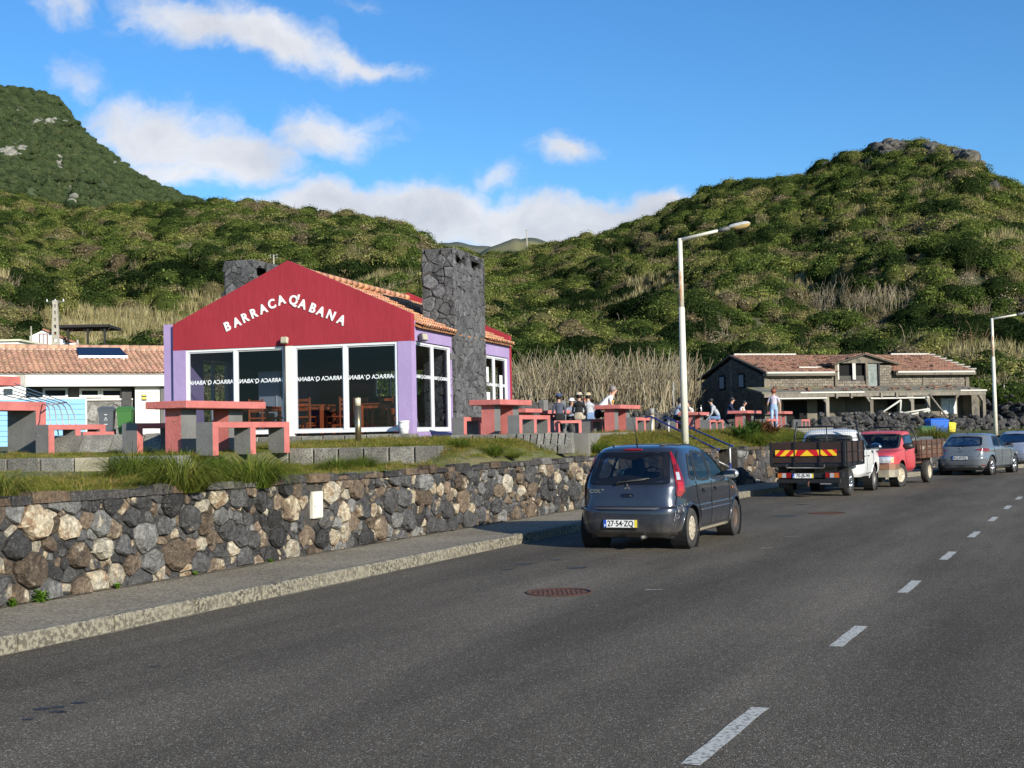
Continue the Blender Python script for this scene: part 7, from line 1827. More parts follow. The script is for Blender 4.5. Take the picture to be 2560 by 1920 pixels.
# black glossy field round the rear window, tailgate, lights
E = lambda a, b: sh.end(a, b, -1, .008)
GBK = MATS['gloss_black']
for sg in (-1, 1):
    # tall rear lamps on the corners: (phi, z); phi 0 centre of the tail, 1 the corner, 2 the flank centre
    def LP(ph, z, off=.012, sg=sg): return sh.pt(*((-1, sg*ph) if ph <= 1 else (-(2-ph), sg)), z, off)
    lp = [(.905,.80),(1.0,.775),(1.115,.85),(1.125,1.0),(1.095,1.15),(1.04,1.32),(.985,1.43),(.93,1.43),(.92,1.2)]
    g = patch(lp, lambda a, b: LP(a, b), 'rear_lamp', REDL, colt, rings=4, n=3)
    patch([(.945,1.02),(1.045,1.02),(1.04,1.13),(.95,1.13)], lambda a, b: LP(a, b, .017), 'reversing_lens', CLRL, g, rings=2, n=3)
    patch([(.945,1.15),(1.03,1.15),(1.01,1.24),(.945,1.24)], lambda a, b: LP(a, b, .017), 'dark_lens', pmat('dark_red_lens', (.10,.004,.006), .15, coat=.6), g, rings=2, n=3)
    patch([(.95,.86),(1.06,.86),(1.08,.99),(.95,.99)], lambda a, b: LP(a, b, .016), 'brake_lens', pmat('bright_red_lens', (.38,.012,.014), .15, coat=.6), g, rings=2, n=3)
    MB().tube([LP(a, b, .014) for a, b in lp[6:]+lp[:1]], .006, 4).build('lamp_edge', GAP, g)
seam([(-.70,.665),(-.68,.64),(.68,.64),(.70,.665),(.71,.80),(.70,1.0),(.655,1.25),(.61,1.44)], E, 'tailgate_seam', GAP, colt, .007); seam([(-.70,.665),(-.71,.80),(-.70,1.0),(-.655,1.25),(-.61,1.44)], E, 'tailgate_seam', GAP, colt, .007)
patch(rnd_poly([(-.60,.99),(.60,.99),(.62,1.03),(.54,1.42),(-.54,1.42),(-.62,1.03)], .1), lambda a, b: sh.end(a, b, -1, .0015), 'x', GBK, colt) if False else None
band(rnd_poly([(-.63,.96),(.63,.96),(.56,1.43),(-.56,1.43)], .08), E, -.085, .0, 'glass_surround', GBK, colt)
hl = MB(); hl.v = []; q = sh.end(0, 1.462, -1, .012); MB().ell((0, 0, 0), (.012, .17, .018), 14, 6).build('high_brake_lamp', REDL, colt).location = q
ht = patch(rnd_poly([(-.10,.775),(.10,.775),(.10,.835),(-.10,.835)], .35), lambda a, b: sh.end(a, b, -1, .006), 'boot_handle', GBK, colt, rings=2); MB().box(-.012, .012, -.03, -.02, .79, .82)
MB().cyl((0,0,0),(-.01,0,0), .012, n=10).build('key_lock', CHR, ht).location = sh.end(-.06, .80, -1, .010)
# three diamond emblem
em = MB(); a0_ = math.pi/2
for k in range(3):
    a = a0_ + k*2*math.pi/3; p0 = (0, 0); p1 = (math.cos(a+.5)*.034, math.sin(a+.5)*.034); p2 = (math.cos(a)*.062, math.sin(a)*.062); p3 = (math.cos(a-.5)*.034, math.sin(a-.5)*.034)
    em.prism([p0, p1, p2, p3], lambda p: (0, p[0], p[1]), lambda p: (-.008, p[0], p[1]))
em.build('emblem', CHR, colt).location = sh.end(0, .925, -1, .004)
mkobj('model_lettering', text_mesh('COLT', .075, .002, .002, mat=CHR), colt, sh.end(.47, .865, -1, .014), (math.pi/2, 0, -math.pi/2+.10), (1.15, 1, 1))
tk = MB().tube([sh.end(.27, 1.005, -1, .03), sh.end(.20, .93, -1, .03)], .022, 6).build('wiper_pivot', BLK_PL, colt) if False else None
wp_ = MB(); wp_.tube([sh.end(.18, .955, -1, .025), sh.end(.13, .99, -1, .035), sh.end(-.28, 1.03, -1, .025)], [.022, .012, .008], 6); wp_.build('rear_wiper', BLK_PL, colt); MB().tube([sh.end(.10, 1.02, -1, .018), sh.end(-.33, 1.045, -1, .018)], .010, 5).build('wiper_blade', BLK_PL, colt)
plate(colt, sh.end(.08, .40, -1, .012), (0, 0, -math.pi/2), '27·54·ZQ')
# bumper shelf, scrapes, exhaust, aerial, roof rails
for sg in (-1, 1): seam([(.0, .628), (.62, .628)], lambda a, b: sh.side(max(.02, a), b, sg, .004), 'bumper_seam', GAP, colt, .006)
seam([(-.80,.628),(.80,.628)], E, 'bumper_seam', GAP, colt, .005)
MB().tube([sh.end(-.76,.60,-1,.02), sh.end(-.4,.602,-1,.018), sh.end(.4,.602,-1,.018), sh.end(.76,.60,-1,.02)], .020, 6).build('bumper_strip', pmat('scuffed_bumper', (.06,.065,.08), .5), colt)
PEEL = pmat('peeled_paint', (.30,.30,.31), .7, (.16,.16,.17), ns=20); r = random.Random(12); m1 = MB()
for k in range(46):
    x = abs(r.gauss(.0, .14))+.12; z = .40+.32*x/.5 + r.gauss(0, .05)+.02; z = min(.66, max(.3, z)); s_ = r.uniform(.006, .022); c = sh.side(x, z, -1, .003); m1.ell(c, (s_, .003, s_*r.uniform(.6, 1.6)), 7, 4)
m1.build('peeled_patches', PEEL, colt, kind='stuff')
MB().tube([(-.02, -.24, .20), (.25, -.24, .20)], .032, 10).build('exhaust_pipe', pmat('worn_steel', (.14,.13,.12), .5, metal=.6), colt)
MB().tube([(.66, .02, 1.53), (.60, .02, 1.72), (.44, .02, 2.0)], [.012, .006, .004], 6).build('aerial', BLK_PL, colt)
for sg in (-1, 1): MB().tube([sh.pt(-.86, sg*.62, 1.515, .02), sh.pt(-.3, sg*.72, 1.522, .02), sh.pt(.5, sg*.72, 1.518, .02), sh.pt(.9, sg*.6, 1.49, .015)], .012, 6).build('roof_strip', BLK_PL, colt)
# doors: seams, handles, rubbing strips, sill
for sg in (-1, 1):
    Sd = lambda a, b, sg=sg: sh.side(a, b, sg, .003)
    seam([(1.66,.30),(1.67,.96)], Sd, 'door_seam', GAP, colt, .006); seam([(2.70,.30),(2.74,.60),(2.72,.98)], Sd, 'door_seam', GAP, colt, .006); seam([(1.66,.30),(2.70,.30)], Sd, 'door_seam', GAP, colt, .005); seam([(1.08,.42),(1.0,.60),(.90,.75),(.86,.98)], Sd, 'door_seam', GAP, colt, .006); seam([(1.10,.32),(1.66,.30)], Sd, 'door_seam', GAP, colt, .005)
    for (a, c) in ((1.05, 1.64), (1.69, 2.68)): MB().tube([sh.side(x, .545, sg, .006) for x in np.linspace(a, c, 8)], .020, 6).build('rubbing_strip', pmat('rub_strip', (.05,.055,.068), .45), colt)
    for x in (1.14, 1.80):
        h_ = patch(rnd_poly([(x, .80), (x+.15, .80), (x+.15, .865), (x, .865)], .3), lambda a, b: sh.side(a, b, sg, .004), 'door_handle', GBK, colt, rings=2); MB().tube([sh.side(x+.02, .845, sg, .02), sh.side(x+.13, .845, sg, .02)], .010, 6).build('grip', CP, h_)
    seam([(.98,.24),(2.75,.24)], lambda a, b: sh.side(a, b, sg, .0), 'sill', pmat('dusty_sill', (.20,.17,.12), .9), colt, .03)
MB().cyl((0,0,0),(0,-.012,0), .022, n=12).build('side_repeater', AMBL, colt).location = sh.side(2.90, .80, -1, .004)
mirror(colt, 2.62, -.80, 1.03, pmat('silver_mirror_shell', (.50,.51,.53), .3, metal=.5, coat=.5), -1, .95); mirror(colt, 2.62, .80, 1.03, CP, 1)

# ---------------------------------------------------------------- the modern grey hatchback and the pale one beyond
GP = carpaint('urban_grey_paint', (.12,.138,.155), .0, .2, 1.0, (.2,.19,.17), .25)
rowsK = [(.20,.20,3.86,.74,5),(.28,.07,3.98,.84,5),(.42,.02,4.04,.875,5.2),(.58,.0,4.05,.89,5.5),(.68,.03,4.03,.89,5.2),(.78,.06,3.92,.885,5),(.88,.09,3.60,.88,5),(.95,.13,3.22,.86,4.8),(1.02,.22,3.0,.82,4.6),
         (1.12,.36,2.78,.77,4.4),(1.24,.52,2.52,.71,4.2),(1.33,.64,2.30,.66,4),(1.39,.74,2.08,.60,3.8),(1.425,.90,1.82,.48,3.4),(1.44,1.2,1.55,.28,3)]
swK = [rnd_poly([(.98,.99),(1.72,.965),(1.76,1.32),(1.32,1.32)], .2), rnd_poly([(1.80,.965),(2.80,.985),(2.36,1.24),(2.1,1.32),(1.83,1.33)], .15)]
rwK = rnd_poly([(-.62,1.0),(.62,1.0),(.52,1.30),(-.52,1.30)], .14); fwK = rnd_poly([(-.70,1.0),(.70,1.0),(.58,1.33),(-.58,1.33)], .12)
ALY = pmat('alloy_rim', (.45,.46,.48), .25, metal=.9)
def modern(label, A_, B_, paint, dz=0):
    hd = (B_-A_); hd.z = 0; hd.normalize(); lv = Vector((-hd.y, hd.x, 0)); wbK = (.72, 3.30); org = A_ - hd*wbK[0] + lv*.87
    o, s_, W = hatchback('hatchback', label, org, math.atan2(hd.y, hd.x), paint, rowsK, 4.05, wbK, .325, swK, rwK, dict(front_win=fwK, rim=(ALY, ALY), rs=('alloy', 'alloy'), rb=.03)); o['group'] = 'vehicles parked along the kerb'
    for sg in (-1, 1):
        def LP(ph, z, off=.010): return s_.pt(*((-1, sg*ph) if ph <= 1 else (-(2-ph), sg)), z, off)
        g = patch([(.52,.86),(.75,.845),(1.0,.80),(1.16,.80),(1.20,.86),(1.15,.915),(1.0,.92),(.75,.915)], LP, 'rear_lamp', pmat('dark_red_lamp', (.16,.006,.01), .1, coat=1), o, rings=3, n=3)
        MB().tube([LP(a, b, .014) for a, b in ((.55,.862),(.78,.85),(1.0,.83),(1.15,.84))], .008, 4).build('lamp_line', MATS['bright_red_lens'], g)
        patch([(.80,.33),(1.0,.33),(1.0,.36),(.80,.36)], LP, 'reflector', REDL, o, rings=2, n=2)
        seam([(1.76,.28),(1.78,.94)], lambda a, b: s_.side(a, b, sg, .003), 'door_seam', GAP, o, .007); seam([(2.78,.30),(2.84,.7),(2.80,.96)], lambda a, b: s_.side(a, b, sg, .003), 'door_seam', GAP, o, .007); seam([(1.15,.40),(1.06,.66),(.96,.8),(.93,.98)], lambda a, b: s_.side(a, b, sg, .003), 'door_seam', GAP, o, .007)
        seam([(1.2,.30),(2.85,.30)], lambda a, b: s_.side(a, b, sg, .006), 'side_trim', BLK_PL, o, .02); MB().tube([s_.side(1.90, .82, sg, .02), s_.side(2.05, .82, sg, .02)], .012, 6).build('door_handle', paint, o)
        mirror(o, 2.62, sg*.80, 1.0, BLK_PL, sg)
    E2 = lambda a, b: s_.end(a, b, -1, .004)
    seam([(-.60,1.0),(-.66,.86),(-.60,.64),(.60,.64),(.66,.86),(.60,1.0)], E2, 'tailgate_seam', GAP, o, .006)
    em = MB(); pts_ = [(0, .055), (.036, 0), (0, -.055), (-.036, 0), (0, .055)]; em.tube([(0, a, b) for a, b in pts_], .008, 5); em.build('emblem', CHR, o).location = s_.end(0, .90, -1, .008)
    mkobj('model_lettering', text_mesh('CLIO', .05, .002, .001, mat=CHR), o, s_.end(0, .815, -1, .008), (math.pi/2, 0, -math.pi/2), (1.5, 1, 1))
    plate(o, s_.end(0, .60, -1, .010), (0, 0, -math.pi/2), 'AQ·69·EQ', False)
    band(rnd_poly([(-.66,.24),(.66,.24),(.62,.36),(-.62,.36)], .2), E2, -.06, 0, 'lower_grille', BLK_PL, o); MB().tube([(.9, 0, 1.42), (.82, 0, 1.50)], [.02, .01], 6).build('aerial', BLK_PL, o)
    return o
clio = modern('grey modern hatchback parked behind the red pickup, with alloy wheels', G(2483, 1187.7), G(2537, 1181), GP)
sheet = MB().box(-.05, .05, -.002, .002, -.03, .03).build('window_sticker', pmat('pale_green_sticker', (.45,.55,.35), .6), clio); sheet.location = (.40, .48, 1.09); sheet.rotation_euler = (.0, 0, -math.pi/2)
c2 = P(2600, 1150, 52); c3 = P(2665, 1140, 54.5); c2.z = c3.z = 0
modern('pale blue white car at the right edge of the photo, beyond the grey hatchback', c2, c3, carpaint('pale_blue_paint', (.27,.31,.40), .1, .25, 1.0, (.3,.3,.3), .2))

# ---------------------------------------------------------------- pickups
WDK = pmat('dark_bed_board', (.045,.022,.015), .55, (.028,.015,.011), ns=4, rnd=.25, bscale=(.3, 1, 1)); WDO = pmat('old_bed_board', (.125,.072,.045), .8, (.075,.045,.032), ns=5, rnd=.3, bscale=(.3, 1, 1), spots=(3, .62, (.26,.22,.18)))
BKS = pmat('black_steel', (.012,.012,.013), .45); RSTB = pmat('rust_brown_steel', (.14,.055,.03), .8, (.07,.035,.025), ns=5)
def cab(par, rows, paint, side_win, rear_win, front_win, wh, x_rear_flat=None):
    s_ = Shell(rows, 5, 44, 24); s_.mesh(wh, [scl(w_, .97) for w_ in side_win], [scl(rear_win, .97)], [scl(front_win, .97)]).build('cab', paint, par)
    for w_ in side_win:
        for sg in (-1, 1):
            g = patch(w_, lambda a, b: s_.side(a, b, sg, .003), 'side_window', CGL, par); band(w_, lambda a, b: s_.side(a, b, sg, .006), -.03, .018, 'window_seal', BLK_PL, g)
    for w_, sg, nm in ((rear_win, -1, 'rear_window'), (front_win, 1, 'windscreen')):
        g = patch(w_, lambda a, b: s_.end(a, b, sg, .003), nm, CGL, par); band(w_, lambda a, b: s_.end(a, b, sg, .006), -.03, .022, 'window_seal', BLK_PL, g)
    for (x, z, r_) in wh:
        for sg in (-1, 1): MB().tube([s_.side(x+math.cos(a)*r_, max(.35, z+math.sin(a)*r_), sg, .0) for a in np.linspace(-.1, math.pi+.1, 22)], .016, 5).build('arch_lip', paint, par)
        for sg in (-1, 1): o = MB().lathe([(0, 0), (r_*.99, 0), (r_, .26)], 26, 0, 'Y', smooth=False).build('wheel_well', GAP, par); o.location = (x, sg*(max(q[3] for q in rows)-.275), z); o.scale = (1, sg, 1)
    return s_
def flatbed(par, x0, x1, w, z0, h, board, frame, nb=2, posts=4):
    MB().box(x0, x1, -w, w, z0-.10, z0, bev=.01).build('bed_floor', frame, par)
    hb = h/nb
    for sg in (-1, 1):
        for k in range(nb): MB().box(x0+.03, x1-.03, sg*w-(.03 if sg > 0 else 0), sg*w+(.0 if sg > 0 else .03), z0+k*hb+.008, z0+(k+1)*hb-.004, bev=.005).build('side_board', board, par)
        for k in range(posts):
            x = x0+.06+(x1-x0-.12)*k/(posts-1); MB().box(x-.025, x+.025, sg*(w+.018)-.018, sg*(w+.018)+.018, z0-.08, z0+h+.015).build('stake', frame, par)
    for k in range(nb):
        MB().box(x0-.03, x0, -w+.0, w-.0, z0+k*hb+.008, z0+(k+1)*hb-.004, bev=.005).build('tail_board', board, par); MB().box(x1, x1+.03, -w, w, z0+k*hb+.008, z0+(k+1)*hb-.004, bev=.005).build('head_board', board, par)
    for y in (-w+.02, -w*.34, w*.34, w-.02): MB().box(x0-.062, x0-.031, y-.025, y+.025, z0-.08, z0+h+.02).build('stake', frame, par)
def chassis(par, x0, x1, z=.55):
    for y in (-.42, .42): MB().box(x0, x1, y-.05, y+.05, z-.08, z+.08).build('chassis_rail', BKS, par)
# white pickup seen from behind
rA = G(2128, 1239); gB = P(2203, 1222, 36.3); 
hdw = Vector((math.sin(D2R(26.5)), math.cos(D2R(26.5)), 0)); lv = Vector((-hdw.y, hdw.x, 0)); Wp = .86
wbp = (1.05, 3.95); org = rA - hdw*wbp[0] + lv*(Wp-.04)
WP = carpaint('white_pickup_paint', (.72,.73,.72), .0, .3, .8, (.30,.27,.22), .4)
wpk = thing('pickup_truck', 'white pickup with a dark wooden flatbed and red and yellow striped tailboard', 'pickup truck', (org.x, org.y, 0), math.atan2(hdw.y, hdw.x), 'vehicles parked along the kerb')
rowsW = [(.42,2.20,4.85,.78,7),(.52,2.16,4.93,.85,7),(.70,2.15,4.95,.87,7),(.88,2.15,4.93,.87,6.5),(.98,2.15,4.86,.865,6),(1.05,2.15,4.60,.86,6),(1.11,2.16,4.05,.85,6),(1.20,2.18,3.90,.82,6),(1.34,2.23,3.68,.775,5.5),(1.48,2.30,3.45,.73,5),(1.60,2.40,3.22,.67,4.5),(1.66,2.52,3.02,.58,4),(1.695,2.72,2.80,.35,3)]
swW = [rnd_poly([(2.92,1.13),(3.72,1.13),(3.34,1.50),(2.95,1.55)], .14), rnd_poly([(2.38,1.15),(2.84,1.13),(2.87,1.55),(2.52,1.55)], .16)]
rwW = rnd_poly([(-.66,1.14),(.66,1.14),(.58,1.52),(-.58,1.52)], .14); fwW = rnd_poly([(-.72,1.16),(.72,1.16),(.62,1.56),(-.62,1.56)], .12)
sW = cab(wpk, rowsW, WP, swW, rwW, fwW, [(wbp[1], .36, .43)])
flatbed(wpk, .0, 2.10, .94, .86, .52, WDK, BKS, 2, 4); chassis(wpk, .1, 2.3, .60)
for sg in (-1, 1):
    wheel(wpk, wbp[0], sg*(Wp-.13), .345, .22, sg, ALY, 'alloy'); wheel(wpk, wbp[1], sg*(Wp-.13), .345, .22, sg, pmat('dull_alloy', (.32,.30,.27), .4, metal=.7), 'steel')
    Sd = lambda a, b, sg=sg: sW.side(a, b, sg, .003); seam([(2.88,.50),(2.88,1.10)], Sd, 'door_seam', GAP, wpk, .006); seam([(3.55,.50),(3.74,.80),(3.76,1.1)], Sd, 'door_seam', GAP, wpk, .006); seam([(2.88,.50),(3.55,.50)], Sd, 'door_seam', GAP, wpk, .006)
    for x in (2.55, 2.98): MB().tube([sW.side(x, .96, sg, .012), sW.side(x+.13, .96, sg, .012)], .016, 6).build('door_handle', BLK_PL, wpk)
    mirror(wpk, 3.62, sg*.85, 1.18, CHR if sg < 0 else WP, sg, 1.35); MB().box(.62, .65, sg*.60-.02, sg*.93, .18, .80) if False else None
    fl = MB().box(.50, .52, -.13, .13, .22, .80).build('mud_flap', BLK_PL, wpk); fl.location = (0, sg*.76, 0)
    MB().box(1.5, 1.9, sg*.55-.03, sg*.55+.03, .45, .78).build('side_guard', BKS, wpk)
# head rack with mesh behind the cab
hr = MB(); 
for y in (-.74, .74): hr.tube([(2.06, y*1.22, .9), (2.12, y*1.15, 1.45), (2.20, y, 1.86)], .024, 6)
hr.build('rack_upright', BKS, wpk, kind='stuff') if False else None
for y in (-.74, .74): MB().tube([(2.12, y*1.22, .9), (2.10, y*1.16, 1.45), (2.08, y*1.04, 1.90)], .026, 6).build('rack_upright', BKS, wpk)
MB().tube([(2.09, -.80, 1.76), (2.09, .80, 1.76)], .022, 6).build('rack_bar', BKS, wpk); MB().tube([(2.10, -.82, 1.45), (2.10, .82, 1.45)], .015, 6).build('rack_bar', BKS, wpk); MB().tube([(2.09, 0, 1.0), (2.09, 0, 1.76)], .015, 6).build('rack_bar', BKS, wpk)
hr = MB()
for k in range(27): y = -.78+k*.06; hr.tube([(2.09, y, 1.20), (2.09, y, 1.76)], .0032, 3)
for k in range(10): z = 1.20+k*.06; hr.tube([(2.09, -.8, z), (2.09, .8, z)], .0032, 3)
hr.build('rack_mesh', BKS, wpk, kind='stuff')
# striped reflective boards on the tail
REDR = pmat('red_reflector', (.55,.012,.015), .35); YELR = pmat('yellow_reflector', (.85,.52,.02), .35)
def chevron(y0, y1, z0, z1, mode, xx):
    n = MB().box(xx, xx+.004, y0, y1, z0, z1).build('striped_board', REDR, wpk); m1 = MB(); Hh = z1-z0; w_ = .13
    segs = []
    k = -3
    if mode == 'mid':
        c = (y0+y1)/2; m1.add([(xx-.002, c-.17, z0), (xx-.002, c+.17, z0), (xx-.002, c, z1)], [(0, 1, 2)]); 
        for sg in (-1, 1): m1.add([(xx-.002, c+sg*.30, z0+(z1-z0)*.0), (xx-.002, c+sg*.30, z1*.0+z0) , (xx-.002, c+sg*(.30), z0)], [(0, 1, 2)]) if False else None
        for sg in (-1, 1):
            a = c+sg*.33; e = c+sg*.29; lim = y1 if sg > 0 else y0; q = [(a-sg*.03, z0), (a+sg*.07, z0), (a-sg*.09, z1), (a-sg*.19, z1)]
            q = [(lim, z0), (lim, z1), (lim-sg*.06, z1), (lim-sg*.0, z0)]; m1.add([(xx-.002, p[0], p[1]) for p in q], [(0, 1, 2)])
    else:
        sg = 1 if mode == 'l' else -1; y = y0-.3
        while y < y1+.3:
            q = clip(clip([(y, z0), (y+w_, z0), (y+w_-sg*.15, z1), (y-sg*.15, z1)], 1, 0, y1), -1, 0, -y0)
            if len(q) > 2: m1.add([(xx-.002, p[0], p[1]) for p in q], [tuple(range(len(q)))])
            y += 2*w_
    m1.build('yellow_stripe', YELR, n)
chevron(.34, .80, 1.04, 1.19, 'l', -.066); chevron(-.30, .30, 1.04, 1.19, 'mid', -.066); chevron(-.74, -.34, 1.04, 1.19, 'r', -.066)
# rear bumper, lamps, plate, tow hook
MB().box(-.02, .10, -.80, .80, .36, .46, bev=.01).build('rear_bumper', BKS, wpk); MB().box(.02, .30, -.84, .84, .50, .62).build('cross_member', BKS, wpk)
MB().tube([(-.06, .52, .83), (-.07, .52, .74), (-.07, -.42, .74), (-.06, -.42, .83)], .018, 6).build('step_bar', pmat('grey_steel_bar', (.12,.12,.12), .4, metal=.5), wpk)
for sg in (-1, 1):
    lb = MB().box(-.035, .015, -.17, .17, -.065, .065, bev=.008).build('rear_lamp', REDL, wpk); lb.location = (0, sg*.60, .555)
    MB().box(-.042, -.036, -.05, .05, -.055, .055).build('clear_section', CLRL, lb); MB().box(-.042, -.036, .055 if sg > 0 else -.16, .16 if sg > 0 else -.055, -.055, .055).build('amber_section', AMBL, lb)
plate(wpk, (-.04, .12, .545), (0, 0, -math.pi/2), '70-JB-90'); MB().tube([(-.02, -.02, .40), (-.10, -.02, .36), (-.10, -.02, .28)], .02, 6).build('tow_hook', RSTB, wpk)
MB().box(-.03, .2, -.56, -.30, .33, .36).build('silencer', pmat('worn_steel2', (.4,.39,.36), .4, metal=.7), wpk)
# red pickup facing us
fA = G(2255, 1216.6); rB_ = G(2328, 1207); hdr = Vector((-math.sin(D2R(33)), -math.cos(D2R(33)), 0)); lvr = Vector((-hdr.y, hdr.x, 0)); wbr = (1.15, 4.05)
org = fA - hdr*wbr[1] - lvr*(.85-.03)
RP = carpaint('faded_red_paint', (.46,.035,.045), .0, .5, .25, (.25,.16,.13), .35, fade=(.52,.09,.10))
rpk = thing('pickup_truck', 'faded red pickup with worn wooden bed, parked nose towards us', 'pickup truck', (org.x, org.y, 0), math.atan2(hdr.y, hdr.x), 'vehicles parked along the kerb')
rowsR = [(.42,2.45,4.70,.76,7),(.52,2.40,4.80,.83,7),(.70,2.40,4.84,.845,7),(.84,2.40,4.84,.845,7),(.93,2.40,4.80,.84,6.5),(1.0,2.40,4.62,.835,6),(1.055,2.40,4.05,.825,6),(1.10,2.40,3.92,.81,6),(1.22,2.43,3.76,.775,6),(1.36,2.47,3.58,.735,5.5),(1.50,2.52,3.38,.695,5),(1.57,2.60,3.22,.64,4.5),(1.60,2.78,3.0,.45,3.5)]
swR = [rnd_poly([(2.62,1.08),(3.66,1.08),(3.36,1.46),(2.66,1.48)], .13)]
sR = cab(rpk, rowsR, RP, swR, rnd_poly([(-.6,1.1),(.6,1.1),(.54,1.46),(-.54,1.46)], .14), rnd_poly([(-.70,1.09),(.70,1.09),(.62,1.50),(-.62,1.50)], .12), [(wbr[1], .36, .42)])
for pk, s_, xs_ in ((wpk, sW, 3.62), (rpk, sR, 3.66)):
    interior(pk, 2.45, xs_+.05, .70, .55, 1.42, xs_-.12)
MB().box(.35, 2.3, -.62, .62, .60, .78).build('sub_frame', RSTB, rpk); MB().box(1.62, 2.2, -.80, -.45, .38, .70, bev=.02).build('fuel_tank', BKS, rpk); flatbed(rpk, .0, 2.37, .90, .86, .44, WDO, RSTB, 3, 5); chassis(rpk, .1, 4.2, .56)
for sg in (-1, 1):
    wheel(rpk, wbr[0], sg*.72, .34, .21, sg, CREAM, 'steel'); wheel(rpk, wbr[1], sg*.72, .34, .21, sg, CREAM, 'steel', turn=-.28)
    Sd = lambda a, b, sg=sg: sR.side(a, b, sg, .003); seam([(2.58,.50),(2.56,1.4)], Sd, 'door_seam', GAP, rpk, .006); seam([(3.52,.50),(3.70,.85),(3.72,1.05)], Sd, 'door_seam', GAP, rpk, .006); seam([(2.58,.48),(3.52,.48)], Sd, 'door_seam', GAP, rpk, .006); seam([(2.5,.84),(4.0,.84)], Sd, 'crease_line', RP, rpk, .006)
    MB().tube([sR.side(2.66, .95, sg, .012), sR.side(2.80, .95, sg, .012)], .015, 6).build('door_handle', BLK_PL, rpk); mirror(rpk, 3.62, sg*.80, 1.15, BLK_PL, sg, 1.15)
    F2 = lambda a, b: sR.end(a, b, 1, .010); hl_ = patch(rnd_poly([(sg*.40,.70),(sg*.73,.70),(sg*.75,.87),(sg*.40,.87)], .1), F2, 'headlight', pmat('headlight_glass', (.55,.57,.60), .08, coat=1, metal=.4), rpk, rings=3); band([(sg*.39,.69),(sg*.75,.69),(sg*.76,.88),(sg*.39,.88)], F2, -.0, .02, 'headlight_rim', CHR, hl_)
    def LPf(ph, z, off=.012): return sR.pt(*((1, sg*ph) if ph <= 1 else ((2-ph), sg)), z, off)
    patch([(.93,.70),(1.08,.70),(1.08,.86),(.93,.86)], LPf, 'indicator', pmat('pale_amber_lens', (.62,.42,.25), .2, coat=.6), rpk, rings=2, n=3)
patch(rnd_poly([(-.38,.70),(.38,.70),(.38,.87),(-.38,.87)], .06), lambda a, b: sR.end(a, b, 1, .008), 'grille', BLK_PL, rpk, rings=2); 
for z in (.73, .785, .84): MB().tube([sR.end(y, z, 1, .018) for y in (-.36, 0, .36)], .010, 5).build('grille_bar', CHR if z > .8 else BKS, rpk)
bm_ = MB(); ring0 = [Vector((4.0, sg_*.86, 0)) for sg_ in (1,)]
def bmp(z0, z1, off, nm, mt, w_=.86, x1=4.93):
    m1 = MB(); pth = [(4.35, -w_), (4.70, -w_*.985), (4.86, -w_*.84), (x1, -w_*.4), (x1+.01, 0), (x1, w_*.4), (4.86, w_*.84), (4.70, w_*.985), (4.35, w_)]
    v = [(x, y, z0) for x, y in pth] + [(x, y, z1) for x, y in pth] + [(x-.10, y*.93, z1) for x, y in pth] + [(x-.10, y*.93, z0) for x, y in pth]; n = len(pth)
    m1.add(v, [(i, i+1, n+i+1, n+i) for i in range(n-1)] + [(n+i, n+i+1, 2*n+i+1, 2*n+i) for i in range(n-1)] + [(3*n+i, 3*n+i+1, i+1, i) for i in range(n-1)] + [(0, n, 2*n, 3*n), (n-1, 4*n-1, 3*n-1, 2*n-1)], 0, False); return m1.build(nm, mt, rpk)
bmp(.52, .66, 0, 'front_bumper', pmat('bronze_bumper', (.30,.15,.08), .4, (.22,.12,.08), ns=5, metal=.3)); bmp(.30, .515, 0, 'lower_bumper', pmat('beige_bumper', (.32,.28,.20), .55, (.22,.19,.15), ns=5), .84, 4.90)
MB().box(4.90, 4.925, -.25, .25, .36, .47).build('bumper_opening', GAP, rpk); MB().box(4.915, 4.945, .05, .40, .555, .63).build('front_indicator', AMBL, rpk)
for y in (-.62, .62): MB().tube([(2.40, y*1.3, .92), (2.37, y*1.25, 1.4), (2.36, y*1.02, 1.66), (2.36, y*.8, 1.70)], .024, 6).build('rack_upright', BKS, rpk)
MB().tube([(2.36, -.50, 1.70), (2.36, .50, 1.70)], .024, 6).build('rack_bar', BKS, rpk)
MB().tube([(4.02, -.35, 1.12), (4.02+.0, .1, 1.16)], .01, 5).build('wiper', BLK_PL, rpk)
ld = MB(); r = random.Random(5)
for k in range(14): ld.box(-.16, .16, -.1, .1, -.06, .06, M=Matrix.Translation((r.uniform(.2, 2.1), r.uniform(-.7, .7), 1.30)) @ Matrix.Rotation(r.uniform(0, 3), 4, 'Z') @ Matrix.Rotation(.4, 4, 'X'))
lo_ = thing('scrap_load', 'mixed grey rubbish heaped in the wooden bed of the red pickup', 'load', (org.x, org.y, 0), math.atan2(hdr.y, hdr.x)); ld.build('pieces', pmat('grey_scrap', (.12,.13,.13), .8, rnd=.3), lo_, kind='stuff'); MB().tube([(.5, -.3, 1.36), (.9, -.1, 1.42), (1.1, .3, 1.36)], .03, 6).build('blue_strap', pmat('blue_strap', (.05,.25,.5), .6), lo_)
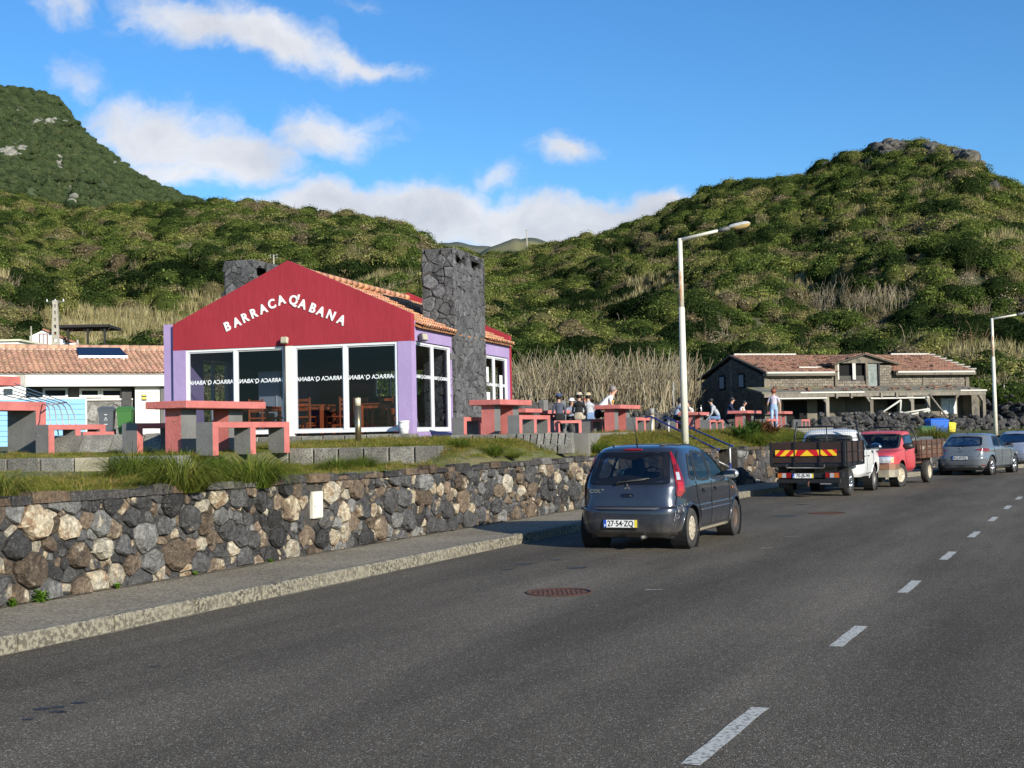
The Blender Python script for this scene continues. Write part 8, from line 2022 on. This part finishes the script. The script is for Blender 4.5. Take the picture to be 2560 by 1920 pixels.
# ================================================================ PEOPLE
SKIN = pmat('skin', (.52,.30,.21), .55, (.46,.25,.17), ns=9); 
def cloth(name, c, c2=None, ns=6, **k): return pmat('cloth_'+name, c, .9, c2 or tuple(v*.8 for v in c), ns=ns, bump=.01, bs=14, **k)
CL_ = dict(white=cloth('white', (.72,.72,.72)), denim=cloth('denim', (.16,.24,.40)), pale_denim=cloth('pale_denim', (.34,.47,.68)), navy=cloth('navy', (.015,.022,.06)), black=cloth('black', (.012,.012,.014)),
           slate=cloth('slate', (.065,.075,.105)), grey=cloth('grey', (.40,.41,.43)), lilac=cloth('lilac', (.52,.48,.56)), floral=cloth('floral', (.06,.09,.18), (.42,.46,.52), 16), brown=cloth('brown', (.06,.04,.03)),
           beige=cloth('beige', (.46,.40,.30)), blue=cloth('blue', (.05,.08,.17)), straw=cloth('straw', (.50,.42,.26)))
HAIRC = dict(dark=pmat('hair_dark', (.012,.008,.006), .5), auburn=pmat('hair_auburn', (.20,.055,.02), .5), grey=pmat('hair_grey', (.22,.19,.17), .6), brown=pmat('hair_brown', (.05,.025,.015), .5))
SHOE = pmat('shoe', (.03,.03,.03), .6); SHW = pmat('shoe_white', (.7,.7,.7), .6)
def person(label, loc, face, seated=True, lean=.10, head=(0, .0), arms=None, shirt='white', sleeve='short', trousers='navy', hair='dark', hairlen='short', hat=None, glasses=False, shoes=None, seat=.46, stride=.0, sc=1.0):
    "face: heading in degrees clockwise from +Y ; local +y is forward"
    o = thing('person', label, 'person', loc, -D2R(face)); V = []; Ed = []; Rd = []; Bm = []
    def vert(p, r): V.append(Vector(p)*sc); Rd.append(r*sc); return len(V)-1
    def edge(a, b, m_): Ed.append((a, b)); Bm.append(m_)
    hz = seat+.09 if seated else .92
    pel = vert((0, 0, hz), .135); wst = vert((0, lean*.35, hz+.17), .125); cst = vert((0, lean*1.0, hz+.36), .145); shl = vert((0, lean*1.35, hz+.46), .11); nk = vert((0, lean*1.55+.01, hz+.56), .052)
    hb = vert((head[0]*.3, lean*1.6+.03+head[1]*.3, hz+.63), .068); hm = vert((head[0]*.7, lean*1.6+.035+head[1]*.7, hz+.71), .092); ht = vert((head[0], lean*1.6+.02+head[1], hz+.79), .072)
    edge(pel, wst, 1); edge(wst, cst, 0); edge(cst, shl, 0); edge(shl, nk, 2); edge(nk, hb, 2); edge(hb, hm, 2); edge(hm, ht, 2)
    nose = vert((head[0]*.6, lean*1.6+.035+.115+head[1]*.6, hz+.68), .014); edge(hm, nose, 2)
    arms = arms or {-1: ((-.25, .12, .22), (-.12, .36, .24)), 1: ((.25, .12, .22), (.12, .36, .24))}
    for sg in (-1, 1):
        el, hd = arms[sg]; sp = vert((sg*.175, lean*1.25, hz+.43), .062); e_ = vert((el[0], el[1]+lean*.8, hz+el[2]), .042); w_ = Vector((hd[0], hd[1]+lean*.8, hz+hd[2])); wr = vert(w_, .026)
        edge(shl, sp, 0); md = vert((V[sp]/sc).lerp(V[e_]/sc, .55), .050); edge(sp, md, 0); edge(md, e_, 0 if sleeve == 'long' else 2); edge(e_, wr, 0 if sleeve == 'long' else 2)
        d = (w_ - V[e_]/sc).normalized(); sd = d.cross(Vector((0, 0, 1))); sd = (sd if sd.length > .1 else Vector((1, 0, 0))).normalized(); up = sd.cross(d)
        pm = vert(w_ + d*.05, .030); edge(wr, pm, 2)
        for k, (off, ln) in enumerate(((-.030, .060), (-.010, .075), (.010, .072), (.030, .055))):
            f1 = vert(w_ + d*(.085) + sd*off, .010); f2 = vert(w_ + d*(.085+ln*.6) + sd*off*1.1 - up*.012, .009); f3 = vert(w_ + d*(.085+ln) + sd*off*1.1 - up*.032, .007); edge(pm, f1, 2); edge(f1, f2, 2); edge(f2, f3, 2)
        t1 = vert(w_ + d*.045 - sd*sg*.042, .011); t2 = vert(w_ + d*.085 - sd*sg*.058 - up*.01, .009); edge(pm, t1, 2); edge(t1, t2, 2)
    for sg in (-1, 1):
        hp = vert((sg*.095, .02, hz-.03), .10); edge(pel, hp, 1)
        if seated: kn = (sg*.13, .42, hz+.00); an = (sg*.13, .40+sg*.03, .10); 
        else: kn = (sg*.09, .05+sg*stride*.55, .50); an = (sg*.08, sg*stride*1.0-.03, .10)
        k_ = vert(kn, .066); mt = vert((Vector(V[hp]/sc)+Vector(kn))/2, .088); a_ = vert(an, .045 if seated else .075 if trousers == 'pale_denim' else .05); cf = vert((Vector(kn)*.6+Vector(an)*.4), .062)
        edge(hp, mt, 1); edge(mt, k_, 1); edge(k_, cf, 1); edge(cf, a_, 1); heel = vert((an[0], an[1]-.03, .045), .038); toe = vert((an[0]+sg*.015, an[1]+.16, .035), .032); edge(a_, heel, 3); edge(heel, toe, 3)
    me = bpy.data.meshes.new('body'); me.from_pydata([tuple(v) for v in V], Ed, []); ob = bpy.data.objects.new('tmp', me); COL.objects.link(ob)
    sk = ob.modifiers.new('skin', 'SKIN'); sk.use_smooth_shade = True
    L_ = me.skin_vertices[0].data
    for i, r_ in enumerate(Rd): L_[i].radius = (r_, r_*(.78 if i in (0, 1, 2, 3) else 1.0)) if i not in (wst, cst, pel) else (r_*1.12, r_*.82)
    L_[0].use_root = True
    ss = ob.modifiers.new('sub', 'SUBSURF'); ss.levels = 1; ss.render_levels = 1
    dg = bpy.context.evaluated_depsgraph_get(); out = bpy.data.meshes.new_from_object(ob.evaluated_get(dg)); bpy.data.objects.remove(ob)
    out.materials.clear()
    for m_ in (CL_[shirt], CL_[trousers], SKIN, shoes or SHOE): out.materials.append(m_)
    A_ = np.array([V[a] for a, b in Ed]); B_ = np.array([V[b] for a, b in Ed]); RA = np.array([(Rd[a]+Rd[b])/2 for a, b in Ed]); AB = B_-A_; LL = (AB**2).sum(1)+1e-9
    for p in out.polygons:
        c = np.array(p.center); t_ = np.clip(((c-A_)*AB).sum(1)/LL, 0, 1); dd = np.linalg.norm(A_+AB*t_[:, None]-c, axis=1)-RA; p.material_index = Bm[int(dd.argmin())]; p.use_smooth = True
    mkobj('body', out, o)
    hc = V[hm]; 
    m1 = MB(); r_ = .104*sc
    m1.ell((hc.x, hc.y-.022*sc, hc.z+.035*sc), (r_*.98, r_*1.02, r_*.98), 14, 9)
    if hairlen == 'long': m1.ell((hc.x, hc.y-.065*sc, hc.z-.07*sc), (.10*sc, .06*sc, .15*sc), 12, 8)
    if hairlen == 'bun': m1.ell((hc.x, hc.y-.05*sc, hc.z+.03*sc), (.125*sc, .11*sc, .12*sc), 12, 8)
    m1.build('hair', HAIRC[hair], o)
    if hat:
        m1 = MB(); m1.lathe([(.155*sc, 0), (.16*sc, .008), (.112*sc, .02), (.105*sc, .075*sc), (.085*sc, .105*sc), (0, .112*sc)], 20, 0, 'Z', (0, 0, 0)); h_ = m1.build('hat', CL_[hat], o); h_.location = (hc.x, hc.y-.01, hc.z+.055*sc); h_.rotation_euler = (-.1, 0, 0)
    if glasses:
        g = MB(); 
        for sg in (-1, 1): g.ell((hc.x+sg*.033*sc, hc.y+.088*sc, hc.z-.005*sc), (.027*sc, .010*sc, .020*sc), 8, 5)
        g.tube([(hc.x-.09*sc, hc.y, hc.z), (hc.x-.06*sc, hc.y+.085*sc, hc.z), (hc.x+.06*sc, hc.y+.085*sc, hc.z), (hc.x+.09*sc, hc.y, hc.z)], .004*sc, 4); g.build('sunglasses', BLK_PL, o)
    return o
def seatp(x, d, z=1.725): q = P(x, 1000, d); return (q.x, q.y, z)
A_face = {-1: ((-.22, .18, .20), (-.06, .22, .55)), 1: ((.24, .20, .20), (.10, .42, .22))}
A_table = {-1: ((-.26, .20, .22), (-.10, .45, .24)), 1: ((.26, .20, .22), (.10, .45, .24))}
A_lap = {-1: ((-.24, .05, .18), (-.10, .28, .08)), 1: ((.24, .05, .18), (.10, .28, .08))}
A_bench = {-1: ((-.27, .12, .18), (-.22, .33, -.05)), 1: ((.25, .10, .20), (.08, .34, .10))}
A_walk = {-1: ((-.27, .05, .16), (-.27, .18, -.06)), 1: ((.27, -.06, .16), (.27, -.02, -.09))}
person('grey haired man in a white shirt, hand to his face, leaning on the table', seatp(1488, 44.9), 78, lean=.34, arms=A_face, shirt='white', trousers='black', hair='grey', sc=1.14)
person('person in a blue hat and slate jacket seen from behind', seatp(1398, 47.9), -8, lean=.04, arms=A_lap, shirt='slate', sleeve='long', trousers='black', hat='blue', sc=1.02)
person('dark haired woman in a white cap facing us across the group table', seatp(1426, 52.2), 170, lean=.12, arms=A_table, shirt='floral', trousers='black', hair='dark', hairlen='long', hat='white', sc=.97)
person('person in a black jumper and beige sun hat seen from behind', seatp(1446, 48.3), 14, lean=.06, arms=A_lap, shirt='black', sleeve='long', trousers='beige', hat='beige', sc=1.05)
person('woman with auburn hair and sunglasses facing us from the group table', seatp(1463, 52.6), 188, lean=.08, arms=A_table, shirt='black', trousers='black', hair='auburn', hairlen='long', glasses=True)
person('person in pale shirt and straw hat sitting behind the grey haired man', seatp(1476, 48.6), -25, lean=.10, arms=A_lap, shirt='grey', sleeve='long', trousers='denim', hat='straw', sc=1.04)
person('dark haired woman in a patterned shirt left of the street lamp', seatp(1686, 57.9, 1.70), 75, lean=.16, arms=A_table, shirt='floral', trousers='black', hair='dark', hairlen='bun', sc=1.05)
person('dark haired woman resting her face on her hand right of the street lamp', seatp(1727, 60.6, 1.70), 215, lean=.16, arms=A_face, shirt='white', trousers='navy', hair='dark', hairlen='long')
person('person in a grey hooded top leaning forward with a hand on the bench', seatp(1797, 56.4, 1.70), -75, lean=.20, arms=A_bench, shirt='grey', sleeve='long', trousers='denim', hair='dark', sc=1.0)
person('bearded man with sunglasses and a navy jumper at the long table', seatp(1815, 61.6, 1.70), 95, lean=.14, arms=A_table, shirt='navy', sleeve='long', trousers='black', hair='dark', glasses=True, sc=1.12)
person('dark haired woman in a pale top beside the bearded man', seatp(1842, 62.6, 1.70), 120, lean=.2, head=(0, .05), arms=A_table, shirt='white', trousers='black', hair='dark', hairlen='long')
person('auburn haired woman in lilac shirt and pale blue trousers walking away', seatp(1934, 60.2, 1.722), 15, seated=False, lean=.03, arms=A_walk, shirt='lilac', trousers='pale_denim', hair='auburn', hairlen='bun', shoes=SHW, stride=.16, sc=1.04)
# ================================================================ GRASSES AND PLANTS
def GL(x, y):
    "point of the lawn seen at photo pixel x, y"
    v = ray(x, y); k = 8.0
    while k < 90:
        p = Vector((v.x*k, v.y*k, CAMZ+v.z*k)); q, u = wall_q(p.x, p.y)
        if q > .1 and p.z <= lawn_z(p.x, p.y): return p
        k += .1
    return Vector((v.x*k, v.y*k, CAMZ+v.z*k))
GRS = leafmat('lawn_blade', [(0, (.10,.145,.025)), (.3, (.16,.20,.035)), (.55, (.23,.24,.05)), (.75, (.29,.265,.08)), (.95, (.28,.215,.11))], patch=.55, transl=.35)
TUF = leafmat('tuft_blade', [(0, (.10,.155,.025)), (.6, (.155,.205,.038)), (1, (.22,.235,.06))], patch=.3, transl=.3)
def blades(seed, n, rad, h, wd, mat, droop=.5, dry=.1, seg=3, spread=.5):
    r = random.Random(seed); mb = MB()
    for i in range(n):
        a = r.uniform(0, 6.283); ra = rad*math.sqrt(r.random()); b = Vector((ra*math.cos(a), ra*math.sin(a), -.02)); out = Vector((math.cos(a+r.uniform(-.5,.5)), math.sin(a+r.uniform(-.5,.5)), 0))
        L = h*r.uniform(.55, 1.1); d = (Vector((0, 0, 1)) + out*spread*(ra/rad if rad else 1)*r.uniform(.4, 1.2)).normalized(); sd = Vector((-out.y, out.x, 0))*wd*.5*r.uniform(.6, 1.3); p = b; v = [p-sd, p+sd]
        for k in range(seg):
            d = (d + out*droop*r.uniform(.5, 1.2)/seg + Vector((0, 0, -droop*1.2*(k/seg)**1.5))).normalized(); p = p + d*L/seg; w_ = 1-(k+1)/seg
            v += [p-sd*w_, p+sd*w_] if k < seg-1 else [p]
        c = r.uniform(.55, 1.35); q = (c*1.9, c*1.35, c*1.4, 1) if r.random() < dry else (c, c*r.uniform(.95, 1.05), c*r.uniform(.7, 1.1), 1)
        f = [(2*k, 2*k+1, 2*k+3, 2*k+2) for k in range(seg-1)] + [(2*seg-2, 2*seg-1, 2*seg)]; mb.add(v, f, 0, True, q)
    return mb.mesh('grass_blades', mat)
lawnm = [blades(300+i, 80, .20, .055, .009, GRS, .5, .15, 2, .6) for i in range(4)] + [blades(310+i, 40, .16, .17, .009, GRS, .7, .2, 3, .8) for i in range(2)]
pts = []; r = random.Random(77)
for i in range(40000):
    u = r.uniform(8.5, 62); q = r.uniform(.30, 1)**1.0*r.choice((3, 6, 12, 18)); q = max(.3, q*r.random()**.3)
    p, d, n = wallp(u); c = p - n*q; x, y = c.x, c.y; t_, s_ = bts(x, y); X = 1280+x/y*F0
    if X < -260 or X > 2750: continue
    z = lawn_z(x, y)
    if t_ > -.75 and -.3 < s_ < 7.2: continue                      # building
    if t_ > -3.3 and s_ < -1.2 and X < 2080 and (z > 1.55 and t_ > -3.4) and y > 31: 
        if not (1480 < X < 1990 and q < (3.5 + (X-1480)/200)): continue
    if s_ > 1.3 and t_ > -8.0: continue                             # beyond the slanted slabs
    if abs(t_-t_step(s_)) < .16 and s_ > -3.7: continue
    bare = float(fbm(x, y, .55, 3, 3)); left = s_ > -.9 and t_ < -11.9
    if bare > (.0 if left else .8) and r.random() < .85: continue
    far = min(2.0, max(.9, y/28)); pts.append((x, y, z, r.uniform(.75, 1.25)*far, r.uniform(0, 6.28), r.randrange(4) if r.random() < .88 else 4+r.randrange(2), 0))
gn_scatter('lawn_grass', pts, lawnm, 'short sunlit grass growing on the banked lawn'); print('lawn', len(pts))
tm_ = [blades(400+i, 900, .20, .80, .010, TUF, 1.05, .12, 5, 1.0) for i in range(3)]; td_ = [blades(410+i, 420, .16, .55, .010, TUF, 1.1, .4, 5, 1.1) for i in range(2)]
TU = [(335,1196,1.05,0,'biggest arching grass tuft, at the left end of the big pink bench'), (452,1222,1.1,1,'arching grass tuft in front of the big table pedestal'), (398,1190,.75,2,'smaller grass tuft between the two tufts in front of the big table'), (628,1212,1.05,2,'dark arching grass tuft below the right leg of the big bench'), (560,1185,.6,0,'grass tuft rising through the middle leg of the big bench'),
      (842,1176,.62,1,'left half of the double tuft below the block row'), (905,1170,.60,0,'right half of the double tuft below the block row'), (960,1166,.35,3,'low yellowish tuft right of the double tuft'), (1010,1118,.50,3,'half dry tuft at the foot of the white bucket'), (1147,1118,.50,0,'green tuft at the end of the building plinth'), (1232,1136,.52,1,'round tuft under the dark block row'), (1285,1142,.34,2,'small tuft right of the round tuft under the dark block row'),
      (1492,1134,.80,2,'tall grass tuft directly left of the dark hatchback roof'), (1,1245,.75,1,'tuft cut by the left edge of the photo above the wall'), (62,1174,.38,3,'yellow tuft in front of the block row on the far left'), (250,1192,.36,4,'small tuft right of the pale cream block'), (700,1205,.42,4,'low tuft right of the dark tuft under the big bench'), (500,1150,.5,3,'tuft half hidden behind the big bench end'),
      (1890,1112,1.1,0,'dark green tuft under the spiky red plants'), (1952,1108,.9,1,'tuft left of the white pickup rack'), (1990,1106,.9,2,'tuft partly behind the white pickup rack'), (2255,1082,.0,0,''), (2335,1100,1.5,1,'grass mound in front of the blue container'), (2440,1097,1.0,0,'tuft left of the far street lamp foot'), (2545,1098,1.2,2,'tuft at the far right edge above the wall'), (120,1210,.28,3,'tiny tuft in the bare soil on the far left'), (800,1196,.3,4,'small dry tuft left of the double tuft')]
first = {}
for (x, y, s, k, lab) in TU:
    if s <= 0: continue
    g = GL(x, y); me = (tm_+td_)[k]
    o = mkobj('grass_tuft', me, None, (g.x, g.y, g.z-.02), (0, 0, r.uniform(0, 6.28)), (s*1.22, s*1.22, s*1.12)); o['label'] = lab; o['category'] = 'grass tuft'; o['group'] = 'arching grass tufts on the lawn'
# broad leaved weed and spiky plants
def leafy(seed, n, L, wd, mat, up=.8):
    r = random.Random(seed); mb = MB()
    for i in range(n):
        a = r.uniform(0, 6.283); d = Vector((math.cos(a), math.sin(a), up*r.uniform(.3, 1.6))).normalized(); b = Vector((r.uniform(-.05,.05), r.uniform(-.05,.05), r.uniform(0, .12))); sd = Vector((-d.y, d.x, 0)).normalized()*wd*.5; l = L*r.uniform(.6, 1.1); m1 = b+d*l*.5+Vector((0,0,.02)); e = b+d*l+Vector((0,0,-l*.15)); c = r.uniform(.6, 1.4)
        mb.add([b-sd*.4, b+sd*.4, m1+sd, m1-sd, e], [(0, 1, 2, 3), (3, 2, 4)], 0, False, (c, c, c*.9, 1))
    return mb
WEED = leafmat('weed_leaf', [(0, (.12,.24,.03)), (1, (.19,.30,.05))], transl=.3); AGR = leafmat('spiky_red_leaf', [(0, (.11,.04,.03)), (1, (.15,.07,.04))]); AGG = leafmat('spiky_green_leaf', [(0, (.05,.10,.025)), (1, (.09,.15,.035))])
for (x, y, s, mt, lab, n, L) in ((545, 1190, 1.0, WEED, 'bright broad leaved weed between the two biggest tufts', 160, .34), (812, 1160, .6, WEED, 'bright leafy rosette left of the double tuft', 90, .30), (870, 1135, .5, AGR, 'dry brown rosette on the block row', 70, .26), (80, 1512, .55, WEED, 'green weed at the foot of the wall near the left edge', 90, .26), (8, 1530, .4, WEED, 'small weed at the wall foot at the very left edge', 50, .22), (270, 1470, .35, WEED, 'small weed at the wall foot left of the cream stones', 40, .2), (466, 1438, .3, WEED, 'tiny weed at the wall foot below the big tan stone', 40, .2), (655, 1404, .3, WEED, 'tiny weed at the wall foot, furthest from the left edge', 40, .2)):
    g = GL(x, y) if y < 1300 else (lambda u: Vector(wmap(u, SWZ, .10)))(wall_u_at(x))
    m1 = leafy(x, n, L, .05, mt); o = mkobj('weed', m1.mesh('weed', mt), None, g, None, (s, s, s)); o['label'] = lab; o['category'] = 'plant'
for k, (x, y, s, mt, lab) in enumerate(((1850, 1103, 1.1, AGG, 'green spiky plant left of the reddish one'), (1882, 1096, 1.2, AGG, 'green spiky plant right above the dark tuft'), (1905, 1092, 1.15, AGR, 'reddish spiky plant beside the walking woman'), (1930, 1096, 1.0, AGR, 'smaller reddish spiky plant below the walking woman'), (1868, 1108, .9, AGG, 'low green spiky plant near the wall top'))):
    g = GL(x, y); m1 = leafy(90+k, 110, .62, .06, mt, 1.3); o = mkobj('spiky_plant', m1.mesh('spiky_plant', mt), None, g, (0, 0, k), (s, s, s)); o['label'] = lab; o['category'] = 'plant'; o['group'] = 'spiky plants above the wall'
for (x, y, s) in ((905+75, 1143, 1), (1063, 1141, 1)):
    pass
print('objects', len(bpy.data.objects), 'tris', sum(len(m.polygons)*2 for m in bpy.data.meshes))
